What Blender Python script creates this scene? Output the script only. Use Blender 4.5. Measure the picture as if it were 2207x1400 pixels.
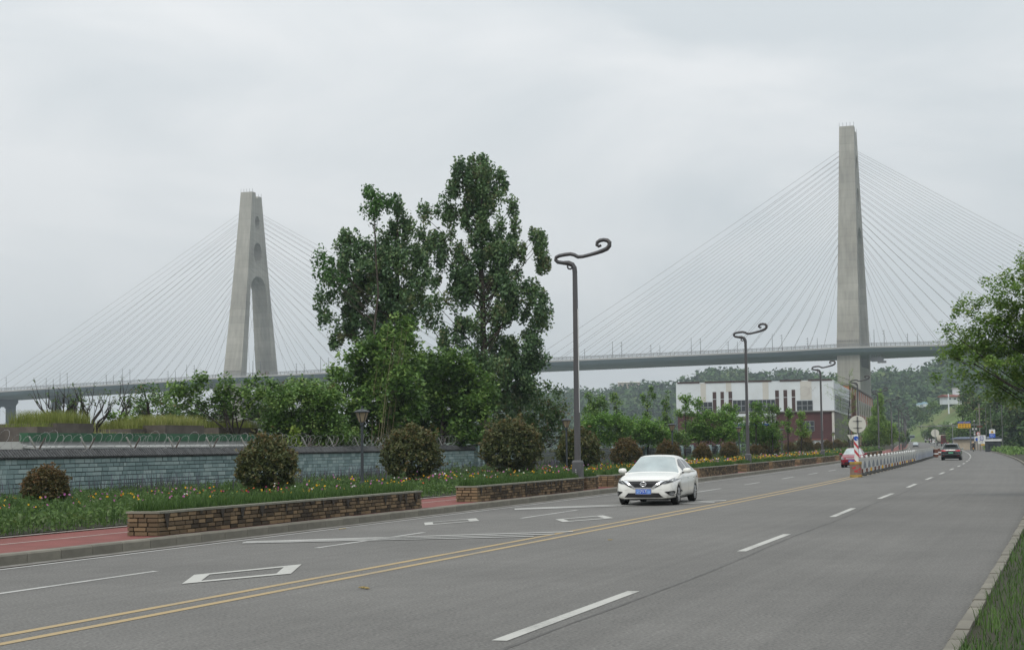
import bpy, bmesh, math, random
import numpy as np
from mathutils import Vector, Matrix, noise as mnoise
from mathutils.bvhtree import BVHTree
from mathutils.geometry import delaunay_2d_cdt

for o in list(bpy.data.objects):
    bpy.data.objects.remove(o)
scene = bpy.context.scene
C = scene.collection
R = random.Random(7)
NR = np.random.default_rng(11)
PI = math.pi

# ------------------------------------------------------------------ camera, sky, sun, exposure
FPX, CAM_H, PITCH, ROLL = 3600.0, 2.0, math.radians(4.13), math.radians(0.7)
cam_d = bpy.data.cameras.new('camera')
cam_d.sensor_width = 36.0
cam_d.lens = 36.0 * FPX / 2207.0
cam_d.clip_start, cam_d.clip_end = 0.5, 9000.0
cam = bpy.data.objects.new('camera', cam_d)
C.objects.link(cam)
cam.matrix_world = (Matrix.Translation((0, 0, CAM_H)) @ Matrix.Rotation(PI / 2 + PITCH, 4, 'X')
                    @ Matrix.Rotation(-ROLL, 4, 'Z'))
scene.camera = cam

SUN_EL, SUN_AZ = math.radians(52), math.radians(205)      # azimuth clockwise from +Y
world = bpy.data.worlds.new("World")
scene.world = world
world.use_nodes = True
wn, wl = world.node_tree.nodes, world.node_tree.links
wn.clear()
w_out = wn.new('ShaderNodeOutputWorld')
w_bg = wn.new('ShaderNodeBackground')
w_bg.inputs['Strength'].default_value = 0.1
sky = wn.new('ShaderNodeTexSky')
sky.sky_type = 'NISHITA'
sky.sun_disc = False
sky.sun_elevation = SUN_EL
sky.sun_rotation = SUN_AZ
w_tc = wn.new('ShaderNodeTexCoord')
w_sep = wn.new('ShaderNodeSeparateXYZ')
wl.new(w_tc.outputs['Generated'], w_sep.inputs[0])
# overcast luminance rises towards the zenith
w_el = wn.new('ShaderNodeMapRange')
w_el.inputs['From Min'].default_value = 0.0
w_el.inputs['From Max'].default_value = 1.0
w_el.inputs['To Min'].default_value = 1.0
w_el.inputs['To Max'].default_value = 1.85
wl.new(w_sep.outputs['Z'], w_el.inputs['Value'])
w_map = wn.new('ShaderNodeMapping')
w_map.inputs['Scale'].default_value = (1.0, 1.0, 2.6)
w_map.inputs['Location'].default_value = (0.35, 0.1, 0.2)
wl.new(w_tc.outputs['Generated'], w_map.inputs[0])
w_n1 = wn.new('ShaderNodeTexNoise')
w_n1.inputs['Scale'].default_value = 4.2
w_n1.inputs['Detail'].default_value = 6.0
w_n1.inputs['Roughness'].default_value = 0.5
w_n1.inputs['Distortion'].default_value = 0.5
wl.new(w_map.outputs[0], w_n1.inputs['Vector'])
w_ramp = wn.new('ShaderNodeValToRGB')
w_ramp.color_ramp.elements[0].position = 0.36
w_ramp.color_ramp.elements[0].color = (0.645, 0.685, 0.705, 1)
w_ramp.color_ramp.elements[1].position = 0.66
w_ramp.color_ramp.elements[1].color = (0.81, 0.825, 0.83, 1)
wl.new(w_n1.outputs['Fac'], w_ramp.inputs[0])
w_mul = wn.new('ShaderNodeVectorMath')
w_mul.operation = 'SCALE'
wl.new(w_ramp.outputs[0], w_mul.inputs[0])
w_m10 = wn.new('ShaderNodeMath')
w_m10.operation = 'MULTIPLY'
w_m10.inputs[1].default_value = 9.6
wl.new(w_el.outputs[0], w_m10.inputs[0])
wl.new(w_m10.outputs[0], w_mul.inputs['Scale'])
w_mix = wn.new('ShaderNodeMix')
w_mix.data_type = 'RGBA'
w_mix.inputs['Factor'].default_value = 0.93
wl.new(sky.outputs[0], w_mix.inputs[6])
wl.new(w_mul.outputs[0], w_mix.inputs[7])
wl.new(w_mix.outputs[2], w_bg.inputs['Color'])
wl.new(w_bg.outputs[0], w_out.inputs['Surface'])

sun_d = bpy.data.lights.new('sun', 'SUN')
sun_d.energy = 1.5
sun_d.angle = math.radians(18)
sun_d.color = (1.0, 0.96, 0.90)
sun = bpy.data.objects.new('sun', sun_d)
C.objects.link(sun)
sdir = Vector((math.sin(SUN_AZ) * math.cos(SUN_EL), math.cos(SUN_AZ) * math.cos(SUN_EL), math.sin(SUN_EL)))
sun.rotation_euler = sdir.to_track_quat('Z', 'Y').to_euler()
vs = scene.view_settings
vs.view_transform = 'Standard'
vs.look = 'None'
vs.exposure = 0.0
vs.gamma = 1.0
vs.use_curve_mapping = False

# ------------------------------------------------------------------ camera maths (to read distances off the photograph)
_cp, _sp, _cr, _sr = math.cos(PITCH), math.sin(PITCH), math.cos(ROLL), math.sin(ROLL)
def ray(px, py):
    u, v = (px - 1103.5) / FPX, (700 - py) / FPX
    x, z = _cr * u + _sr * v, -_sr * u + _cr * v
    return Vector((x, _cp - _sp * z, _sp + _cp * z))
def at(px, py, Y):
    """the point of the place seen at that pixel, Y metres away"""
    d = ray(px, py)
    return Vector((0, 0, CAM_H)) + d * (Y / d.y)
def ground_at(px, py, z=0.0):
    d = ray(px, py)
    return Vector((0, 0, CAM_H)) + d * ((z - CAM_H) / d.z)
def project(p):
    x, y, z = p[0], p[1], p[2] - CAM_H
    dep, zz = _cp * y + _sp * z, -_sp * y + _cp * z
    return 1103.5 + FPX * (_cr * x - _sr * zz) / dep, 700 - FPX * (_sr * x + _cr * zz) / dep

# ------------------------------------------------------------------ materials
def new_mat(name):
    m = bpy.data.materials.new(name)
    m.use_nodes = True
    nt = m.node_tree
    return m, nt, nt.nodes, nt.links, nt.nodes['Principled BSDF']

def mat(name, col, rough=0.6, var=0.12, scale=6.0, bump=0.0, bscale=40.0, metal=0.0, spec=0.4, coat=0.0,
        stain=None, stain_scale=0.6, stain_amt=0.0, obj_var=0.0, emit=None, stretch=None):
    m, nt, n, l, b = new_mat(name)
    b.inputs['Roughness'].default_value = rough
    b.inputs['Metallic'].default_value = metal
    b.inputs['Specular IOR Level'].default_value = spec
    b.inputs['Coat Weight'].default_value = coat
    tc = n.new('ShaderNodeTexCoord')
    vec = tc.outputs['Object']
    if stretch:
        mp = n.new('ShaderNodeMapping'); mp.inputs['Scale'].default_value = stretch
        l.new(vec, mp.inputs[0]); vec = mp.outputs[0]
    nz = n.new('ShaderNodeTexNoise')
    nz.inputs['Scale'].default_value = scale
    nz.inputs['Detail'].default_value = 5
    l.new(vec, nz.inputs['Vector'])
    rp = n.new('ShaderNodeValToRGB')
    rp.color_ramp.elements[0].position, rp.color_ramp.elements[1].position = 0.3, 0.7
    rp.color_ramp.elements[0].color = (*[max(0, c * (1 - var)) for c in col], 1)
    rp.color_ramp.elements[1].color = (*[min(1, c * (1 + var)) for c in col], 1)
    l.new(nz.outputs['Fac'], rp.inputs[0])
    out = rp.outputs[0]
    if stain is not None:
        n2 = n.new('ShaderNodeTexNoise')
        n2.inputs['Scale'].default_value = stain_scale
        n2.inputs['Detail'].default_value = 6
        n2.inputs['Roughness'].default_value = 0.65
        l.new(vec, n2.inputs['Vector'])
        r2 = n.new('ShaderNodeMapRange')
        r2.inputs['From Min'].default_value, r2.inputs['From Max'].default_value = 0.48, 0.70
        r2.inputs['To Max'].default_value = stain_amt
        l.new(n2.outputs['Fac'], r2.inputs['Value'])
        mx = n.new('ShaderNodeMix'); mx.data_type = 'RGBA'
        l.new(r2.outputs[0], mx.inputs['Factor'])
        l.new(out, mx.inputs[6]); mx.inputs[7].default_value = (*stain, 1)
        out = mx.outputs[2]
    if obj_var:
        oi = n.new('ShaderNodeObjectInfo')
        mr = n.new('ShaderNodeMapRange')
        mr.inputs['To Min'].default_value, mr.inputs['To Max'].default_value = 1 - obj_var, 1 + obj_var
        l.new(oi.outputs['Random'], mr.inputs['Value'])
        sc = n.new('ShaderNodeVectorMath'); sc.operation = 'SCALE'
        l.new(out, sc.inputs[0]); l.new(mr.outputs[0], sc.inputs['Scale'])
        out = sc.outputs[0]
    l.new(out, b.inputs['Base Color'])
    if bump:
        nb = n.new('ShaderNodeTexNoise'); nb.inputs['Scale'].default_value = bscale; nb.inputs['Detail'].default_value = 4
        l.new(vec, nb.inputs['Vector'])
        bp = n.new('ShaderNodeBump'); bp.inputs['Strength'].default_value = bump; bp.inputs['Distance'].default_value = 0.02
        l.new(nb.outputs['Fac'], bp.inputs['Height']); l.new(bp.outputs[0], b.inputs['Normal'])
    if emit:
        b.inputs['Emission Color'].default_value = (*emit[0], 1); b.inputs['Emission Strength'].default_value = emit[1]
    return m

def tint_mat(name, cols, rough=0.7, trans=0.0, spec=0.25, noise_amt=0.0):
    """colour picked per face by the 'tint' attribute (each leaf, blade, petal or brick has its own)"""
    m, nt, n, l, b = new_mat(name)
    a = n.new('ShaderNodeAttribute'); a.attribute_name = 'tint'
    rp = n.new('ShaderNodeValToRGB')
    els = rp.color_ramp.elements
    for i, c in enumerate(cols):
        p = i / max(1, len(cols) - 1)
        e = els[0] if i == 0 else (els[len(els) - 1] if i == len(cols) - 1 else els.new(p))
        e.position = p; e.color = (*c, 1)
    l.new(a.outputs['Fac'], rp.inputs[0])
    l.new(rp.outputs[0], b.inputs['Base Color'])
    b.inputs['Roughness'].default_value = rough
    b.inputs['Specular IOR Level'].default_value = spec
    if noise_amt:
        tc = n.new('ShaderNodeTexCoord'); nz = n.new('ShaderNodeTexNoise'); nz.inputs['Scale'].default_value = 14
        nz.inputs['Detail'].default_value = 5
        l.new(tc.outputs['Object'], nz.inputs['Vector'])
        mr = n.new('ShaderNodeMapRange'); mr.inputs['To Min'].default_value = 1 - noise_amt; mr.inputs['To Max'].default_value = 1 + noise_amt
        l.new(nz.outputs['Fac'], mr.inputs['Value'])
        sc = n.new('ShaderNodeVectorMath'); sc.operation = 'SCALE'
        l.new(rp.outputs[0], sc.inputs[0]); l.new(mr.outputs[0], sc.inputs['Scale']); l.new(sc.outputs[0], b.inputs['Base Color'])
    if trans:
        tr = n.new('ShaderNodeBsdfTranslucent'); l.new(rp.outputs[0], tr.inputs['Color'])
        mx = n.new('ShaderNodeMixShader'); mx.inputs[0].default_value = trans
        l.new(b.outputs[0], mx.inputs[1]); l.new(tr.outputs[0], mx.inputs[2])
        l.new(mx.outputs[0], n['Material Output'].inputs['Surface'])
    return m

def asphalt_mat():
    m, nt, n, l, b = new_mat('asphalt')
    tc = n.new('ShaderNodeTexCoord'); v = tc.outputs['Object']
    n1 = n.new('ShaderNodeTexNoise'); n1.inputs['Scale'].default_value = 28; n1.inputs['Detail'].default_value = 6; n1.inputs['Roughness'].default_value = 0.75
    n2 = n.new('ShaderNodeTexNoise'); n2.inputs['Scale'].default_value = 0.16; n2.inputs['Detail'].default_value = 5
    vo = n.new('ShaderNodeTexVoronoi'); vo.inputs['Scale'].default_value = 34
    n3 = n.new('ShaderNodeTexNoise'); n3.inputs['Scale'].default_value = 1.7; n3.inputs['Detail'].default_value = 4
    for q in (n1, n2, vo, n3): l.new(v, q.inputs['Vector'])
    r1 = n.new('ShaderNodeValToRGB')
    r1.color_ramp.elements[0].position, r1.color_ramp.elements[1].position = 0.34, 0.68
    r1.color_ramp.elements[0].color = (0.088, 0.086, 0.080, 1); r1.color_ramp.elements[1].color = (0.176, 0.172, 0.161, 1)
    l.new(n1.outputs['Fac'], r1.inputs[0])
    mr = n.new('ShaderNodeMapRange'); mr.inputs['From Min'].default_value = 0.3; mr.inputs['From Max'].default_value = 0.7
    mr.inputs['To Min'].default_value = 0.86; mr.inputs['To Max'].default_value = 1.12
    l.new(n2.outputs['Fac'], mr.inputs['Value'])
    m3 = n.new('ShaderNodeMapRange'); m3.inputs['From Min'].default_value = 0.3; m3.inputs['From Max'].default_value = 0.7
    m3.inputs['To Min'].default_value = 0.94; m3.inputs['To Max'].default_value = 1.06
    l.new(n3.outputs['Fac'], m3.inputs['Value'])
    mm = n.new('ShaderNodeMath'); mm.operation = 'MULTIPLY'; l.new(mr.outputs[0], mm.inputs[0]); l.new(m3.outputs[0], mm.inputs[1])
    vr = n.new('ShaderNodeMapRange'); vr.inputs['From Min'].default_value = 0.0; vr.inputs['From Max'].default_value = 0.5
    vr.inputs['To Min'].default_value = 0.9; vr.inputs['To Max'].default_value = 1.05
    l.new(vo.outputs['Distance'], vr.inputs['Value'])
    m2 = n.new('ShaderNodeMath'); m2.operation = 'MULTIPLY'; l.new(mm.outputs[0], m2.inputs[0]); l.new(vr.outputs[0], m2.inputs[1])
    # wheel tracks: the polished, oil-darkened band in each lane, across the road in UV
    uv = n.new('ShaderNodeUVMap'); uv.uv_map = 'UVMap'
    sx = n.new('ShaderNodeSeparateXYZ'); l.new(uv.outputs[0], sx.inputs[0])
    cr = n.new('ShaderNodeValToRGB'); cr.color_ramp.interpolation = 'B_SPLINE'
    e = cr.color_ramp.elements; e[0].position = 0; e[0].color = (.86, .86, .86, 1); e[1].position = 1; e[1].color = (.9, .9, .9, 1)
    for p, c in ((.06, .95), (.13, 1.0), (.2, .94), (.28, 1.02), (.36, .95), (.44, 1.04), (.55, .94), (.62, 1.0), (.69, .93), (.76, .9), (.83, .97), (.92, .92)):
        q = e.new(p); q.color = (c, c, c, 1)
    l.new(sx.outputs['X'], cr.inputs[0])
    m4 = n.new('ShaderNodeMath'); m4.operation = 'MULTIPLY'; l.new(m2.outputs[0], m4.inputs[0]); l.new(cr.outputs[0], m4.inputs[1])
    mpu = n.new('ShaderNodeMapping'); mpu.inputs['Scale'].default_value = (70, .45, 1); l.new(uv.outputs[0], mpu.inputs[0])
    nu = n.new('ShaderNodeTexNoise'); nu.inputs['Scale'].default_value = 1; nu.inputs['Detail'].default_value = 6; nu.inputs['Roughness'].default_value = .7; l.new(mpu.outputs[0], nu.inputs['Vector'])
    ru = n.new('ShaderNodeMapRange'); ru.inputs['From Min'].default_value = .3; ru.inputs['From Max'].default_value = .7; ru.inputs['To Min'].default_value = .90; ru.inputs['To Max'].default_value = 1.09; l.new(nu.outputs['Fac'], ru.inputs['Value'])
    n5 = n.new('ShaderNodeTexNoise'); n5.inputs['Scale'].default_value = 24; n5.inputs['Detail'].default_value = 2; l.new(v, n5.inputs['Vector'])
    r5 = n.new('ShaderNodeMapRange'); r5.inputs['From Min'].default_value = .3; r5.inputs['From Max'].default_value = .7; r5.inputs['To Min'].default_value = .70; r5.inputs['To Max'].default_value = 1.30; l.new(n5.outputs['Fac'], r5.inputs['Value'])
    n6 = n.new('ShaderNodeTexNoise'); n6.inputs['Scale'].default_value = .9; n6.inputs['Detail'].default_value = 7; n6.inputs['Roughness'].default_value = .75; l.new(v, n6.inputs['Vector'])
    r6 = n.new('ShaderNodeMapRange'); r6.inputs['From Min'].default_value = .60; r6.inputs['From Max'].default_value = .74; r6.inputs['To Min'].default_value = 1.0; r6.inputs['To Max'].default_value = .80; l.new(n6.outputs['Fac'], r6.inputs['Value'])
    cur = m4
    for q in (ru, r5, r6):
        mq = n.new('ShaderNodeMath'); mq.operation = 'MULTIPLY'; l.new(cur.outputs[0], mq.inputs[0]); l.new(q.outputs[0], mq.inputs[1]); cur = mq
    sc = n.new('ShaderNodeVectorMath'); sc.operation = 'SCALE'; l.new(r1.outputs[0], sc.inputs[0]); l.new(cur.outputs[0], sc.inputs['Scale'])
    l.new(sc.outputs[0], b.inputs['Base Color'])
    b.inputs['Roughness'].default_value = 0.82; b.inputs['Specular IOR Level'].default_value = 0.35
    bp = n.new('ShaderNodeBump'); bp.inputs['Strength'].default_value = 0.35; bp.inputs['Distance'].default_value = 0.01
    l.new(n1.outputs['Fac'], bp.inputs['Height']); l.new(bp.outputs[0], b.inputs['Normal'])
    return m

def worn_paint(name, col, wear=0.35):
    """road paint, worn through in places to the asphalt below"""
    m, nt, n, l, b = new_mat(name)
    tc = n.new('ShaderNodeTexCoord')
    n1 = n.new('ShaderNodeTexNoise'); n1.inputs['Scale'].default_value = 16; n1.inputs['Detail'].default_value = 8; n1.inputs['Roughness'].default_value = 0.7
    n2 = n.new('ShaderNodeTexNoise'); n2.inputs['Scale'].default_value = 0.5; n2.inputs['Detail'].default_value = 3
    for q in (n1, n2): l.new(tc.outputs['Object'], q.inputs['Vector'])
    ad = n.new('ShaderNodeMath'); ad.operation = 'ADD'; l.new(n1.outputs['Fac'], ad.inputs[0]); l.new(n2.outputs['Fac'], ad.inputs[1])
    mr = n.new('ShaderNodeMapRange'); mr.inputs['From Min'].default_value = 1.0; mr.inputs['From Max'].default_value = 1.3
    mr.inputs['To Min'].default_value = 0.08; mr.inputs['To Max'].default_value = 0.08 + wear * 1.6
    l.new(ad.outputs[0], mr.inputs['Value'])
    mx = n.new('ShaderNodeMix'); mx.data_type = 'RGBA'; mx.inputs[6].default_value = (*col, 1); mx.inputs[7].default_value = (0.17, 0.17, 0.16, 1)
    l.new(mr.outputs[0], mx.inputs['Factor']); l.new(mx.outputs[2], b.inputs['Base Color'])
    b.inputs['Roughness'].default_value = 0.75
    return m

M = {}
M['asphalt'] = asphalt_mat()
M['white_paint'] = worn_paint('white_road_paint', (0.44, 0.44, 0.41), 0.42)
M['thin_paint'] = worn_paint('thin_white_paint', (0.42, 0.42, 0.40), 0.5)
M['yellow_paint'] = worn_paint('yellow_road_paint', (0.37, 0.27, 0.125), 0.40)
M['kerb'] = mat('kerb_stone', (0.175, 0.165, 0.135), 0.85, 0.2, 3, 0.3, 30, stain=(0.08, 0.075, 0.06), stain_scale=1.6, stain_amt=0.6, obj_var=0.12)
M['seam_tar'] = mat('seam_tar', (0.085, 0.083, 0.078), 0.8, 0.3, 2)
M['gutter'] = mat('gutter_concrete', (0.20, 0.195, 0.18), 0.9, 0.25, 2, stain=(0.1, 0.09, 0.07), stain_scale=0.8, stain_amt=0.6)
M['grit'] = mat('gutter_dirt', (0.07, 0.055, 0.045), 0.95, 0.4, 3)
M['red_path'] = mat('red_path', (0.175, 0.052, 0.044), 0.85, 0.15, 1.5, 0.2, 60, stain=(0.18, 0.07, 0.055), stain_scale=0.5, stain_amt=0.5)
M['path_edge'] = mat('path_edging', (0.34, 0.30, 0.27), 0.85, 0.15, 2)
M['mortar'] = mat('planter_mortar', (0.035, 0.028, 0.022), 0.95, 0.3, 5)
M['drip'] = mat('drip_stain', (0.040, 0.033, 0.026), 0.95, 0.3, 6)
M['coping'] = mat('planter_coping', (0.21, 0.205, 0.165), 0.85, 0.2, 4, 0.2, 30, stain=(0.09, 0.085, 0.06), stain_scale=2.0, stain_amt=0.55)
M['soil'] = mat('soil', (0.030, 0.030, 0.016), 0.95, 0.3, 0.5)
M['ground'] = mat('ground', (0.045, 0.06, 0.025), 0.95, 0.3, 0.02, stain=(0.09, 0.08, 0.045), stain_scale=0.01, stain_amt=0.7)
M['wall_joint'] = mat('wall_joint', (0.055, 0.075, 0.075), 0.95, 0.2, 3)
M['wall_tile'] = mat('wall_tile', (0.085, 0.088, 0.090), 0.8, 0.35, 4)
M['concrete'] = mat('bridge_concrete', (0.335, 0.325, 0.285), 0.85, 0.10, 0.05, stain=(0.24, 0.225, 0.19), stain_scale=0.03, stain_amt=0.6)
M['concrete_dark'] = mat('planter_concrete', (0.095, 0.082, 0.070), 0.9, 0.2, 1.5, stain=(0.045, 0.04, 0.035), stain_scale=0.9, stain_amt=0.7)
def add_joints(m, period, dark):
    nt = m.node_tree; n, l = nt.nodes, nt.links; b = n['Principled BSDF']; src = b.inputs['Base Color'].links[0].from_socket
    g = n.new('ShaderNodeNewGeometry'); sp_ = n.new('ShaderNodeSeparateXYZ'); l.new(g.outputs['Position'], sp_.inputs[0])
    d = n.new('ShaderNodeMath'); d.operation = 'DIVIDE'; d.inputs[1].default_value = period; l.new(sp_.outputs['Z'], d.inputs[0])
    fr = n.new('ShaderNodeMath'); fr.operation = 'FRACT'; l.new(d.outputs[0], fr.inputs[0])
    lt = n.new('ShaderNodeMath'); lt.operation = 'LESS_THAN'; lt.inputs[1].default_value = .07; l.new(fr.outputs[0], lt.inputs[0])
    fl_ = n.new('ShaderNodeMath'); fl_.operation = 'FLOOR'; l.new(d.outputs[0], fl_.inputs[0])
    wn_ = n.new('ShaderNodeTexWhiteNoise'); wn_.noise_dimensions = '1D'; l.new(fl_.outputs[0], wn_.inputs['W'])
    mp = n.new('ShaderNodeMapping'); mp.inputs['Scale'].default_value = (.9, .9, .035); l.new(g.outputs['Position'], mp.inputs[0])
    nz = n.new('ShaderNodeTexNoise'); nz.inputs['Scale'].default_value = .7; nz.inputs['Detail'].default_value = 5; l.new(mp.outputs[0], nz.inputs['Vector'])
    a1 = n.new('ShaderNodeMapRange'); a1.inputs['From Min'].default_value = .35; a1.inputs['From Max'].default_value = .7; a1.inputs['To Min'].default_value = 1.06; a1.inputs['To Max'].default_value = .80; l.new(nz.outputs['Fac'], a1.inputs['Value'])
    a2 = n.new('ShaderNodeMapRange'); a2.inputs['To Min'].default_value = .93; a2.inputs['To Max'].default_value = 1.05; l.new(wn_.outputs['Value'], a2.inputs['Value'])
    m1 = n.new('ShaderNodeMath'); m1.operation = 'MULTIPLY'; l.new(a1.outputs[0], m1.inputs[0]); l.new(a2.outputs[0], m1.inputs[1])
    m2 = n.new('ShaderNodeMath'); m2.operation = 'MULTIPLY_ADD'; m2.inputs[1].default_value = -dark; l.new(lt.outputs[0], m2.inputs[0]); l.new(m1.outputs[0], m2.inputs[2])
    sc = n.new('ShaderNodeVectorMath'); sc.operation = 'SCALE'; l.new(src, sc.inputs[0]); l.new(m2.outputs[0], sc.inputs['Scale']); l.new(sc.outputs[0], b.inputs['Base Color'])
add_joints(M['concrete'], 4.5, .13)
M['deck_side'] = mat('deck_girder', (0.068, 0.098, 0.106), 0.6, 0.08, 0.03, stain=(0.04, 0.07, 0.08), stain_scale=0.02, stain_amt=0.5)
M['deck_low'] = mat('deck_soffit', (0.155, 0.205, 0.215), 0.7, 0.08, 0.03)
M['deck_edge'] = mat('deck_parapet', (0.36, 0.36, 0.35), 0.8, 0.08, 0.05)
M['rail'] = mat('deck_railing', (0.20, 0.205, 0.205), 0.6, 0.05, 1)
M['cable'] = mat('cable_sheath', (0.185, 0.18, 0.175), 0.6, 0.03, 1)
M['mast'] = mat('mast_steel', (0.12, 0.125, 0.13), 0.6, 0.05, 1)
M['lamp_metal'] = mat('lamp_paint', (0.060, 0.060, 0.064), 0.5, 0.15, 2, spec=0.5, stain=(0.085, 0.068, 0.055), stain_scale=0.7, stain_amt=0.5, stretch=(6, 6, 0.5))
M['lamp_base'] = mat('lamp_base_paint', (0.075, 0.078, 0.082), 0.55, 0.15, 2, stain=(0.14, 0.12, 0.095), stain_scale=0.9, stain_amt=0.55)
M['lamp_strip'] = mat('lamp_light_strip', (0.72, 0.73, 0.72), 0.35, 0.03, 1)
M['lettering'] = mat('pale_lettering', (0.45, 0.46, 0.45), 0.6, 0.05, 1)
M['garden_metal'] = mat('garden_lamp_paint', (0.035, 0.042, 0.048), 0.5, 0.15, 3)
M['lamp_glass'] = mat('lantern_glass', (0.30, 0.245, 0.165), 0.35, 0.15, 4, spec=0.5)
M['bark'] = mat('bark', (0.060, 0.048, 0.038), 0.9, 0.35, 6, 0.4, 20)
M['bark_dark'] = mat('dark_bark', (0.028, 0.023, 0.020), 0.9, 0.35, 6)
M['bamboo'] = mat('bamboo_stem', (0.16, 0.145, 0.075), 0.6, 0.2, 3)
M['poplar'] = tint_mat('poplar_leaves', [(0.047, 0.101, 0.042), (0.092, 0.169, 0.068), (0.140, 0.230, 0.086), (0.179, 0.185, 0.086)], 0.5, 0.22, 0.4)
M['poplar_young'] = tint_mat('young_poplar_leaves', [(0.040, 0.090, 0.025), (0.064, 0.154, 0.036), (0.108, 0.216, 0.054)], 0.5, 0.3, 0.35)
M['broadleaf'] = tint_mat('broad_leaves', [(0.057, 0.118, 0.028), (0.104, 0.199, 0.045), (0.176, 0.293, 0.067), (0.245, 0.337, 0.094)], 0.5, 0.3, 0.35)
M['dark_leaf'] = tint_mat('dark_broad_leaves', [(0.039, 0.084, 0.024), (0.070, 0.143, 0.040), (0.119, 0.202, 0.056), (0.178, 0.143, 0.067)], 0.5, 0.25, 0.35)  # darker leaf greens, reddish at the top of the ramp
M['fresh_leaf'] = tint_mat('fresh_leaves', [(0.074, 0.165, 0.026), (0.124, 0.256, 0.044), (0.183, 0.330, 0.066), (0.264, 0.363, 0.099)], 0.55, 0.35, 0.3)
M['lime_leaf'] = tint_mat('lime_leaves', [(0.10, 0.18, 0.02), (0.19, 0.27, 0.04), (0.28, 0.34, 0.07)], 0.55, 0.35, 0.3)
M['maple'] = tint_mat('olive_green_leaves', [(0.076, 0.149, 0.026), (0.131, 0.234, 0.045), (0.191, 0.307, 0.068), (0.253, 0.318, 0.084)], 0.55, 0.4, 0.3)
M['willow'] = tint_mat('feathery_leaves', [(0.127, 0.225, 0.043), (0.205, 0.332, 0.066), (0.282, 0.399, 0.098)], 0.55, 0.4, 0.3)
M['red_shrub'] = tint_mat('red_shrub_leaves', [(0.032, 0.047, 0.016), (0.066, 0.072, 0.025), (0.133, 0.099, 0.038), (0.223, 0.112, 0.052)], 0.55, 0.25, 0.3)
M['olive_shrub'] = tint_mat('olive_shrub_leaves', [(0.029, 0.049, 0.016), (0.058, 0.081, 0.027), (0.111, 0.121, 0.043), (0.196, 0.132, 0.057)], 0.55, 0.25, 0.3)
M['grass'] = tint_mat('grass_blades', [(0.032, 0.074, 0.018), (0.064, 0.124, 0.030), (0.102, 0.173, 0.044)], 0.6, 0.3, 0.25)
M['dry_grass'] = tint_mat('dry_grass_blades', [(0.142, 0.189, 0.036), (0.241, 0.272, 0.075), (0.340, 0.338, 0.140)], 0.7, 0.3, 0.2)
M['bed_leaf'] = tint_mat('flower_bed_leaves', [(0.034, 0.071, 0.024), (0.067, 0.126, 0.034), (0.114, 0.193, 0.050), (0.134, 0.168, 0.092)], 0.6, 0.3, 0.25)
M['lavender'] = tint_mat('lavender_spikes', [(0.055, 0.060, 0.060), (0.085, 0.075, 0.105), (0.12, 0.09, 0.16)], 0.7, 0.2, 0.2)
M['petal_yellow'] = tint_mat('yellow_petals', [(0.62, 0.33, 0.012), (0.72, 0.45, 0.02)], 0.6, 0.3)
M['petal_pink'] = tint_mat('pink_petals', [(0.42, 0.10, 0.32), (0.58, 0.25, 0.50)], 0.6, 0.3)
M['petal_magenta'] = tint_mat('magenta_petals', [(0.22, 0.012, 0.075), (0.34, 0.03, 0.14)], 0.6, 0.3)
M['petal_orange'] = tint_mat('orange_red_petals', [(0.42, 0.06, 0.02), (0.52, 0.16, 0.03)], 0.6, 0.3)
M['petal_white'] = tint_mat('white_petals', [(0.55, 0.55, 0.5), (0.72, 0.72, 0.68)], 0.6, 0.3)
M['wood_far'] = tint_mat('hill_wood_leaves', [(0.024, 0.054, 0.022), (0.045, 0.092, 0.031), (0.076, 0.136, 0.041), (0.129, 0.175, 0.060)], 0.8, 0.15, 0.1)
M['hill'] = mat('hill_slope', (0.045, 0.078, 0.030), 0.95, 0.3, 0.02, stain=(0.115, 0.100, 0.050), stain_scale=0.008, stain_amt=0.6)
M['hill_grass'] = mat('grassy_slope', (0.110, 0.165, 0.045), 0.95, 0.35, 0.03, stain=(0.15, 0.115, 0.055), stain_scale=0.022, stain_amt=0.75)
M['planter_brick'] = tint_mat('planter_bricks', [(0.055, 0.043, 0.031), (0.095, 0.070, 0.046), (0.150, 0.108, 0.066), (0.240, 0.170, 0.100)], 0.9, 0, 0.2, 0.5)
M['wall_brick'] = tint_mat('wall_bricks', [(0.175, 0.246, 0.246), (0.253, 0.340, 0.340), (0.338, 0.422, 0.416)], 0.85, 0, 0.25, 0.3)
M['house_wall'] = mat('annex_render', (0.36, 0.37, 0.36), 0.85, 0.08, 0.5, stain=(0.22, 0.23, 0.23), stain_scale=0.5, stain_amt=0.7, stretch=(0.4, 0.4, 2))
M['green_band'] = mat('green_parapet', (0.034, 0.110, 0.056), 0.75, 0.2, 1, stain=(0.02, 0.08, 0.04), stain_scale=1.2, stain_amt=0.8)
M['wire'] = mat('razor_wire_steel', (0.24, 0.24, 0.235), 0.55, 0.2, 3, metal=0.3)
M['bracket_dark'] = mat('bracket_steel', (0.075, 0.06, 0.05), 0.7, 0.3, 5)
M['bracket_pale'] = mat('bracket_pale', (0.38, 0.37, 0.34), 0.6, 0.2, 5)
M['iron'] = mat('fence_iron', (0.030, 0.034, 0.038), 0.55, 0.15, 3)
M['iron_grey'] = mat('fence_board', (0.075, 0.088, 0.095), 0.6, 0.15, 3)
M['bwhite'] = mat('white_cladding', (0.62, 0.66, 0.68), 0.6, 0.04, 0.5, stain=(0.5, 0.51, 0.5), stain_scale=0.15, stain_amt=0.6)
M['bbeige'] = mat('beige_pilaster', (0.53, 0.515, 0.47), 0.7, 0.05, 0.5)
M['bmaroon'] = mat('maroon_cladding', (0.075, 0.026, 0.026), 0.7, 0.12, 0.6)
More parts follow.
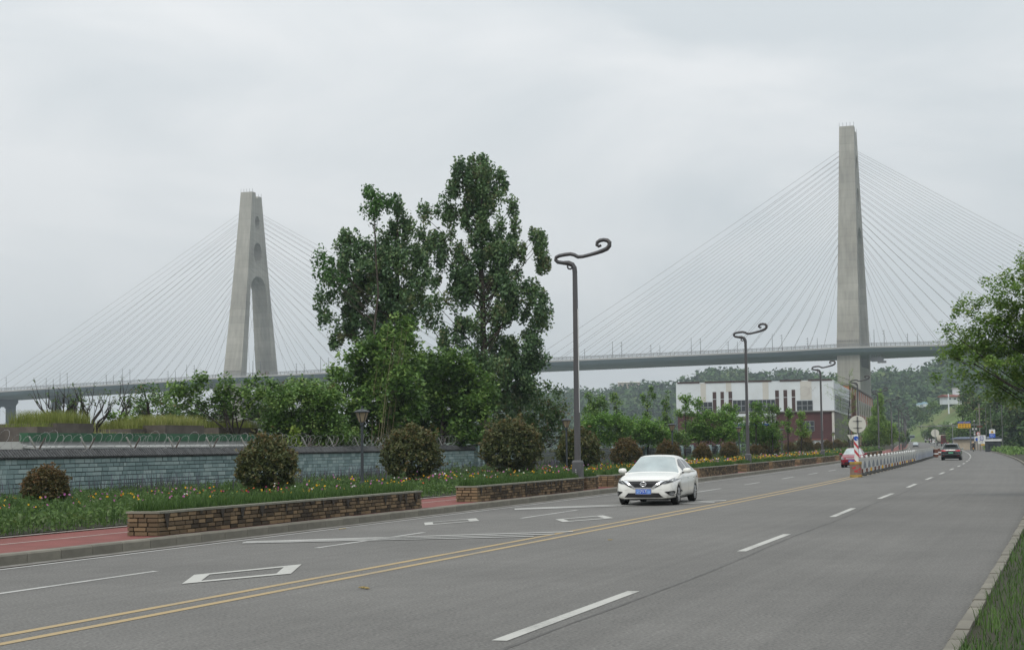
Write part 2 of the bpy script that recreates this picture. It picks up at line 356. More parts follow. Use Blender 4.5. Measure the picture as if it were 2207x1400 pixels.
M['bbrown'] = mat('brown_trim', (0.060, 0.033, 0.030), 0.7, 0.15, 1)
M['bgrey'] = mat('grey_side_wall', (0.16, 0.155, 0.14), 0.85, 0.12, 0.4, stain=(0.09, 0.085, 0.075), stain_scale=0.2, stain_amt=0.6)
M['emblem_dot'] = mat('faded_emblem', (0.33, 0.31, 0.30), 0.8, 0.2, 3)
M['borange'] = mat('orange_render', (0.36, 0.135, 0.075), 0.8, 0.12, 0.4, stain=(0.22, 0.10, 0.07), stain_scale=0.3, stain_amt=0.5)
M['pane'] = mat('window_pane', (0.022, 0.030, 0.036), 0.12, 0.2, 0.6, spec=0.5)
M['wframe'] = mat('window_frame', (0.20, 0.215, 0.225), 0.5, 0.05, 1)
M['sign_blue'] = mat('sign_blue', (0.018, 0.085, 0.40), 0.5, 0.05, 2)
M['sign_deep'] = mat('sign_deep_blue', (0.022, 0.04, 0.26), 0.5, 0.05, 2)
M['sign_yellow'] = mat('sign_yellow', (0.55, 0.31, 0.012), 0.5, 0.06, 2)
M['sign_white'] = mat('sign_white', (0.62, 0.63, 0.62), 0.5, 0.05, 2)
M['sign_red'] = mat('sign_red', (0.42, 0.035, 0.045), 0.5, 0.08, 2)
M['sign_back'] = mat('sign_back', (0.52, 0.52, 0.46), 0.6, 0.10, 3, stain=(0.36, 0.34, 0.28), stain_scale=3, stain_amt=0.4)
M['black'] = mat('black_paint', (0.012, 0.012, 0.013), 0.6, 0.1, 2)
M['steel'] = mat('pole_steel', (0.13, 0.135, 0.135), 0.55, 0.15, 2)
M['galv'] = mat('galvanised_steel', (0.28, 0.29, 0.29), 0.5, 0.1, 2)
M['pole_conc'] = mat('utility_pole', (0.21, 0.195, 0.17), 0.9, 0.15, 2)
M['drum'] = mat('drum_concrete', (0.20, 0.16, 0.12), 0.9, 0.2, 5, stain=(0.30, 0.07, 0.085), stain_scale=4.5, stain_amt=0.8)
M['drum_rim'] = mat('drum_yellow_rim', (0.34, 0.225, 0.055), 0.85, 0.25, 6)
M['barrier'] = mat('barrier_white', (0.47, 0.475, 0.45), 0.65, 0.12, 3, stain=(0.30, 0.29, 0.25), stain_scale=2, stain_amt=0.6)
M['barrier_print'] = mat('barrier_print', (0.15, 0.165, 0.185), 0.65, 0.2, 5)
M['barrier_blue'] = mat('barrier_blue_print', (0.13, 0.17, 0.27), 0.65, 0.2, 5)
M['rust'] = mat('rust', (0.12, 0.045, 0.03), 0.85, 0.3, 6)
M['foot'] = mat('barrier_foot', (0.035, 0.036, 0.034), 0.85, 0.2, 5)
M['car_white'] = mat('white_car_paint', (0.74, 0.74, 0.70), 0.28, 0.01, 1, spec=0.5, coat=0.7)
M['car_red'] = mat('red_car_paint', (0.20, 0.006, 0.018), 0.32, 0.03, 1, spec=0.3, coat=0.25)
M['car_silver'] = mat('silver_car_paint', (0.26, 0.30, 0.33), 0.3, 0.03, 1, metal=0.4, coat=0.6)
M['car_black'] = mat('black_car_paint', (0.012, 0.018, 0.020), 0.25, 0.05, 1, spec=0.5, coat=0.7)
M['car_glass'] = mat('car_glass', (0.016, 0.022, 0.022), 0.05, 0.05, 1, spec=0.55)
M['windshield'] = mat('windscreen_glass', (0.40, 0.46, 0.46), 0.07, 0.25, 1.2, spec=0.8, coat=0.6, metal=0.5)  # pale, half-metallic base imitates the sky reflected in the glass
M['tyre'] = mat('tyre_rubber', (0.014, 0.014, 0.014), 0.85, 0.1, 5)
M['rim'] = mat('alloy_rim', (0.48, 0.49, 0.50), 0.3, 0.03, 2, metal=0.75)
M['trim'] = mat('black_trim', (0.010, 0.010, 0.011), 0.6, 0.1, 5)
M['chrome'] = mat('chrome', (0.72, 0.73, 0.74), 0.14, 0.02, 2, metal=0.9)
M['headlamp'] = mat('headlamp_glass', (0.16, 0.17, 0.175), 0.15, 0.6, 9, spec=0.5, coat=0.6, metal=0.3)
M['tail'] = mat('tail_lamp_red', (0.38, 0.012, 0.02), 0.2, 0.1, 4, spec=0.6)
M['tail_lit'] = mat('lit_brake_lamp', (0.4, 0.012, 0.02), 0.25, 0.05, 4, emit=((1.0, 0.05, 0.07), 0.12))
M['plate_blue'] = mat('plate_blue', (0.02, 0.10, 0.50), 0.45, 0.05, 6)
M['plate_mosaic'] = mat('plate_pale_blue', (0.16, 0.28, 0.58), 0.5, 0.45, 24)
M['plate_green'] = mat('plate_green', (0.10, 0.36, 0.22), 0.45, 0.3, 8)
M['seam'] = mat('door_seam', (0.10, 0.10, 0.095), 0.7, 0.05, 3)
M['maroon_truck'] = mat('maroon_truck_paint', (0.095, 0.018, 0.018), 0.6, 0.15, 1)
M['tank'] = mat('tank_cream', (0.50, 0.47, 0.38), 0.55, 0.1, 1)
M['truck_white'] = mat('truck_white', (0.58, 0.59, 0.58), 0.5, 0.06, 1)
M['truck_grey'] = mat('truck_chassis', (0.055, 0.05, 0.048), 0.8, 0.2, 2)
M['cloth_dark'] = mat('dark_clothes', (0.018, 0.019, 0.022), 0.85, 0.2, 9)
M['cloth_red'] = mat('dark_red_jacket', (0.16, 0.03, 0.032), 0.8, 0.2, 9)
M['helmet'] = mat('cream_helmet', (0.58, 0.42, 0.27), 0.35, 0.05, 4)
M['helmet_red'] = mat('red_helmet', (0.36, 0.05, 0.05), 0.35, 0.05, 4)
M['skin'] = mat('skin', (0.36, 0.20, 0.14), 0.6, 0.1, 8)
M['low_wall'] = mat('beige_low_wall', (0.44, 0.375, 0.29), 0.85, 0.12, 0.8, stain=(0.30, 0.25, 0.2), stain_scale=0.5, stain_amt=0.5)
M['slate'] = mat('blue_grey_roof', (0.085, 0.105, 0.15), 0.7, 0.12, 1)
M['tent_blue'] = mat('pale_blue_sheeting', (0.34, 0.50, 0.62), 0.6, 0.15, 0.6)
M['roof_red'] = mat('dull_red_roof', (0.20, 0.075, 0.06), 0.8, 0.15, 0.6)
M['leaf_litter'] = mat('dead_leaf', (0.30, 0.22, 0.07), 0.8, 0.3, 20)

def water_mat():
    m, nt, n, l, b = new_mat('river_water')
    b.inputs['Base Color'].default_value = (0.16, 0.165, 0.13, 1); b.inputs['Roughness'].default_value = 0.12
    tc = n.new('ShaderNodeTexCoord'); nz = n.new('ShaderNodeTexNoise'); nz.inputs['Scale'].default_value = 0.25; nz.inputs['Detail'].default_value = 6
    l.new(tc.outputs['Object'], nz.inputs['Vector'])
    bp = n.new('ShaderNodeBump'); bp.inputs['Strength'].default_value = 0.3; bp.inputs['Distance'].default_value = 0.3
    l.new(nz.outputs['Fac'], bp.inputs['Height']); l.new(bp.outputs[0], b.inputs['Normal'])
    return m
M['water'] = water_mat()

# ------------------------------------------------------------------ mesh helpers
class MB:
    """collects boxes, tubes, lathes and prisms; build() links them as ONE mesh object"""
    def __init__(s): s.v, s.f = [], []
    def add(s, vs_, fs):
        o = len(s.v); s.v.extend([tuple(p) for p in vs_]); s.f.extend([tuple(i + o for i in f) for f in fs]); return s
    def box(s, c, size, rz=0.0, mtx=None):
        hx, hy, hz = size[0] / 2, size[1] / 2, size[2] / 2
        p = [Vector((x, y, z)) for z in (-hz, hz) for y in (-hy, hy) for x in (-hx, hx)]
        if mtx is not None: p = [mtx @ q for q in p]
        elif rz:
            r = Matrix.Rotation(rz, 3, 'Z'); p = [r @ q for q in p]
        c = Vector(c)
        return s.add([q + c for q in p], [(0, 2, 3, 1), (4, 5, 7, 6), (0, 1, 5, 4), (2, 6, 7, 3), (0, 4, 6, 2), (1, 3, 7, 5)])
    def bar(s, a, b, w, h=None, up=Vector((0, 0, 1))):
        a, b = Vector(a), Vector(b); d = (b - a); L = d.length
        if L < 1e-6: return s
        d.normalize(); h = h or w
        x = d.cross(up)
        if x.length < 1e-3: x = d.cross(Vector((1, 0, 0)))
        x.normalize(); y = x.cross(d)
        p = [a + x * (i * w / 2) + y * (j * h / 2) for i, j in ((-1, -1), (1, -1), (1, 1), (-1, 1))]
        p += [q + d * L for q in p]
        return s.add(p, [(0, 3, 2, 1), (4, 5, 6, 7), (0, 1, 5, 4), (1, 2, 6, 5), (2, 3, 7, 6), (3, 0, 4, 7)])
    def tube(s, pts, radii, n=6, cap=True):
        pts = [Vector(p) for p in pts]
        if not hasattr(radii, '__len__'): radii = [radii] * len(pts)
        rings = []; prev = None
        for i, p in enumerate(pts):
            d = (pts[min(i + 1, len(pts) - 1)] - pts[max(i - 1, 0)])
            if d.length < 1e-9: d = Vector((0, 0, 1))
            d.normalize()
            if prev is None:
                x = d.cross(Vector((0, 0, 1)))
                if x.length < 0.05: x = d.cross(Vector((1, 0, 0)))
            else:
                x = prev - d * prev.dot(d)
                if x.length < 1e-4: x = d.cross(Vector((1, 0, 0)))
            x.normalize(); prev = x; y = d.cross(x)
            rings.append([p + (x * math.cos(2 * PI * k / n) + y * math.sin(2 * PI * k / n)) * radii[i] for k in range(n)])
        vs_, fs = [q for r in rings for q in r], []
        for i in range(len(rings) - 1):
            for k in range(n):
                a, b = i * n + k, i * n + (k + 1) % n
                fs.append((a, b, b + n, a + n))
        if cap:
            fs.append(tuple(range(n))[::-1]); fs.append(tuple((len(rings) - 1) * n + k for k in range(n)))
        return s.add(vs_, fs)
    def lathe(s, prof, n=16, c=(0, 0, 0), axis='Z'):
        c = Vector(c); vs_, fs = [], []
        for r, h in prof:
            for k in range(n):
                a = 2 * PI * k / n
                q = Vector((r * math.cos(a), r * math.sin(a), h))
                if axis == 'Y': q = Vector((q.x, q.z, -q.y))
                if axis == 'X': q = Vector((q.z, q.x, q.y))
                vs_.append(c + q)
        for i in range(len(prof) - 1):
            for k in range(n):
                a, b = i * n + k, i * n + (k + 1) % n
                fs.append((a, b, b + n, a + n))
        fs.append(tuple(range(n))[::-1]); fs.append(tuple((len(prof) - 1) * n + k for k in range(n)))
        return s.add(vs_, fs)
    def prism(s, poly, h0, h1, f=lambda x, y, h: (x, y, h)):
        n = len(poly)
        vs_ = [f(x, y, h0) for x, y in poly] + [f(x, y, h1) for x, y in poly]
        fs = [tuple(range(n))[::-1], tuple(range(n, 2 * n))] + [(i, (i + 1) % n, n + (i + 1) % n, n + i) for i in range(n)]
        return s.add(vs_, fs)
    def mesh(s, name, m=None, smooth=False):
        me = bpy.data.meshes.new(name); me.from_pydata(s.v, [], s.f)
        if smooth: me.polygons.foreach_set('use_smooth', [True] * len(me.polygons))
        if m: me.materials.append(m)
        me.update(); return me
    def build(s, name, m=None, parent=None, smooth=False):
        return link(name, s.mesh(name, m, smooth), parent)

def link(name, me, parent=None, loc=None):
    o = bpy.data.objects.new(name, me); C.objects.link(o)
    if parent is not None: o.parent = parent
    if loc is not None: o.location = loc
    return o
def tag(o, label=None, cat=None, group=None, kind=None):
    if label: o['label'] = label
    if cat: o['category'] = cat
    if group: o['group'] = group
    if kind: o['kind'] = kind
    return o
def thing(name, label, cat, loc=(0, 0, 0), rz=0.0, group=None, kind=None):
    o = bpy.data.objects.new(name, None); C.objects.link(o)
    o.empty_display_size = 0.3; o.location = loc; o.rotation_euler = (0, 0, rz)
    return tag(o, label, cat, group, kind)
def copy_tree(o, parent=None):
    c = o.copy(); C.objects.link(c); c.parent = parent
    for ch in list(o.children):
        copy_tree(ch, c)
    return c
def np_mesh(name, V, F, m=None, tint=None, smooth=False):
    """V (n,3), F (k,4) or (k,3) int, tint (k,) per face"""
    me = bpy.data.meshes.new(name); nf, fs = F.shape
    me.vertices.add(len(V)); me.vertices.foreach_set('co', np.ascontiguousarray(V, np.float32).ravel())
    me.loops.add(nf * fs); me.loops.foreach_set('vertex_index', np.ascontiguousarray(F, np.int32).ravel())
    me.polygons.add(nf)
    me.polygons.foreach_set('loop_start', np.arange(0, nf * fs, fs, dtype=np.int32))
    if smooth: me.polygons.foreach_set('use_smooth', np.ones(nf, bool))
    me.update(calc_edges=True)
    if tint is not None:
        a = me.attributes.new('tint', 'FLOAT', 'FACE'); a.data.foreach_set('value', np.ascontiguousarray(tint, np.float32))
    if m: me.materials.append(m)
    return me

def leaf_cards(P, size, tint, rng, up=0.5, aspect=0.62, droop=0.0):
    """one folded rhombic leaf at each point of P; size (n,), tint (n,)"""
    n = len(P)
    nrm = rng.normal(size=(n, 3)); nrm[:, 2] = np.abs(nrm[:, 2]) * (0.5 + up) + up
    nrm /= np.linalg.norm(nrm, axis=1)[:, None]
    a = rng.normal(size=(n, 3)); a[:, 2] -= droop
    a -= nrm * (a * nrm).sum(1)[:, None]; a /= np.linalg.norm(a, axis=1)[:, None] + 1e-9
    b = np.cross(nrm, a)
    s = size[:, None]
    V = np.empty((n, 4, 3))
    V[:, 0] = P - a * s * 0.5
    V[:, 1] = P + b * s * aspect * 0.5 - nrm * s * 0.10
    V[:, 2] = P + a * s * 0.55 - nrm * s * 0.12
    V[:, 3] = P - b * s * aspect * 0.5 - nrm * s * 0.10
    return V.reshape(-1, 3), np.arange(n * 4).reshape(n, 4), tint

def clump_points(Cn, rad, per, rng, hollow=0.25):
    """per points around each centre; rad (n,3)"""
    n = len(Cn); d = rng.normal(size=(n, per, 3)); d /= np.linalg.norm(d, axis=2)[..., None] + 1e-9
    r = (hollow + (1 - hollow) * rng.random((n, per)) ** 0.6)[..., None]
    return (Cn[:, None, :] + d * r * rad[:, None, :]).reshape(-1, 3)

# ------------------------------------------------------------------ the road's course
RA = math.atan(0.3395)
TV, NV = Vector((math.sin(RA), math.cos(RA), 0)), Vector((math.cos(RA), -math.sin(RA), 0))
_sl = np.array([-80, 0, 28, 49, 68, 92.5, 119, 150.5, 179, 215, 259, 302.6, 398, 494, 556, 683, 947, 1200, 1500])
_ss = np.array([0, 0, .1, .25, .55, 1.2, 2.15, 3.4, 4.8, 6.9, 9.9, 13.3, 20.7, 29.7, 35.5, 47.5, 76, 110, 160])
_ld = np.arange(-80, 1500, 2.0)
_sd = np.interp(_ld, _sl, _ss)
_k = np.exp(-0.5 * (np.arange(-15, 16) / 6.0) ** 2); _k /= _k.sum()
_sd = np.convolve(np.pad(_sd, 15, mode='edge'), _k, mode='valid')
_zd = np.interp(_ld, [-80, 480, 600, 950, 1200, 1500], [0, 0, 0.4, 2.6, 7, 14])
_zd = np.convolve(np.pad(_zd, 15, mode='edge'), _k, mode='valid')
def shift(l): return float(np.interp(l, _ld, _sd))
def zroad(l): return float(np.interp(l, _ld, _zd))
def RP(l, o, z=0.0):
    s = shift(l)
    p = TV * l + NV * (o - s)
    return Vector((p.x, p.y, z + zroad(l)))
def heading(l):
    """angle of the road's direction about Z, from +X"""
    d = RP(l + 1, 0) - RP(l - 1, 0); return math.atan2(d.y, d.x)
def l_at(px, o, z=0.0):
    """distance along the road at which offset o is seen in that column of the photograph"""
    best, lo = None, None
    prev = None
    for l in np.arange(18, 1100, 1.0):
        q = project(RP(l, o, z))[0]
        if prev is not None and (prev - px) * (q - px) <= 0: return l - 1 + (px - prev) / (q - prev + 1e-9)
        prev = q
    return 1100.0

def ribbon(name, m, ls, o0, o1, z, kind=None, parent=None, uv=False, thick=0.0):
    """strip along the road from offset o0 to o1 (numbers or functions of l)"""
    f0 = o0 if callable(o0) else (lambda l: o0); f1 = o1 if callable(o1) else (lambda l: o1)
    fz = z if callable(z) else (lambda l: z)
    vs_, fs = [], []
    for l in ls:
        vs_ += [RP(l, f0(l), fz(l)), RP(l, f1(l), fz(l))]
    n = len(ls)
    for i in range(n - 1): fs.append((2 * i, 2 * i + 1, 2 * i + 3, 2 * i + 2))
    me = bpy.data.meshes.new(name); me.from_pydata([tuple(v) for v in vs_], [], fs); me.materials.append(m)
    if uv:
        u = me.uv_layers.new(name='UVMap')
        for p in me.polygons:
            for li in p.loop_indices:
                vi = me.loops[li].vertex_index; u.data[li].uv = (vi % 2, ls[vi // 2] / 20)
    o = link(name, me, parent)
    if kind: o['kind'] = kind
    return o

KERB, YEL, WALK = -17.9, -10.93, 0.2
LS = list(np.arange(-30, 200, 2.0)) + list(np.arange(200, 600, 5.0)) + list(np.arange(600, 1400, 12.0))

# ------------------------------------------------------------------ ground, river, road
def off_of(X, Y):
    l = X * math.sin(RA) + Y * math.cos(RA); o = X * math.cos(RA) - Y * math.sin(RA)
    return l, o + np.interp(l, _ld, _sd)
def smooth01(t):
    t = np.clip(t, 0, 1); return t * t * (3 - 2 * t)
def build_ground():
    xs = np.concatenate([np.arange(-1800, -300, 50), np.arange(-300, 300, 10), np.arange(300, 2800, 50)])
    ys = np.concatenate([np.arange(-60, 600, 10), np.arange(600, 1400, 20), np.arange(1400, 4200, 60)])
    Xg, Yg = np.meshgrid(xs, ys)
    l, o = off_of(Xg, Yg); d = o - YEL
    z = -0.25 + np.interp(l, _ld, _zd) * smooth01((70 - np.abs(d)) / 40.0 + 0.6)
    bank = smooth01((-62 - d) / 60.0) * smooth01((1330 - Yg) / 120.0)
    # the building's plot stays level
    plot = smooth01((Yg - 325) / 20.0) * smooth01((600 - Yg) / 40) * smooth01((d + 118) / 20)
    z = z - 15.5 * bank * (1 - plot)
    V = np.stack([Xg, Yg, z], -1).reshape(-1, 3)
    nx = len(xs); i, j = np.meshgrid(np.arange(len(ys) - 1), np.arange(nx - 1), indexing='ij')
    a = (i * nx + j).ravel(); F = np.stack([a, a + 1, a + nx + 1, a + nx], 1)
    o_ = link('ground', np_mesh('ground', V, F, M['ground'], smooth=True)); tag(o_, 'rough green ground falling from the roadside to the river bank', 'ground', kind='structure')
build_ground()
wv = MB().add([(-1790, 120, -12), (900, 120, -12), (900, 1420, -12), (-1790, 1420, -12)], [(0, 1, 2, 3)])
tag(wv.build('river', M['water']), 'brown green river under the cable-stayed bridge', 'river', kind='structure')

def road_right(l): return -1.2 - 0.9 * float(smooth01(np.array((l - 60) / 200.0)))
road = ribbon('road', M['asphalt'], LS, KERB, road_right, 0.0, 'structure', uv=True)
tag(road, 'grey asphalt road bending left towards the hills', 'road')
# painted markings, each a sheet a few millimetres above the asphalt, all parts of the road
def marking(m, quads, z=0.006, name='lane_marking'):
    b = MB()
    for q in quads: b.add([RP(l, o, z) for l, o in q], [tuple(range(len(q)))])
    return b.build(name, m, road)
for k in (-0.235, 0.235):
    ribbon('yellow_line', M['yellow_paint'], [l for l in LS if l < 540], YEL + k - .075, YEL + k + .075, 0.005, parent=road)
ribbon('edge_line', M['thin_paint'], [l for l in LS if l < 500], KERB + .42, KERB + .54, 0.005, parent=road)
def DASH(l): return float(np.interp(l, [10, 16, 31, 45, 51, 85, 110, 130, 215, 420], [-5.62, -5.68, -5.9, -6.13, -6.26, -6.55, -6.5, -6.36, -6.2, -6.1]))
for i in range(-2, 15):
    l0 = 16.4 + 14.4 * i
    marking(M['white_paint'], [[(l0, DASH(l0) - .085), (l0 + 5.9, DASH(l0 + 5.9) - .085), (l0 + 5.9, DASH(l0 + 5.9) + .085), (l0, DASH(l0) + .085)]])
ribbon('asphalt_seam', M['seam_tar'], [l for l in LS if l < 300], lambda l: DASH(l) + .28 + .05 * math.sin(l * .31), lambda l: DASH(l) + .33 + .05 * math.sin(l * .31) + .02 * math.sin(l * 1.7), 0.0035, parent=road)
ribbon('lane_line', M['white_paint'], [l for l in LS if 196 < l < 420], lambda l: DASH(l) - .07, lambda l: DASH(l) + .07, 0.006, parent=road)
for l0, l1 in [(7, 12.5), (19, 24.5), (30.7, 36.6), (44.0, 49.6), (56.5, 61.5), (67.8, 73.3), (79.6, 84.3), (92.3, 97.3), (104.2, 109.2)] + [(116 + 12 * k, 121 + 12 * k) for k in range(14)]:
    marking(M['thin_paint'], [[(l0, -14.56), (l1, -14.56), (l1, -14.43), (l0, -14.43)]])
def px_marking(m, polys, z, name):
    b = MB()
    for q in polys:
        b.add([ground_at(x, y, z) for x, y in q], [tuple(range(len(q)))])
    return b.build(name, m, road)
def slow_box(corners, f0, f1, z=0.010):
    """hollow lane diamond with two thick ends; corners TL, TR, BR, BL; f0/f1 = share of each thick end"""
    TL, TR, BR, BL = [ground_at(x, y, z) for x, y in corners]
    b = MB()
    def q(s0, s1, t0, t1):
        P = lambda s, t: (TL.lerp(TR, s)).lerp(BL.lerp(BR, s), t)
        b.add([P(s0, t0), P(s0, t1), P(s1, t1), P(s1, t0)], [(0, 1, 2, 3)])
    q(0, f0, 0, 1); q(f1, 1, 0, 1); q(f0, f1, 0, .16); q(f0, f1, .84, 1)
    b.build('lane_box_marking', M['white_paint'], road)
slow_box([(418.6, 1237.5), (650, 1214.8), (627, 1235), (392, 1257)], .15, .84)
slow_box([(914, 1125.3), (1026, 1115.8), (1033, 1121.5), (916, 1131)], .15, .82)
slow_box([(1197, 1118.3), (1299, 1109.4), (1323, 1115.5), (1213, 1124)], .14, .84)
# zig-zag speed lines across the two left lanes
for (xa, ya), (xb, yb), th in (((530, 1165.6), (1235, 1144.4), 1.5), ((524, 1166.8), (1195, 1149.6), 1.5), ((522, 1168.4), (1150, 1154.6), 1.5),
                               ((1109, 1094.8), (1565, 1077.6), 1.5), ((1109, 1096.4), (1540, 1081.4), 1.5)):
    px_marking(M['thin_paint'], [[(xa, ya), (xb, yb - th / 2), (xb, yb + th / 2), (xa, ya + th)]], 0.013, 'cross_line')
ribbon('gutter', M['gutter'], LS, KERB, KERB + .33, 0.008, parent=road)
ribbon('gutter_dirt', M['grit'], LS, KERB + .30, KERB + .36, 0.012, parent=road)
# a few dead leaves
lb = MB()
for px, py in ((780, 1264), (786, 1265), (791, 1266), (1315, 1162), (733, 1139), (738, 1138), (742, 1138)):
    g = ground_at(px, py, 0.02); lb.box(g, (0.09, 0.05, 0.012), R.random() * 3)
tag(lb.build('fallen_leaves', M['leaf_litter']), 'few dry leaves lying on the asphalt', 'leaves', kind='stuff')

# kerb: separate stones near the camera, one run beyond
kerb = thing('kerb', 'long grey kerb of stone blocks along the left side of the road', 'kerb', kind='structure')
stone = MB().prism([(0, 0), (0, .17), (-.025, .2), (-.3, .2), (-.3, 0)], -.5, .5, lambda x, y, h: (h, -x, y)).mesh('kerb_stone', M['kerb'])
l = -6.0
while l < 96:
    w = 1.06
    o = link('kerb_stone', stone, kerb, RP(l + w / 2, KERB, 0)); o.rotation_euler.z = heading(l + w / 2); o.scale = (w - .012, 1, 1 + R.uniform(-.03, .03)); l += w
kb = MB(); prev = None
for q in [x for x in LS if x >= 96]:
    ring = [RP(q, KERB, -.02), RP(q, KERB, .17), RP(q, KERB - .03, .2), RP(q, KERB - .3, .2)]
    kb.v += [tuple(p) for p in ring]
n4 = len(kb.v) // 4
for i in range(n4 - 1):
    for k in range(3): kb.f.append((4 * i + k, 4 * i + 4 + k, 4 * i + 5 + k, 4 * i + 1 + k))
tag(kb.build('kerb_run', M['kerb'], kerb), kind='stuff')
WL = [q for q in LS if q < 640]
tag(ribbon('pavement', M['red_path'], WL, KERB - .29, -21.25, WALK, 'structure'), 'red cycle path behind the stone planters', 'pavement')
tag(ribbon('path_edging', M['path_edge'], WL, -21.45, -21.25, WALK + .02, 'structure'), 'pale edging strip between red path and flower bed', 'edging')
tag(ribbon('flower_bed_soil', M['soil'], WL, -35.6, -21.45, lambda l: .24, 'structure'), 'dark soil of the roadside flower bed', 'flower bed')
for k in (-19.9, ):
    ribbon('path_line', M['path_edge'], WL, k - .05, k + .05, WALK + .005, parent=bpy.data.objects['pavement'])
tag(ribbon('verge', M['soil'], LS, lambda l: road_right(l) + .10, 16, .10, 'structure'), 'grass verge on the right side of the road', 'verge')
vk = MB(); LV = [q for q in LS if 60 <= q < 900]
for q in LV: vk.v += [tuple(RP(q, road_right(q), -.02)), tuple(RP(q, road_right(q), .14)), tuple(RP(q, road_right(q) + .15, .14))]
for i in range(len(LV) - 1):
    for k in range(2): vk.f.append((3 * i + k, 3 * i + 1 + k, 3 * i + 4 + k, 3 * i + 3 + k))
rk = thing('verge_kerb', 'low grey kerb of stone blocks along the right edge of the road', 'kerb', kind='structure')
tag(vk.build('kerb_run', M['kerb'], rk), kind='stuff')
rstone = MB().prism([(0, -.02), (0, .12), (.02, .14), (.15, .14), (.15, -.02)], -.5, .5, lambda x, y, h: (h, -x, y)).mesh('kerb_stone', M['kerb'])
l = 2.0
while l < 60:
    o = link('kerb_stone', rstone, rk, RP(l + .4, road_right(l + .4), R.uniform(-.012, .012))); o.rotation_euler.z = heading(l) + R.uniform(-.008, .008); o.scale = (.785, 1, 1); l += .8

# ------------------------------------------------------------------ hills
HILLS = {}
def hill_layer(name, pts, front, base, m, label, rough=4.0, back=260, rows=20, cols=150, power=0.8):
    """ridge points (px, py, Y); the slope comes down towards the road over 'front' metres"""
    P = [at(*p) for p in pts]; pxs = [p[0] for p in pts]
    V = []; q = np.linspace(pxs[0], pxs[-1], cols)
    for px in q:
        k = min(len(pts) - 2, max(0, int(np.searchsorted(pxs, px)) - 1)); t = (px - pxs[k]) / (pxs[k + 1] - pxs[k]); t = t * t * (3 - 2 * t) * .6 + t * .4
        w = P[k].lerp(P[k + 1], t)
        fr = front(px) if callable(front) else front
        for j in range(rows + 5):
            if j <= rows:
                s = j / rows; Y = w.y - fr * (1 - s); z = base + (w.z - base) * (s ** power)
            else:
                s = (j - rows) / 4; Y = w.y + back * s; z = w.z + (base - w.z) * s * s
            X = w.x * Y / w.y
            nz = mnoise.fractal(Vector((X / 95, Y / 95, 3.1)), 0.9, 2.1, 4) * rough * (min(1, j / 4) if j < rows - 1 else .35)
            V.append((X, Y, z + nz))
    V = np.array(V); nr = rows + 5
    i, j = np.meshgrid(np.arange(cols - 1), np.arange(nr - 1), indexing='ij'); a = (i * nr + j).ravel()
    F = np.stack([a, a + nr, a + nr + 1, a + 1], 1)
    o = link(name, np_mesh(name, V, F, m, smooth=True)); tag(o, label, 'hill', kind='structure')
    HILLS[name] = V.reshape(cols, nr, 3)[:, :rows + 1]
    return o
hill_layer('far_hills', [(-500, 911, 2500), (-150, 931, 2500), (60, 942, 2500), (130, 950, 2500), (400, 950, 2500), (700, 931, 2300), (900, 911, 2100), (1060, 876, 1950), (1200, 861, 1850), (1250, 859, 1800), (1290, 853, 1780), (1340, 849, 1750), (1390, 845, 1750), (1425, 855, 1720), (1460, 849, 1700), (1500, 835, 1680), (1545, 822, 1650), (1600, 817, 1620), (1640, 829, 1600), (1700, 816, 1600), (1735, 823, 1580), (1780, 839, 1560), (1815, 832, 1550), (1860, 838, 1520), (1905, 818, 1500), (1935, 822, 1500), (1965, 826, 1480), (1995, 818, 1480), (2020, 804, 1480), (2060, 794, 1500), (2130, 786, 1520), (2230, 798, 1550), (2400, 826, 1600), (2700, 866, 1600)], lambda px: 420 if px > 1150 else 200, -3, M['hill'], 'hazy wooded hills across the river with uneven ridge', 9)
hill_layer('grassy_hill', [(1905, 944, 1000), (1930, 934, 960), (1960, 922, 930), (1990, 902, 900), (2020, 888, 880), (2060, 872, 850), (2100, 862, 830), (2160, 850, 800), (2260, 845, 780), (2420, 850, 760)],
    190, -1, M['hill_grass'], 'grassy green slope with earth scars beside the far road', 3, 200, 16, 80, 0.9)
hill_layer('near_wooded_hill', [(2070, 958, 560), (2090, 937, 540), (2107, 907, 520), (2130, 880, 500), (2157, 862, 480), (2192, 850, 460), (2242, 838, 430), (2332, 822, 400), (2482, 802, 380)],
    lambda px: 60 + max(0, px - 2070) * .25, -1, M['hill'], 'dark wooded hillside rising beside the right kerb', 1.5, 160, 14, 60, 0.8)

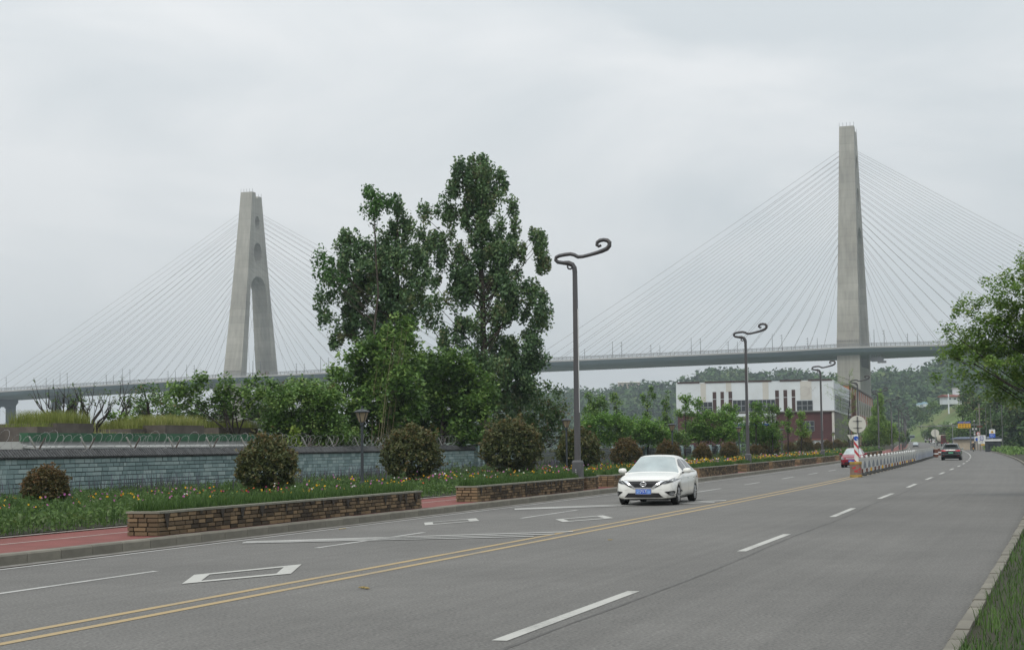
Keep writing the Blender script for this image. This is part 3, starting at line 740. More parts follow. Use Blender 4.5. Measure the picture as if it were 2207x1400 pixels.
# ------------------------------------------------------------------ cable-stayed bridge
TL, TR = Vector((-.1565 * 1071, 1071, 0)), Vector((.2047 * 950, 950, 0))
AX = (TR - TL).normalized(); TX = Vector((-AX.y, AX.x, 0))                 # TX points away from the camera
SPAN = (TR - TL).length
_zt = np.array([-420, -152, 0, 190, 382, 460, 800]); _zz = np.array([34.5, 43.4, 47.6, 51.9, 54.6, 55.0, 53.5])
def zdeck(t): return float(np.interp(t, _zt, _zz))
def BP(t, q, z): p = TL + AX * t + TX * q; return Vector((p.x, p.y, z))
bridge = thing('cable_stayed_bridge', 'long grey cable-stayed road bridge with two A-shaped concrete towers', 'bridge')
def loop_mesh(outer, holes):
    """triangulate a polygon with holes; returns verts2d, tris"""
    vs_, ed = [], []
    for lp in [outer] + holes:
        o = len(vs_); vs_ += [Vector(p) for p in lp]; ed += [(o + i, o + (i + 1) % len(lp)) for i in range(len(lp))]
    r = delaunay_2d_cdt(vs_, ed, [], 0, 1e-5)
    V2, T = r[0], r[2]
    def inside(p, lp):
        c = False; j = len(lp) - 1
        for i in range(len(lp)):
            a, b = lp[i], lp[j]
            if (a[1] > p[1]) != (b[1] > p[1]) and p[0] < (b[0] - a[0]) * (p[1] - a[1]) / (b[1] - a[1]) + a[0]: c = not c
            j = i
        return c
    keep = []
    for t in T:
        c = sum((V2[i] for i in t), Vector((0, 0))) / len(t)
        if inside(c, outer) and not any(inside(c, h) for h in holes): keep.append(tuple(t))
    return V2, keep
def plate_solid(outer, holes, f0, f1):
    """solid from a flat outline: f0(x,y) and f1(x,y) give the two faces"""
    V2, T = loop_mesh(outer, holes); n = len(V2); b = MB()
    b.v = [tuple(f0(*p)) for p in V2] + [tuple(f1(*p)) for p in V2]
    cnt = {}
    for t in T:
        b.f.append(tuple(t)); b.f.append(tuple(i + n for i in reversed(t)))
        for i in range(len(t)):
            e = (t[i], t[(i + 1) % len(t)]); k = (min(e), max(e)); cnt.setdefault(k, []).append(e)
    for k, es in cnt.items():
        if len(es) == 1: a, c = es[0]; b.f.append((c, a, a + n, c + n))
    return b
def tower(t, H, seed):
    zd = zdeck(t); wd, wt, bl = 26.0, 6.6, 7.4
    hw = lambda h: wt + (wd - wt) * (1 - h / H) ** 1.12 if h <= H else wt
    hs = [0, H * .12, H * .25, H * .4, H * .55, H * .7, H * .85, H]
    outer = [(-hw(0) * 1.01, -64), (-hw(0), 0)] + [(-hw(h), h) for h in hs[1:]]
    outer += [(-1.9, H), (-1.3, H - 3.2), (1.3, H - 3.2), (1.9, H - 2)] if True else []
    outer += [(hw(H), H - 2)] + [(hw(h), h) for h in reversed(hs[1:-1])] + [(hw(0), 0), (hw(0) * 1.01, -64)]
    ha = H * .545; r = hw(H * .46) - bl * .72
    arch = [(-(hw(0) - bl), -11)] + [(-(hw(h) - bl * (1 - .28 * h / (H * .46))), h) for h in (1, H * .12, H * .24, H * .36, H * .46)]
    arch += [(-r * math.cos(a), H * .46 + (ha - H * .46) * math.sin(a)) for a in np.linspace(0.2, PI - 0.2, 9)]
    arch += [((hw(h) - bl * (1 - .28 * h / (H * .46))), h) for h in (H * .46, H * .36, H * .24, H * .12, 1)] + [((hw(0) - bl), -11)]
    circ = lambda h, rx, ry: [(rx * math.cos(a), h + ry * math.sin(a)) for a in np.linspace(0, 2 * PI, 20, endpoint=False)]
    low = [(-(hw(0) - bl * 1.3), -60), (-(hw(0) - bl * 1.3), -20), (hw(0) - bl * 1.3, -20), (hw(0) - bl * 1.3, -60)]
    half = lambda h: (12.4 - 4.2 * max(0, h) / H) / 2 if h >= 0 else 6.2
    b = plate_solid(outer, [arch, circ(H * .67, 5.6, 7.0), circ(H * .835, 3.4, 4.6)],
                    lambda q, h: BP(t + half(h), q, zd + h), lambda q, h: BP(t - half(h), q, zd + h))
    tw = b.build('tower', M['concrete'], bridge)
    for a in (-1, 1):
        for k in range(5):
            p = BP(t + a * half(H) * (k / 2 - 1), a * (wt - .5), zd + H - (0 if a < 0 else 2))
            MB().bar(p, p + Vector((0, 0, 2.2)), .16).build('lightning_rod', M['mast'], tw)
    fb = MB()
    for k in range(13): fb.box(BP(t - 5.8 + k * .95, -wd - .05, zd + 3.2), (.35, .35, .5))
    tag(fb.build('bolt_row', M['mast'], tw), kind='stuff')
    return hw
HL, HR = 119.0, 127.0
hwL, hwR = tower(0, HL, 1), tower(SPAN, HR, 2)
# deck: parapet, girder face, soffit
HWD = 22.0
dt = list(np.arange(-400, 700, 7.5))
def HW(t): return 22.0 + 8.0 * (math.exp(-(t / 26) ** 2) + math.exp(-((t - SPAN) / 26) ** 2))
def deck_strip(name, m, prof):
    vs_, fs, n = [], [], len(prof)
    for t in dt:
        z = zdeck(t); w = HW(t); vs_ += [tuple(BP(t, math.copysign(w - 22 + abs(q), q) if abs(q) > 6 else q, z + h)) for q, h in prof]
    for i in range(len(dt) - 1):
        for k in range(n): a, b2 = i * n + k, i * n + (k + 1) % n; fs.append((a, b2, b2 + n, a + n))
    b = MB(); b.v, b.f = vs_, fs; return b.build(name, m, bridge)
deck = deck_strip('deck', M['deck_side'], [(-HWD, -1.25), (-HWD + .6, -3.5), (-HWD + 5, -3.7), (HWD - 5, -3.7), (HWD - .6, -3.5), (HWD, -1.25), (0, -.9)])
deck_strip('deck_soffit', M['deck_low'], [(-HWD + .5, -3.52), (-HWD + 4.2, -5.0), (HWD - 4.2, -5.0), (HWD - .5, -3.52), (0, -3.6)])
for sgn in (-1, 1):
    deck_strip('parapet', M['deck_edge'], [(sgn * (HWD + .05), -1.3), (sgn * (HWD + .05), -.35), (sgn * (HWD - .35), -.35), (sgn * (HWD - .35), -1.3)])
    rl = MB()
    for t0, t1 in zip(dt[:-1], dt[1:]):
        for h in (.15, .55, 1.0, 1.35): rl.bar(BP(t0, sgn * (HW(t0) - .1), zdeck(t0) + h), BP(t1, sgn * (HW(t1) - .1), zdeck(t1) + h), .16, .2)
    for t in np.arange(-400, 690, 2.5): rl.bar(BP(t, sgn * (HW(t) - .1), zdeck(t) - .35), BP(t, sgn * (HW(t) - .1), zdeck(t) + 1.4), .22)
    tag(rl.build('railing', M['rail'], bridge), kind='stuff')
# brackets under the parapet, near the right tower most visible
bk = MB()
for t in np.arange(-390, 690, 6): bk.bar(BP(t, -HW(t) - .05, zdeck(t) - 1.3), BP(t, -HW(t) + .4, zdeck(t) - 2.3), .3)
tag(bk.build('deck_bracket', M['deck_side'], bridge), kind='stuff')
# stay cables: two planes, each side of each tower
NC = 20
for t0, H, hw in ((0, HL, hwL), (SPAN, HR, hwR)):
    zd = zdeck(t0)
    for side in (-1, 1):
        for plane in (-1, 1):
            for i in range(NC):
                h = H * (.33 + .56 * (i / (NC - 1)) ** .8)
                td = t0 + side * (13 + (SPAN / 2 - 17) * (i / (NC - 1)) ** 1.02)
                a = BP(t0 + side * (12.4 - 4.2 * h / H) / 2, plane * (hw(h) - 2.2), zd + h); b2 = BP(td, plane * (HW(td) - 1.2), zdeck(td))
                sag = Vector((0, 0, -.0035 * (b2 - a).length))
                MB().tube([a, a.lerp(b2, .33) + sag * .9, a.lerp(b2, .67) + sag * .9, b2], .075, 4, False).build('cable', M['cable'], bridge)
# approach piers on the left
def pier(t, w=4.6):
    z = zdeck(t) - 4.9; b = MB()
    for q in (-9, 9):
        b.add([BP(t + i * w / 2, q + j * 2.6, zz) for zz in (-16, z) for j in (-1, 1) for i in (-1, 1)], [(0, 1, 3, 2), (4, 6, 7, 5), (0, 4, 5, 1), (2, 3, 7, 6), (0, 2, 6, 4), (1, 5, 7, 3)])
    cap = [(-14, 0), (-14, -2.0), (-9.5, -5.5), (-6, -6.0), (-5, -5), (5, -5), (6, -6), (9.5, -5.5), (14, -2), (14, 0)]
    b.prism(cap, -w / 2 - .2, w / 2 + .2, lambda x, y, h: tuple(BP(t + h, x, z + y)))
    b.build('pier', M['deck_side'], bridge)
for t in (-139, -187, -250, -310, SPAN + 190, SPAN + 260): pier(t)
# maintenance gantry slung under the deck right of the right tower
tg = SPAN + 15; gr_ = math.atan2(AX.y, AX.x)
gantry = thing('inspection_gantry', 'dark steel inspection gantry slung below the bridge deck', 'gantry', BP(tg, -HWD, zdeck(tg) - 8)); go = Vector(gantry.location)
MB().box(BP(tg, -HWD - 1.5, zdeck(tg) - 7.4) - go, (6.5, .5, 2.2), gr_).build('walkway', M['mast'], gantry)
MB().box(BP(tg, -HWD + 5, zdeck(tg) - 7.4) - go, (6.5, .5, 2.2), gr_).build('walkway', M['mast'], gantry)
for k in range(7):
    t = tg - 4 + k * 1.3; MB().bar(BP(t, -HWD - 1.5, zdeck(tg) - 8.2) - go, BP(t + .8, -HWD - 1.5, zdeck(tg) - 3.4 + .2 * k) - go, .28).build('hanger', M['mast'], gantry)
MB().box(BP(tg + 3, -HWD - 1.2, zdeck(tg) - 9.0) - go, (4.6, 3, 1.2), gr_).build('cradle', M['mast'], gantry)
MB().box(BP(tg - 3.5, -HWD - .6, zdeck(tg) - 3.5) - go, (2.6, .6, 2.6), gr_).build('winch_box', M['mast'], gantry)
# lamp columns on the deck
def deck_mast(t, q, hgt, arms):
    b = MB(); p = BP(t, q, zdeck(t) - .3); b.tube([p, p + Vector((0, 0, hgt))], [.2, .11], 5)
    for k in range(arms):
        z = Vector((0, 0, hgt - .8 - 1.5 * k)); b.bar(p + z - AX * 1.1, p + z + AX * .3, .14)
    return b
mi = 0
for base in list(np.arange(-165, 380, 47)) + [409.0]:
    for dtt, q, hgt, arms in ((-14, -15.5, 10, 0), (-8.5, -15.5, 9.5, 2), (1.5, 15.5, 9, 3), (7, 15.5, 8.5, 0)):
        o = deck_mast(base + dtt, q, hgt, arms).build('bridge_mast', M['mast'])
        tag(o, ('plain slender mast' if arms == 0 else 'slender mast with short cross arms') + ' standing on the bridge deck among others alike', 'mast', ('plain' if arms == 0 else 'cross-armed') + ' masts along the bridge deck'); mi += 1
trk = MB(); pt = BP(17, -15.0, zdeck(17)); trk.box(pt + Vector((0, 0, .9)), (5.5, 2.2, 1.6), math.atan2(AX.y, AX.x)); trk.box(pt + AX * 1.8 + Vector((0, 0, 1.9)), (1.6, 2.0, 1.0), math.atan2(AX.y, AX.x))
tag(trk.build('distant_truck', M['rust']), 'small reddish truck crossing the bridge beside the left tower', 'truck')

# ------------------------------------------------------------------ stone garden wall with tiled coping
WALL_O, WZ = -35.2, .2
WL0, WL1 = l_at(-70, WALL_O, .3), l_at(1022, WALL_O, .3)
def tint_box(name, m, t, size=(1, 1, 1), bev=0.06):
    b = bmesh.new(); bmesh.ops.create_cube(b, size=1)
    for v in b.verts:
        if v.co.y < 0: v.co.x *= 1 - bev; v.co.z *= 1 - bev * 2
    me = bpy.data.meshes.new(name); b.to_mesh(me); b.free()
    a = me.attributes.new('tint', 'FLOAT', 'FACE'); a.data.foreach_set('value', [t] * len(me.polygons)); me.materials.append(m)
    return me
wall = thing('garden_wall', 'long blue-green stone block wall with dark tiled coping behind the flower bed', 'wall')
def run_solid(name, m, l0, l1, prof, parent, step=2.0):
    """solid swept along the road; prof = closed list of (offset, z)"""
    ls = list(np.arange(l0, l1, step)) + [l1]; n = len(prof); b = MB()
    for q in ls: b.v += [tuple(RP(q, o, z)) for o, z in prof]
    for i in range(len(ls) - 1):
        for k in range(n): a, c = i * n + k, i * n + (k + 1) % n; b.f.append((a, c, c + n, a + n))
    b.f += [tuple(range(n))[::-1], tuple(range((len(ls) - 1) * n, len(ls) * n))]
    return b.build(name, m, parent)
run_solid('core', M['wall_joint'], WL0, WL1, [(WALL_O - .3, 0), (WALL_O, 0), (WALL_O, 1.74), (WALL_O - .3, 1.74)], wall)
run_solid('coping', M['wall_tile'], WL0 - .1, WL1 + .1, [(WALL_O - .42, 1.74), (WALL_O + .1, 1.74), (WALL_O + .12, 1.80), (WALL_O - .10, 2.02), (WALL_O - .22, 2.02), (WALL_O - .44, 1.80)], wall)
run_solid('ridge', M['wall_tile'], WL0 - .1, WL1 + .1, [(WALL_O - .23, 2.0), (WALL_O - .09, 2.0), (WALL_O - .09, 2.09), (WALL_O - .23, 2.09)], wall)
et = MB(); q = WL0
while q < WL1:
    et.bar(RP(q, WALL_O + .17, 1.79), RP(q, WALL_O - .08, 2.04), .085, .07); q += .175
tag(et.build('eave_tile', M['wall_tile'], wall), kind='stuff')
BR_W = [tint_box('brick', M['wall_brick'], t) for t in (0.05, .2, .35, .5, .65, .8, .95)]
rowh = .17; nb_ = 0; rest = MB(); rest_t = []
cand = []
ROWS = [.19, .15, .18, .145, .19, .16, .175, .15, .19]
for r in range(9):
    q = WL0 - R.random() * .3; zc = WZ + sum(ROWS[:r]) + ROWS[r] / 2
    while q < WL1 - .05:
        w = R.choice((.26, .34, .42, .5, .58, .66)) * R.uniform(.9, 1.1); w = min(w, WL1 - q)
        cand.append((q + w / 2, zc, w, ROWS[r])); q += w
cand.sort(key=lambda c: (0 if 30 < project(RP(c[0], WALL_O, c[1]))[0] else 1, c[0]))
for lc, z, w, rowh in cand:
    px = project(RP(lc, WALL_O, z))
    pr = R.uniform(.012, .035)
    if nb_ < 298 and px[0] > 20 and z > .45:
        o = link('brick', R.choice(BR_W), wall, RP(lc, WALL_O + pr - .02, z)); o.rotation_euler.z = heading(lc)
        o.scale = (w - R.uniform(.014, .024), .06, rowh - R.uniform(.014, .024)); nb_ += 1
    else:
        n0 = len(rest.f); rest.box(RP(lc, WALL_O + pr - .02, z), (w - R.uniform(.014, .024), .06, rowh - R.uniform(.014, .024)), heading(lc)); rest_t += [R.choice((.05, .2, .35, .5, .65, .8, .95))] * (len(rest.f) - n0)
me = rest.mesh('brickwork', M['wall_brick']); a = me.attributes.new('tint', 'FLOAT', 'FACE'); a.data.foreach_set('value', rest_t)
tag(link('brickwork', me, wall), kind='stuff')
# end pillar, built of larger blocks
for k in range(9):
    o = link('pillar_block', R.choice(BR_W), wall, RP(WL1 + .22, WALL_O + .02, WZ + .205 * (k + .5))); o.rotation_euler.z = heading(WL1); o.scale = (.44, .5, .19)
MB().box(RP(WL1 + .22, WALL_O, 2.07), (.5, .56, .1), heading(WL1)).build('pillar_cap', M['wall_tile'], wall)
# razor wire on V brackets
wire = thing('razor_wire', 'coiled silver razor wire on V brackets along the top of the garden wall', 'razor wire')
hx = []; n_t = int((WL1 - WL0) / .62)
for i in range(n_t * 14):
    a = 2 * PI * i / 14; lw = WL0 + .62 * i / 14
    wob = .05 * math.sin(lw * 1.7) + .035 * math.sin(lw * 4.1)
    rr = .29 + .06 * math.sin(lw * 2.3 + 1)
    hx.append(RP(lw + .25 * math.sin(lw * .9) + .2 * math.sin(a) , WALL_O - .15 + rr * math.cos(a), 2.36 + wob + rr * math.sin(a)))
MB().tube(hx, .0065, 3, False).build('coil', M['wire'], wire)
bb = MB()
for i in range(0, len(hx) - 1, 1):
    p = hx[i]; bb.box(p, (.022, .008, .034), R.random() * 3)
tag(bb.build('barb', M['wire'], wire), kind='stuff')
q = WL0 + 1.0
while q < WL1:
    MB().bar(RP(q + .02, WALL_O - .15, 2.06), RP(q + .22, WALL_O - .02, 2.5), .05).build('bracket', M['bracket_dark'], wire)
    MB().bar(RP(q - .1, WALL_O - .16, 2.06), RP(q - .42, WALL_O - .25, 2.52), .05).build('bracket', M['bracket_pale'], wire)
    q += 3.3

# fence beyond the wall: stone pillars, iron boards and bars
def fence(name, label, l0, l1, ps):
    f = thing(name, label, 'fence'); o_ = -35.5
    for q in ps:
        for k in range(10):
            b = link('pillar_block', R.choice(BR_W), f, RP(q, o_, .2 + .165 * (k + .5))); b.rotation_euler.z = heading(q); b.scale = (.46, .44, .152)
        MB().box(RP(q, o_, 1.02), (.43, .41, 1.64), heading(q)).build('pillar', M['wall_joint'], f)
    br = MB()
    for a, b in zip(ps[:-1], ps[1:]):
        for z0, hh in ((1.48, .16), (1.24, .10), (.42, .08)):
            MB().bar(RP(a + .24, o_, z0), RP(b - .24, o_, z0), .05, hh).build('rail', M['iron_grey'], f)
        for q in np.arange(a + .34, b - .3, .14): br.bar(RP(q, o_, .22), RP(q, o_, 1.7), .022)
    tag(br.build('bars', M['iron'], f), kind='stuff')
ps = [l_at(p, -35.5, .3) for p in (1036, 1192, 1309, 1378)]
ps2 = []
x = ps[0]
while x < 240: ps2.append(x); x += 6.4
fence('iron_fence', 'dark iron fence with stone block pillars beyond the end of the garden wall', ps2[0], ps2[-1], ps2)

# ------------------------------------------------------------------ planters
PO = KERB - .38
BR_P = [tint_box('brick', M['planter_brick'], t, bev=.08) for t in (.0, .12, .25, .38, .5, .62, .75, .9, 1.0)]
def brick_tints(end): return R.choice(BR_P[4:]) if end else R.choice(BR_P[:8])  # paler bricks at the near end paint in the light on it
LAMP_L = l_at(1246, -18.62, WALK)
PLANTERS = [(31.0, 46.1), (51.1, LAMP_L - .35), (68.9, 83), (87.9, 100.4), (103.8, 113.7), (115.5, 128), (131.2, 143), (147, 160), (164, 177), (181, 194), (198, 211), (215, 228), (232, 245)]
PNAMES = ['long brick planter nearest the camera, at the left end of the row of planters', 'brick planter with a scroll-armed street lamp at its far end',
          'brick planter partly hidden behind the white sedan', 'brick planter just right of the white sedan', 'short brick planter right after the second street lamp',
          'brick planter with the third street lamp at its far end', 'brick planter half hidden behind the red car', 'brick planter on the bend, behind the red car',
          'low brick planter on the bend beside the red path', 'distant brick planter on the bend, next but one behind the red car', 'distant brick planter on the bend under a street lamp', 'far brick planter on the curve', 'farthest brick planter on the curve']
PH, PD = .47, .75
def planter(i, l0, l1, o_front, label, fine):
    t = thing('brick_planter', label, 'planter', RP((l0 + l1) / 2, o_front - PD / 2, WALK), group='brick planters along the kerb')
    base = RP((l0 + l1) / 2, o_front - PD / 2, WALK)
    def P(l, o, z): return RP(l, o, z + WALK) - base
    def solid(name, m, o0, o1, z0, z1, la, lb):
        ls = list(np.arange(la, lb, 3.0)) + [lb]; b = MB()
        for q in ls: b.v += [tuple(P(q, o, z)) for o, z in ((o0, z0), (o1, z0), (o1, z1), (o0, z1))]
        for k in range(len(ls) - 1):
            for j in range(4): a, c = 4 * k + j, 4 * k + (j + 1) % 4; b.f.append((a, c, c + 4, a + 4))
        b.f += [(3, 2, 1, 0), tuple(4 * (len(ls) - 1) + j for j in range(4))]
        return b.build(name, m, t)
    solid('core', M['mortar'], o_front - PD + .03, o_front - .03, 0, PH, l0 + .03, l1 - .03)
    q = l0 - .03
    while q < l1:                                   # coping slabs
        e = min(q + R.uniform(1.1, 1.5), l1 + .03); solid('coping_slab', M['coping'], o_front - .24, o_front + .035, PH, PH + .045, q + .004, e - .004); q = e
    solid('coping_slab', M['coping'], o_front - PD - .02, o_front - .24, PH, PH + .045, l0 - .03, l0 + .22)
    nr = 5; rh = PH / nr; rest = MB(); rt = []
    def put(l, o, z, w, rz, end):
        me = brick_tints(end); sc = (w - R.uniform(.008, .02), .07 + R.uniform(-.015, .02), rh - R.uniform(.006, .016)); p = P(l, o, z)
        if fine:
            b = link('brick', me, t, p); b.rotation_euler.z = rz; b.scale = sc
        else:
            n0 = len(rest.f); rest.box(p, sc, rz); rt.extend([me.attributes['tint'].data[0].value] * (len(rest.f) - n0))
    for r in range(nr):
        q = l0
        while q < l1 - .04:
            w = min(R.uniform(.22, .46), l1 - q)
            put(q + w / 2, o_front - .025, rh * (r + .5), w, heading(q), q < l0 + 1.2); q += w
        q = 0
        while q < PD - .03:
            w = min(R.uniform(.2, .34), PD - q)
            put(l0 + .02, o_front - q - w / 2, rh * (r + .5), w, heading(l0) - PI / 2, True); q += w
    ds = MB(); q = l0 + .2
    while q < l1 - .3 and l0 < 130:
        w0 = R.uniform(.06, .30); dpt = R.uniform(.06, .34); pts_ = [(q, PH), (q + w0, PH), (q + w0 * .8, PH - dpt * .5), (q + w0 * .55, PH - dpt), (q + w0 * .4, PH - dpt * .92), (q + w0 * .12, PH - dpt * .4)]
        ds.add([tuple(P(a_, o_front + .034, z_)) for a_, z_ in pts_], [tuple(range(6))]); q += R.uniform(.35, 1.1)
    if ds.f: tag(ds.build('drip_stain', M['drip'], t), kind='stuff')
    if not fine:
        me = rest.mesh('brickwork', M['planter_brick']); a = me.attributes.new('tint', 'FLOAT', 'FACE'); a.data.foreach_set('value', rt)
        tag(link('brickwork', me, t), kind='stuff')
for i, (a, b) in enumerate(PLANTERS): planter(i, a, b, PO, PNAMES[i], i < 3)
planter(99, LAMP_L + .6, LAMP_L + 2.4, PO - .12, 'short dark end piece of planter just right of the nearest street lamp', True)

# ------------------------------------------------------------------ street lamps with scroll arms
def sweep(path, rads, n=4): return MB().tube(path, rads, n)
LAMP_PATH = [(0, 8.6), (-.02, 8.8), (-.10, 8.93), (-.26, 9.0), (-.5, 9.02), (-.70, 9.06), (-.79, 9.15), (-.77, 9.25), (-.64, 9.31), (-.40, 9.345), (-.17, 9.36), (-.02, 9.32), (.14, 9.23), (.34, 9.235), (.62, 9.29), (.92, 9.36),
             (1.16, 9.43), (1.33, 9.50), (1.43, 9.61), (1.44, 9.74), (1.35, 9.83), (1.20, 9.86), (1.05, 9.84), (.94, 9.77), (.92, 9.67), (1.0, 9.61), (1.1, 9.65)]
def make_lamp():
    t = thing('street_lamp', '', 'street lamp', group='scroll-armed street lamps along the left kerb')
    b = MB(); b.prism([(-.19, -.19), (.19, -.19), (.19, .19), (-.19, .19)], 0, 1.1); b.add([(x * s, y * s, z) for z, s in ((1.1, .19), (1.17, .155)) for x, y in ((-1, -1), (1, -1), (1, 1), (-1, 1))], [(0, 1, 5, 4), (1, 2, 6, 5), (2, 3, 7, 6), (3, 0, 4, 7), (4, 5, 6, 7)])
    base = b.build('base', M['lamp_base'], t)
    p = MB(); p.add([(x * s, y * s, z) for z, s in ((1.1, .105), (8.65, .078)) for x, y in ((-1, -1), (1, -1), (1, 1), (-1, 1))], [(0, 1, 5, 4), (1, 2, 6, 5), (2, 3, 7, 6), (3, 0, 4, 7), (4, 5, 6, 7)])
    pole = p.build('pole', M['lamp_metal'], t)
    MB().box((.098, 0, 5.1), (.02, .075, 4.1)).build('light_strip', M['lamp_strip'], pole)
    rad = [.10] * 4 + [.075] * 9 + [.07, .072, .078, .085, .09, .09, .088, .082, .078, .08, .075, .07, .06, .05, .045]
    arm = MB().tube([(x, 0, z) for x, z in LAMP_PATH], rad, 4).build('arm', M['lamp_metal'], t)
    MB().tube([(-.2 + .10 * math.cos(a), 0, 8.86 + .10 * math.sin(a)) for a in np.linspace(.6, 5.6, 12)], .035, 4).build('scroll', M['lamp_metal'], arm)
    for i, f in enumerate(((0, 0, 1, 1), ) * 0): pass
    return t
def glyph(b, f, cx, cy, s, seed):
    """a small brush-like mark of a few strokes, illegible as in the photograph at this size; f maps (x, y) to a point, thin box strokes"""
    r = random.Random(seed); st = s * .13
    for k in range(r.choice((3, 4))): y = cy + s * (.40 - .8 * (k + .5) / 4) + r.uniform(-.04, .04) * s; w = s * r.uniform(.55, .95); f(b, cx, y, w, st)
    for k in range(r.choice((1, 2, 2))): x = cx + s * r.uniform(-.3, .3); f(b, x, cy + r.uniform(-.05, .05) * s, st, s * r.uniform(.6, .95))
lamp0 = make_lamp()
lt = MB()
for k in range(6):
    glyph(lt, lambda b, x, y, w, h: b.box((x, -.193, y), (w, .006, h)), -.03, .80 - .085 * k, .062, 40 + k)
tag(lt.build('lettering', M['lettering'], [c for c in lamp0.children if c.name.startswith('base')][0]), kind='stuff')
LAMPS = [(1246, 515, 'nearest scroll-armed street lamp, tall beside the second planter'), (1613, 696, 'second scroll-armed street lamp, right of the white sedan'), (1773, 776, 'third scroll-armed street lamp, in front of the white building'),
         (1852, 808, 'scroll-armed street lamp rising above the round sign disc'), (1895, 834, 'scroll-armed street lamp in front of the bridge pier and feathery tree'), (1923, 853, 'scroll-armed street lamp standing clear to the right of the feathery tree'),
         (1939, 868, 'first of the far cluster of scroll-armed street lamps'), (1945, 876, 'second of the far cluster of scroll-armed street lamps')]
LAMPS = [(l_at(px, -18.62, WALK), top, lab) for px, top, lab in LAMPS]
LAMPS = [(l, (at(project(RP(l, -18.62))[0], top, RP(l, -18.62).y).z - WALK - zroad(l)) / 9.95, lab) for l, top, lab in LAMPS]
for k in range(7): LAMPS.append((LAMPS[7][0] + 45 * (k + 1), .95, 'small distant scroll-armed street lamp in the overlapping far cluster'))
for i, (l, s, lab) in enumerate(LAMPS):
    t = lamp0 if i == 0 else copy_tree(lamp0)
    t.location = RP(l, -18.62, WALK); t.rotation_euler.z = heading(l) - PI / 2; t.scale = (min(1.08, max(.92, s)),) * 2 + (s,); t['label'] = lab

# ------------------------------------------------------------------ garden lamps
def make_garden_lamp():
    t = thing('garden_lamp', '', 'garden lamp', group='lantern lamps in the flower bed')
    MB().lathe([(.11, 0), (.11, .35), (.08, .42), (.06, .6), (.055, 2.6), (.08, 2.66), (.085, 2.74), (.07, 2.78)], 10).build('pole', M['garden_metal'], t)
    lan = MB().lathe([(.115, 2.78), (.27, 3.16)], 6).build('lantern', M['lamp_glass'], t)
    f = MB()
    for k in range(6):
        a = 2 * PI * k / 6; MB().bar((.118 * math.cos(a), .118 * math.sin(a), 2.77), (.278 * math.cos(a), .278 * math.sin(a), 3.17), .022).build('frame_bar', M['garden_metal'], lan)
    MB().lathe([(.30, 3.16), (.33, 3.19), (.24, 3.25), (.09, 3.29), (.03, 3.31)], 12).build('cap', M['garden_metal'], t)
    MB().lathe([(.02, 3.3), (.035, 3.35), (.008, 3.44)], 8).build('finial', M['garden_metal'], t)
    return t
gl0 = make_garden_lamp()
for i, (px, lab) in enumerate([(781, 'lantern garden lamp between the two nearest red shrubs, by the stone wall'), (1222, 'lantern garden lamp just left of the nearest street lamp'), (1450, 'lantern garden lamp above the roof of the white sedan'),
        (1594, 'lantern garden lamp just left of the second street lamp'), (1686, 'lantern garden lamp right of the second street lamp, before the building'), (1749, 'lantern garden lamp just left of the third street lamp'),
        (1797, 'lantern garden lamp between the third street lamp and the red car'), (1829, 'small lantern garden lamp at the corner of the grey side wall'), (1858, 'far lantern garden lamp beyond the round sign')]):
    t = gl0 if i == 0 else copy_tree(gl0); l = l_at(px, -26.9, .25); t.location = RP(l, -26.9, .24); t['label'] = lab; t.rotation_euler.z = R.random()
    t.scale = (1, 1, 1.0)

# ------------------------------------------------------------------ annex with green parapet and roof planters (behind the wall)
annex = thing('annex', 'low flat-roofed annex with green parapet behind the stone wall', 'building')
AO = -39.0; al0, al1 = l_at(58, AO, 2), l_at(600, AO, 2)
run_solid('wall', M['house_wall'], al0, al1, [(AO - 14, -.2), (AO, -.2), (AO + .02, 2.40), (AO - 14, 2.40)], annex, 4)
run_solid('eave_slab', M['house_wall'], al0 - .2, al1 + .2, [(AO - .2, 2.18), (AO + .5, 2.10), (AO + .5, 2.16), (AO - .2, 2.3)], annex, 4)
run_solid('parapet', M['green_band'], al0 - .1, al1 + .1, [(AO - .3, 2.40), (AO + .12, 2.40), (AO + .12, 2.74), (AO - .3, 2.74)], annex, 4)
def roof_box(p0, p1, o0, o1, z0, z1, name, label, m):
    a, b = l_at(p0, o0, 2.7), l_at(p1, o0, 2.7)
    o = run_solid(name, m, a, b, [(o1, z0), (o0, z0), (o0, z1), (o1, z1)], None, 3); tag(o, label, 'planter', 'concrete planters on the annex roof'); return o
roof_box(80, 121, -40.2, -42.5, 2.42, 3.02, 'roof_planter', 'low left block of the concrete roof planters', M['concrete_dark'])
roof_box(121.5, 201, -40.2, -43, 2.42, 3.18, 'roof_planter', 'taller concrete roof planter under the bare trees', M['concrete_dark'])
roof_box(356, 440, -40.2, -43, 2.42, 3.17, 'roof_planter', 'concrete roof planter in the middle, capped with dry grass', M['concrete_dark'])
roof_box(282, 355, -41.2, -44, 2.42, 3.0, 'roof_planter', 'low dark-edged roof planter left of the middle one', M['concrete_dark'])
roof_box(471, 556, -41.2, -44, 2.42, 3.12, 'roof_planter', 'low dark-edged roof planter at the right of the roof', M['concrete_dark'])
roof_box(715, 760, -41.0, -44, 2.0, 3.0, 'roof_planter', 'small concrete planter half hidden behind the green shrub', M['concrete_dark'])

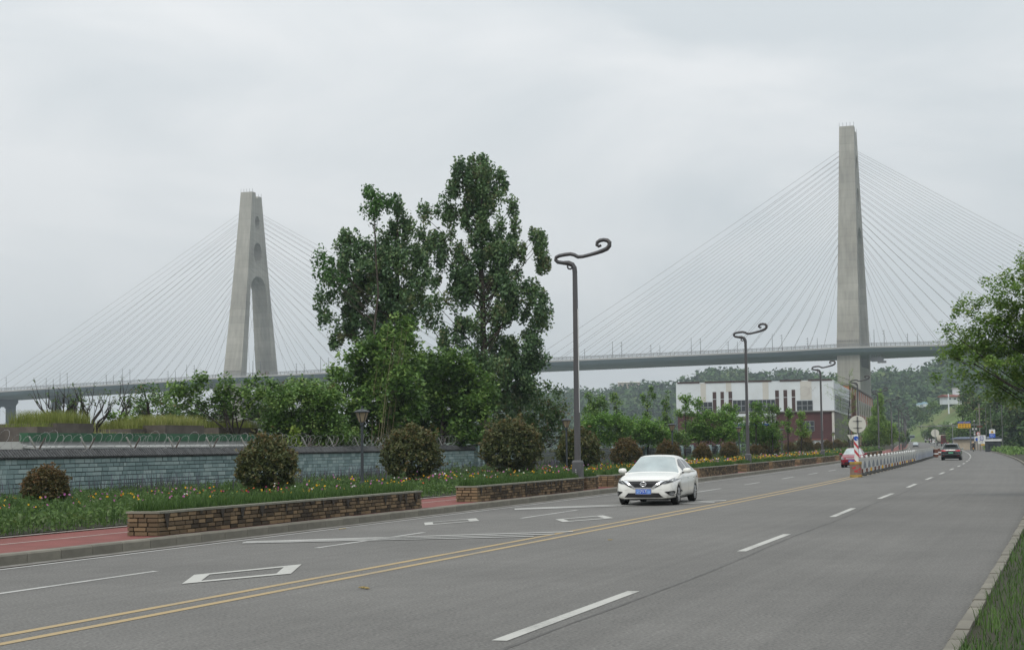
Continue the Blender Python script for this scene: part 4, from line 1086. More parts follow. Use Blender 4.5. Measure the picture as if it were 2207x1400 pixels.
# ------------------------------------------------------------------ white and maroon building
BA = math.radians(14.4)
bld = thing('factory_building', 'large white and maroon industrial building with brown vertical slots', 'building', at(1797, 951, 355) * 1.0, 0)
bc = Vector((at(1797, 951, 355).x, 355, 0)); bld.location = bc
FX, FY = Vector((-math.cos(BA), math.sin(BA), 0)), Vector((math.sin(BA), math.cos(BA), 0))     # along the front (to the left), along the side (away)
def BL(a, d, z): return FX * a + FY * d + Vector((0, 0, z))
def bbox(name, m, a0, a1, d0, d1, z0, z1, parent=None):
    b = MB(); b.add([BL(a, d, z) for z in (z0, z1) for d in (d0, d1) for a in (a0, a1)], [(0, 2, 3, 1), (4, 5, 7, 6), (0, 1, 5, 4), (2, 6, 7, 3), (0, 4, 6, 2), (1, 3, 7, 5)])
    return b.build(name, m, parent or bld)
BZ = -.2
fa = lambda x: (1870 - x) / 1715 * 33.2
def fz(x, y): return 8.55 + ((547 + (1870 - x) * .0245) - y) * .0195
bbox('lower_wall', M['bmaroon'], 0, 33.2, 0, 20, BZ, 8.5)
upper = bbox('upper_wall', M['bwhite'], -.3, 33.4, -.35, 20, 8.5, 15.1)
bbox('ledge', M['bgrey'], -.35, 33.45, -.42, -.2, 8.38, 8.62)
bbox('corner_post', M['bbeige'], -.25, .25, -.2, .3, BZ, 8.4)
for x0, x1 in ((160, 410), (470, 1210), (1300, 1535), (1610, 1870)): bbox('roof_trim', M['bbrown'], fa(x1), fa(x0), -.5, 0, 15.02, 15.32)
for x0, x1 in ((555, 595), (642, 680), (732, 772), (1247, 1288), (1338, 1378), (1428, 1466)):
    y0 = {555: 350, 642: 347, 732: 344, 1247: 328, 1338: 324, 1428: 320}[x0]
    s = bbox('brown_slot', M['bbrown'], fa(x1), fa(x0), -.42, -.2, 8.65, fz(x0, y0)); bbox('slot_bar', M['bwhite'], fa(x1), fa(x0), -.46, -.3, fz(x0, y0 + 80) - .05, fz(x0, y0 + 80) + .05, s)
for x0, x1, yb in ((420, 480, 470), (705, 765, 262), (1110, 1175, 440), (1522, 1645, 430)): bbox('pilaster', M['bbeige'], fa(x1), fa(x0), -.40, -.2, max(fz(x0, yb), 8.65) if yb != 262 else 13.0, 15.0)
def bwindow(x0, x1, z0, z1, nx, nz, d=-.37, side=False):
    f = bbox('window', M['wframe'], fa(x1), fa(x0), d - .06, d + .1, z0, z1); w = fa(x0) - fa(x1)
    for i in range(nx):
        for k in range(nz):
            g = .09; bbox('pane', M['pane'], fa(x1) + w * i / nx + g, fa(x1) + w * (i + 1) / nx - g, d - .09, d - .03, z0 + (z1 - z0) * k / nz + g, z0 + (z1 - z0) * (k + 1) / nz - g, f)
bwindow(398, 550, 8.7, 10.9, 3, 2); bwindow(778, 1245, 8.7, 11.2, 10, 2); bwindow(1480, 1655, 8.7, 10.85, 3, 2)
bwindow(1520, 1665, 4.3, 6.5, 3, 2, -.05); bwindow(330, 470, 4.3, 6.5, 3, 2, -.05)
for k, m in ((0, 'bwhite'), (1, 'bgrey'), (2, 'bwhite')): bbox('sign_panel', M[m], fa(1255), fa(785), -.3, -.1, 7.6 - k * .75, 8.25 - k * .75)
bbox('sign_panel', M['sign_blue'], fa(1255), fa(790), -.32, -.12, 5.75, 6.05)
bbox('entrance', M['pane'], fa(1240), fa(800), -.12, .1, BZ, 4.9)
# ring of dark studs, the faded emblem on the wide pilaster
em = MB(); ec = (fa(1570), 12.75)
for k in range(22):
    a = .5 + 5.2 * k / 21; em.add([BL(ec[0] + 1.1 * math.cos(a) + dx, -.44, ec[1] + 1.0 * math.sin(a) + dz) for dx, dz in ((-.05, -.06), (.05, -.06), (.05, .06), (-.05, .06))], [(0, 1, 2, 3)])
for k in range(9):
    a = 1.2 + 3.2 * k / 8; em.add([BL(ec[0] - .3 + .6 * math.cos(a) + dx, -.44, ec[1] + .55 * math.sin(a) + dz) for dx, dz in ((-.05, -.05), (.05, -.05), (.05, .05), (-.05, .05))], [(0, 1, 2, 3)])
for k in range(9): em.add([BL(ec[0] - 1.0 - .16 * k + dx, -.44, ec[1] + .5 + .35 * math.sin(k) + dz) for dx, dz in ((-.07, -.05), (.07, -.05), (.07, .05), (-.07, .05))], [(0, 1, 2, 3)])
tag(em.build('emblem', M['emblem_dot'], upper), kind='stuff')
# side wall running back along the road
bbox('side_upper_wall', M['bwhite'], .0, 33, 20, 72, 8.5, 15.0)
bbox('side_lower_wall', M['bgrey'], .1, 33, 20.01, 72, BZ, 8.49)
bbox('side_grey_wall', M['bgrey'], -.06, 0, .4, 20, BZ, 8.45)
for k in range(14):
    d0 = 4 + k * 4.8; f = bbox('window', M['wframe'], -.42 if d0 < 20 else -.1, -.2 if d0 < 20 else .1, d0, d0 + 1.5, 8.8, 12.2)
    bbox('pane', M['pane'], -.45 if d0 < 20 else -.13, -.25 if d0 < 20 else 0, d0 + .15, d0 + 1.35, 8.95, 12.05, f)
gate = bbox('gatehouse', M['bwhite'], fa(1815), fa(1500), -9, -5, BZ, 2.4)
bbox('canopy', M['roof_red'], fa(1825), fa(1490), -9.3, -4.7, 2.4, 2.65)
ob = thing('orange_building', 'orange and brown plastered block with pipes behind the white building', 'building', bc)
def obox(name, m, *a): return bbox(name, m, *a, parent=ob)
ow = obox('wall', M['borange'], .2, 24, 72.2, 215, BZ, 16.2)
obox('roof', M['bgrey'], -.2, 24.3, 72.1, 215.2, 16.2, 16.6)
for k in range(11):
    d0 = 78 + k * 12.5; obox('pilaster', M['bbeige'], 0, .2, d0, d0 + 1.6, 1, 16)
    f = obox('window', M['wframe'], .05, .3, d0 + 3, d0 + 9, 9.5, 13.5); bbox('pane', M['pane'], .02, .2, d0 + 3.3, d0 + 8.7, 9.8, 13.2, f)
    f = obox('window', M['wframe'], .05, .3, d0 + 3, d0 + 9, 3.5, 7); bbox('pane', M['pane'], .02, .2, d0 + 3.3, d0 + 8.7, 3.8, 6.7, f)
for k in range(5): obox('pipe', M['rust'], -.5, -.2, 74 + k * 3, 74.3 + k * 3, 3, 14)

# houses and sheds on the hills
def house(px, py, Y, w, d, h, rz, wall_m, roof_m, label, nwin):
    b = at(px, py, Y); t = thing('hill_house', label, 'house', b, rz)
    wl_ = MB().box((0, 0, h / 2 - .75), (w, d, h + 1.5)).build('wall', wall_m, t)
    MB().prism([(-d / 2 - .8, h), (d / 2 + .8, h), (d / 2 + .6, h + .5), (0, h + 1.2), (-d / 2 - .6, h + .5)], -w / 2 - .8, w / 2 + .8, lambda x, y, k: (k, x, y)).build('roof', roof_m, t)
    for k in range(nwin):
        x = -w / 2 + w * (k + .5) / nwin; f = MB().box((x, -d / 2 - .02, h * .55), (w / nwin * .42, .15, h * .36)).build('window', M['wframe'], t); MB().box((x, -d / 2 - .1, h * .55), (w / nwin * .36, .1, h * .30)).build('pane', M['pane'], f)
    return t
hh = house(2056, 864, 790, 11, 7, 1.9, math.radians(14), M['bwhite'], M['roof_red'], 'white house with a small tower room on the grassy hill', 4)
MB().box((1.2, 0, 4.4), (2.4, 2.4, 3.0)).build('tower_room', M['bwhite'], hh); MB().box((1.2, 0, 6.0), (3.0, 3.0, .3)).build('tower_roof', M['bbeige'], hh)
MB().tube([(-5, -4, -6), (-5, -4, 3.5)], .35, 8).build('pillar', M['bwhite'], hh)
house(1356, 836, 1730, 22, 9, 5.5, math.radians(-10), M['low_wall'], M['bbeige'], 'pale pink house on the hazy ridge', 5)
for px, lab in ((1982, 'pale blue sheeting shelter on the grassy hill, left of its twin'), (1992, 'pale blue sheeting shelter on the grassy hill, right of its twin')):
    p = at(px, 872 if px < 1990 else 870, 900); t = thing('shelter', lab, 'shelter', p); t.scale = (.8, .8, .6)
    MB().prism([(-2.2, 0), (2.2, 0), (1.6, 1.3), (0, 1.9), (-1.6, 1.3)], -1.4, 1.4, lambda x, y, k: (x, k, y)).build('cover', M['tent_blue'], t); MB().box((0, 0, -1.2), (4, 2.6, 2.4)).build('wall', M['bwhite'], t)

# ------------------------------------------------------------------ vegetation
def leaves_mesh(name, m, Cn, rad, per, size, rng, up=0.4, aspect=.62, hollow=.2, tvar=.22, tbias=0.0, droop=0.0):
    Cn = np.asarray(Cn, float); rad = np.asarray(rad, float)
    if rad.ndim == 1: rad = np.repeat(rad[:, None], 3, 1)
    P = clump_points(Cn, rad, per, rng, hollow); n = len(P)
    ct = np.repeat(np.clip(rng.normal(.45 + tbias, .2, len(Cn)), 0, 1), per)
    t = np.clip(ct + rng.normal(0, tvar, n), 0, 1)
    V, F, T = leaf_cards(P, size * rng.uniform(.65, 1.3, n), t, rng, up, aspect, droop)
    return np_mesh(name, V, F, m, T)

DENS = 4.2
def lobe_centres(lobes, Y, step, rng, depth=.8, dy=0.0, dens=1.0):
    """clump centres filling the lobes (px, py, rx, ry) seen at distance Y; returns world positions"""
    out = []
    for cx, cy, rx, ry in lobes:
        c = at(cx, cy, Y); mx, mz = rx / FPX * Y, ry / FPX * Y; my = depth * (mx + mz) / 2
        n = max(3, int(DENS * dens * (1.5 * mx * mz * my / (step ** 3) * .55 + mx * mz / step ** 2)))
        oy = rng.normal(0, dy)
        d = rng.normal(size=(n, 3)); d /= np.linalg.norm(d, axis=1)[:, None]; r = rng.random(n) ** .42
        out.append(np.stack([c.x + d[:, 0] * r * mx, c.y + oy + d[:, 1] * r * my, c.z + d[:, 2] * r * mz], 1))
    return np.concatenate(out)

def limbs(b, base, top, tips, rng, r0, wob=.1, n_main=0, sides=6, start=.25):
    """trunk from base to top, then a limb towards every tip, leaving the trunk below it"""
    base, top = Vector(base), Vector(top); H = (top - base).length
    nseg = 9; path = []; rads = []
    for i in range(nseg + 1):
        t = i / nseg; p = base.lerp(top, t); w = H * .012 * wob * 10 * math.sin(t * 3.1)
        path.append(p + Vector((rng.normal(0, 1) * w * .4, rng.normal(0, 1) * w * .4, 0))); rads.append(r0 * (1 - t) ** .8 + r0 * .08)
    b.tube(path, rads, sides + 2)
    for tp in tips:
        tp = Vector(tp); hz = max(0.0, (tp.z - base.z) / max(.1, (top.z - base.z)))
        t = min(.97, max(start, hz - .10 - .5 * math.hypot(tp.x - base.x, tp.y - base.y) / H * .8)); k = t * nseg; i = min(nseg - 1, int(k))
        a = path[i].lerp(path[i + 1], k - i); rr = max(.010, (rads[i] * .26)); L = (tp - a).length
        mid = a.lerp(tp, .5) + Vector((rng.normal(0, .05), rng.normal(0, .05), -.06 + rng.normal(0, .03))) * L
        b.tube([a, mid, tp], [rr, rr * .6, .012], sides - 2, False)

def tree(name, label, cat, Y, foot, lobes, leaf_m, leaf, step, per, cl=None, bark='bark', r0=.12, top=None, group=None, rng=None, up=.4, stems=1, depth=.8, tbias=0.0, elong=1.0, dy=.3, ntips=40, zf=0.0, droop=0.0, hollow=.2, aspect=.62, dens=1.0):
    """tree whose crown fills the lobes; foot = column (px) where the trunk meets the ground"""
    rng = rng or np.random.default_rng(int(abs(foot) * 7 + Y))
    f = at(foot, 951, Y); base = Vector((f.x, Y, zf))
    t = thing(name, label, cat, base, group=group)
    Cn = lobe_centres(lobes, Y, step, rng, depth, dy, dens); cl = cl or step
    rad = np.abs(rng.normal(1, .22, (len(Cn), 1))) * cl * np.array([[1, 1, elong]])
    loc = Cn - np.array(base)
    link('crown', leaves_mesh('crown', M[leaf_m], loc, rad, per, leaf, rng, up, aspect, hollow, tbias=tbias, droop=droop), t)
    ys = loc[:, 2]; tz = np.array([loc[:, 0].mean(), loc[:, 1].mean(), ys.max() * .9]) if top is None else np.array(at(top[0], top[1], Y)) - np.array(base)
    b = MB(); idx = rng.choice(len(loc), min(len(loc), ntips), replace=False); tips = loc[idx]
    if stems == 1: limbs(b, (0, 0, -.1), tz, tips, rng, r0)
    else:
        for k in range(stems):
            cs = loc[rng.integers(len(loc))] * np.array([.8, .8, .95]); sel = tips[k::stems]; limbs(b, (rng.normal(0, .15), rng.normal(0, .15), -.1), cs, sel, rng, r0 / math.sqrt(stems) * 1.3, start=.3)
    b.build('trunk', M[bark], t, True)
    return t

# the two tall dark trees behind the wall
tree('poplar_tree', 'tallest dark green tree with pointed crown, behind the wall left of the nearest street lamp', 'tree', 112, 1046,
     [(988, 352, 16, 26), (1043, 345, 11, 26), (1000, 395, 40, 30), (1035, 400, 30, 35), (968, 412, 22, 24), (1085, 385, 14, 22), (1062, 430, 42, 30), (1103, 446, 20, 20), (1000, 450, 42, 34), (1045, 490, 46, 36), (960, 462, 26, 24), (918, 470, 17, 24),
      (950, 512, 40, 26), (1105, 500, 24, 22), (1166, 515, 12, 18), (1150, 540, 20, 12), (1080, 548, 56, 32), (1150, 572, 34, 14), (985, 560, 50, 36), (1040, 610, 56, 36), (920, 556, 24, 18), (1110, 622, 38, 26), (1155, 655, 26, 24), (985, 640, 30, 34),
      (1080, 680, 50, 42), (1150, 690, 30, 22), (1010, 715, 44, 34), (1095, 745, 48, 38), (1145, 740, 22, 18), (1060, 800, 54, 40), (1115, 820, 44, 40), (1020, 780, 34, 30), (1145, 785, 22, 18), (1150, 620, 30, 22), (1000, 600, 40, 34), (925, 600, 26, 20), (1040, 540, 44, 34), (1165, 700, 20, 16), (1090, 600, 44, 34), (1120, 780, 40, 30), (940, 690, 24, 20), (960, 740, 30, 26), (1170, 560, 18, 9), (1030, 440, 40, 30), (1150, 515, 14, 16), (930, 660, 26, 24), (955, 790, 36, 30), (1165, 640, 24, 16), (1172, 672, 16, 14), (1160, 730, 26, 20), (1150, 835, 26, 22), (1000, 850, 50, 34), (1090, 860, 50, 30), (1165, 780, 14, 12), (900, 500, 18, 22), (915, 530, 20, 18), (1060, 370, 26, 22), (1020, 365, 26, 26)],
     'poplar', .225, .92, 120, .44, 'bark', .28, (1036, 340), 'tall dark trees behind the wall', up=.25, tbias=-.02, elong=1.55, dy=.5, ntips=80, depth=.85, dens=1.05, hollow=.1)
tree('poplar_tree', 'second tall dark green tree, broader and lower, with a leaning young top at its left', 'tree', 101, 858,
     [(845, 440, 22, 22), (866, 470, 22, 26), (830, 500, 30, 26), (880, 480, 16, 26), (760, 515, 28, 26), (800, 545, 42, 34), (735, 545, 24, 22), (850, 555, 46, 36), (895, 545, 28, 26), (770, 600, 46, 36), (830, 625, 50, 36), (720, 605, 26, 24),
      (885, 610, 34, 26), (700, 680, 20, 16), (745, 655, 36, 30), (790, 690, 50, 36), (845, 690, 46, 34), (735, 712, 26, 22), (722, 738, 14, 9), (800, 735, 30, 20), (890, 672, 30, 28), (765, 560, 30, 20), (700, 640, 22, 22), (760, 640, 40, 30), (810, 590, 44, 34), (860, 640, 40, 30), (905, 580, 24, 30), (720, 575, 26, 26), (850, 515, 34, 26), (840, 730, 40, 24), (770, 720, 34, 22), (905, 640, 20, 20), (850, 580, 40, 30)],
     'poplar', .215, .88, 120, .41, 'bark', .24, (855, 430), 'tall dark trees behind the wall', up=.25, tbias=-.02, elong=1.55, dy=.5, ntips=70, depth=.85, dens=1.05, hollow=.1)
tree('poplar_tree', 'young fresh green top and side branches left of the second tall dark tree', 'tree', 99, 812,
     [(800, 425, 22, 22), (822, 442, 24, 22), (800, 452, 22, 18), (690, 560, 13, 22), (712, 578, 18, 22), (690, 590, 14, 16), (728, 600, 16, 18)],
     'poplar_young', .21, .55, 40, .42, 'bark', .12, (806, 430), None, up=.25, elong=1.3, dy=.3, ntips=20)
# green trees and bushes in front of them
tree('broadleaf_tree', 'bright green broadleaf tree with big leaves in front of the left tall dark tree', 'tree', 96, 838,
     [(868, 700, 30, 20), (850, 722, 40, 22), (800, 760, 44, 26), (840, 775, 50, 34), (770, 795, 34, 24), (745, 815, 24, 16), (800, 825, 60, 34), (870, 830, 44, 36), (780, 870, 44, 28), (735, 845, 26, 22), (830, 890, 50, 34), (725, 800, 24, 16), (755, 770, 26, 14), (700, 850, 24, 18), (790, 745, 26, 14), (880, 745, 26, 20), (760, 900, 40, 30), (870, 880, 50, 34), (885, 790, 30, 28), (800, 930, 70, 24)],
     'broadleaf', .27, .62, 32, .5, 'bark', .13, (845, 710), None, up=.75, dy=.7, tbias=-.05, ntips=50, depth=1.0, dens=1.5)
tree('broadleaf_tree', 'wide dark green broadleaf tree with hanging sprays above the second red shrub', 'tree', 105, 950,
     [(930, 775, 46, 26), (985, 785, 40, 28), (900, 810, 50, 32), (960, 830, 62, 40), (1020, 825, 36, 34), (915, 865, 62, 40), (985, 885, 60, 40), (1030, 880, 30, 36), (940, 925, 70, 34), (1000, 930, 46, 30), (870, 905, 44, 40), (1040, 850, 30, 30)],
     'broadleaf', .29, .66, 36, .54, 'bark', .15, (955, 770), None, up=.7, dy=.8, tbias=-.12, ntips=60, depth=1.0, dens=1.2)
tree('mixed_tree', 'dull olive tree with reddish leaves left of the nearest street lamp', 'tree', 118, 1120,
     [(1110, 858, 36, 26), (1085, 880, 40, 32), (1160, 862, 30, 20), (1205, 842, 12, 8), (1178, 828, 8, 10), (1150, 850, 26, 16), (1195, 875, 34, 24), (1140, 905, 50, 32), (1200, 905, 28, 26), (1100, 925, 50, 30), (1170, 940, 50, 22), (1060, 925, 34, 30), (1215, 935, 14, 20), (1040, 950, 30, 22)],
     'dark_leaf', .22, .62, 32, .5, 'bark_dark', .13, (1165, 835), None, up=.5, dy=.8, tbias=.12, ntips=60, depth=1.0)
tree('green_bush', 'large rounded mid green bush above the wall beside the annex', 'bush', 87, 640,
     [(650, 840, 40, 20), (620, 862, 36, 24), (690, 862, 44, 28), (600, 900, 40, 28), (655, 905, 60, 34), (705, 905, 34, 34), (590, 930, 26, 18), (640, 938, 56, 20), (700, 940, 36, 20), (735, 930, 20, 24)],
     'broadleaf', .17, .5, 44, .42, 'bark_dark', .09, None, None, up=.7, stems=4, dy=.5, tbias=0, ntips=40, depth=1.0, dens=1.6)
tree('climbing_bush', 'green bush hanging over the coping of the wall near the first garden lamp', 'bush', 89.5, 722,
     [(728, 938, 20, 14), (735, 955, 18, 12), (715, 950, 16, 12), (745, 965, 10, 7), (760, 940, 18, 16)], 'broadleaf', .15, .36, 40, .3, 'bark_dark', .05, None, None, up=.6, stems=2, dy=.2, ntips=12)
tree('lime_bush', 'small bright lime green plant behind the razor wire', 'bush', 83.5, 632,
     [(635, 928, 7, 9), (628, 940, 12, 8), (640, 950, 16, 8), (612, 952, 12, 6), (628, 958, 22, 6)], 'lime_leaf', .17, .28, 22, .24, 'bark_dark', .04, None, None, up=.6, stems=3, dy=.1, ntips=10)
# trees standing on the annex roof
ZR = 2.6
def roof_tree(*a, **k): return tree(*a, zf=ZR + .3, dens=1.9, **k)
roof_tree('roof_tree', 'spreading green roof tree with several dark stems, left of the bridge tower foot', 'tree', 86, 500, [(395, 832, 26, 14), (372, 850, 18, 14), (430, 824, 26, 12), (440, 810, 12, 8), (420, 848, 30, 18), (460, 838, 24, 14), (385, 870, 22, 16), (470, 865, 24, 20), (440, 873, 26, 16)],
     'broadleaf', .19, .48, 24, .36, 'bark_dark', .075, None, 'trees on the annex roof', up=.8, stems=4, dy=.5, ntips=36)
roof_tree('roof_tree', 'spreading green roof tree with umbrella crown below the bridge tower', 'tree', 87, 512, [(492, 826, 22, 12), (530, 828, 26, 12), (568, 815, 18, 9), (575, 830, 16, 12), (520, 846, 28, 14), (555, 850, 26, 16), (492, 858, 20, 18), (535, 875, 26, 14), (505, 885, 28, 12)],
     'broadleaf', .19, .48, 24, .36, 'bark_dark', .07, None, 'trees on the annex roof', up=.8, stems=3, dy=.5, ntips=36)
roof_tree('roof_tree', 'dark crooked roof tree with thin crown, left of the green ones', 'tree', 84, 328, [(300, 838, 18, 10), (330, 832, 14, 8), (345, 850, 20, 12), (288, 858, 16, 10), (325, 868, 24, 12), (275, 872, 14, 9), (350, 880, 18, 12), (296, 884, 20, 10), (315, 840, 10, 16)],
     'dark_leaf', .17, .5, 15, .34, 'bark_dark', .10, (310, 835), 'trees on the annex roof', up=.6, dy=.4, ntips=30)
roof_tree('roof_tree', 'dark olive roof tree between the two bridge tower legs and the green bush', 'tree', 88, 622, [(610, 832, 20, 9), (650, 826, 24, 9), (590, 848, 18, 12), (680, 838, 20, 12), (630, 848, 26, 12), (700, 852, 18, 12), (715, 832, 12, 10)],
     'dark_leaf', .18, .48, 17, .36, 'bark_dark', .055, None, 'trees on the annex roof', up=.6, stems=3, dy=.4, tbias=.1, ntips=36)
roof_tree('roof_tree', 'low bush with big green leaves at the gap between the roof planters', 'bush', 80, 262, [(245, 893, 10, 6), (268, 900, 10, 7), (252, 914, 14, 7), (285, 908, 12, 8), (238, 898, 5, 5)],
     'broadleaf', .22, .3, 14, .24, 'bark_dark', .04, None, None, up=.7, stems=3, dy=.2, ntips=14)
roof_tree('roof_tree', 'dense green bush filling the roof between the two umbrella trees and planters', 'bush', 90, 440, [(390, 892, 24, 14), (430, 895, 30, 14), (480, 895, 26, 14), (545, 895, 26, 14), (360, 890, 14, 12), (585, 890, 24, 24)],
     'dark_leaf', .19, .46, 28, .38, 'bark_dark', .05, None, None, up=.6, stems=4, dy=.3, ntips=20)
def bare_tree(label, Y, foot, tips, leafs, seed):
    rng = np.random.default_rng(seed); f = at(foot, 951, Y); base = Vector((f.x, Y, ZR + .4)); t = thing('bare_tree', label, 'tree', base, group='bare trees on the annex roof')
    b = MB(); L = []
    for k, (px, py) in enumerate(tips):
        e = at(px, py, Y) - base; s = Vector((rng.normal(0, .1), rng.normal(0, .1), -.3)); m1 = s.lerp(e, .35) + Vector((rng.normal(0, .12), rng.normal(0, .12), .12)); m2 = s.lerp(e, .7) + Vector((rng.normal(0, .12), rng.normal(0, .15), .05))
        b.tube([s, m1, m2, e], [.07, .05, .03, .012], 5, False)
        for q in range(5):
            p = m1.lerp(e, rng.random()); d = (e - m1).normalized() * .35 + Vector((rng.normal(0, .25), rng.normal(0, .2), abs(rng.normal(0, .25)))); b.tube([p, p + d * .6, p + d * 1.3 + Vector((0, 0, .06))], [.02, .013, .006], 4, False); L.append(tuple(p + d * 1.2))
        L.append(tuple(e))
    b.build('trunk', M['bark_dark'], t)
    if leafs: link('crown', leaves_mesh('crown', M['dark_leaf'], L, np.full(len(L), .12), leafs, .10, rng), t)
bare_tree('bare branched tree with crossing limbs on the tall left roof planter', 79, 124, [(70, 855), (98, 868), (120, 858), (135, 856), (108, 876), (145, 852), (160, 864)], 3, 3)
bare_tree('bare tree with a few hanging leaves, right end of the tall left roof planter', 78, 194, [(182, 872), (200, 864), (214, 860), (226, 866), (240, 868), (235, 884), (186, 886)], 6, 5)
bare_tree('thin twiggy tree before the bridge pier on the left roof planter', 79, 168, [(160, 868), (170, 864), (178, 872), (154, 880), (176, 884)], 9, 8)
bare_tree('thin upright twiggy tree between bare and dark roof trees', 82, 270, [(258, 858), (268, 852), (280, 862), (264, 876)], 5, 9)
roof_tree('roof_tree', 'leafy green tree rising above the large rounded bush right of the bridge tower', 'tree', 91, 655, [(600, 838, 26, 12), (640, 826, 26, 12), (680, 832, 26, 13), (715, 838, 22, 14), (610, 860, 30, 16), (660, 852, 34, 16), (705, 862, 26, 18), (575, 852, 18, 14)],
     'broadleaf', .19, .48, 28, .38, 'bark_dark', .07, None, 'trees on the annex roof', up=.8, stems=3, dy=.5, ntips=24)
roof_tree('roof_tree', 'green leafy tree filling in behind the dark crooked roof tree', 'tree', 92, 345, [(335, 862, 24, 12), (360, 875, 24, 14), (300, 880, 22, 12), (320, 895, 28, 12), (365, 850, 18, 12), (270, 895, 16, 9)],
     'broadleaf', .19, .48, 22, .36, 'bark_dark', .06, None, 'trees on the annex roof', up=.8, stems=3, dy=.4, ntips=20)
# bamboo
bt = thing('bamboo', 'leaning yellowish bamboo stems among the green trees', 'bamboo', at(815, 951, 94.5) * Vector((1, 1, 0)) if False else Vector((at(815, 951, 94.5).x, 94.5, .2)))
bp_, bl_ = MB(), []
for k in range(13):
    x0 = 802 + k * 5 + R.uniform(-3, 3); lean = R.uniform(6, 42); y1 = R.uniform(700, 790); Yk = 94.5 + R.uniform(-.8, .6)
    if k > 8: x0 = 985 + (k - 8) * 12; y1 = R.uniform(790, 850); Yk = 107.5
    p0, p1, p2 = at(x0, 955, Yk), at(x0 + lean * .45, 840, Yk), at(x0 + lean * 1.1, y1, Yk); o_ = Vector(bt.location)
    bp_.tube([p0 - o_, p1 - o_, p2 - o_], [.028, .024, .008], 6)
    for q in range(16): bl_.append(tuple(p1.lerp(p2, R.uniform(-.5, 1)) - o_ + Vector((R.gauss(0, .2), R.gauss(0, .15), R.gauss(0, .15)))))
tag(bp_.build('stems', M['bamboo'], bt), kind='stuff')
link('foliage', leaves_mesh('foliage', M['maple'], bl_, np.full(len(bl_), .26), 10, .15, NR, up=.2, aspect=.25, droop=.8), bt)

# row of shrubs and small trees behind the fence, right of the nearest lamp
for lab, Y, foot, lob, lm, leaf in [
    ('broad fresh green shrub just right of the nearest street lamp', 150, 1290, [(1272, 908, 30, 16), (1310, 905, 36, 16), (1340, 915, 30, 18), (1275, 935, 34, 20), (1320, 940, 44, 20), (1262, 955, 22, 14)], 'fresh_leaf', .20),
    ('broad fresh green shrub above the white sedan, left part of the row', 156, 1400, [(1372, 912, 34, 16), (1405, 922, 30, 18), (1360, 938, 30, 18), (1400, 945, 40, 16), (1430, 940, 22, 16), (1385, 930, 30, 20)], 'fresh_leaf', .20),
    ('low fresh green shrub between the white sedan roof and garden lamp', 160, 1455, [(1440, 935, 24, 14), (1462, 945, 26, 16), (1425, 952, 24, 10)], 'broadleaf', .20),
    ('wide bright green shrub in front of the left end of the white building', 165, 1530, [(1500, 915, 30, 14), (1535, 898, 36, 14), (1570, 905, 28, 16), (1515, 932, 46, 18), (1560, 932, 40, 20), (1490, 938, 26, 16), (1590, 928, 14, 22)], 'fresh_leaf', .21),
    ('green shrub in front of the dark door of the white building', 175, 1640, [(1630, 905, 20, 12), (1620, 922, 26, 16), (1650, 930, 34, 16), (1625, 945, 34, 12), (1670, 945, 22, 14)], 'fresh_leaf', .2)]:
    tree('green_shrub', lab, 'shrub', Y, foot, lob, lm, leaf, .52, 30, .44, 'bark_dark', .06, None, 'green shrubs behind the fence', up=.8, stems=5, dy=.5, ntips=30, depth=1.0, dens=1.3)
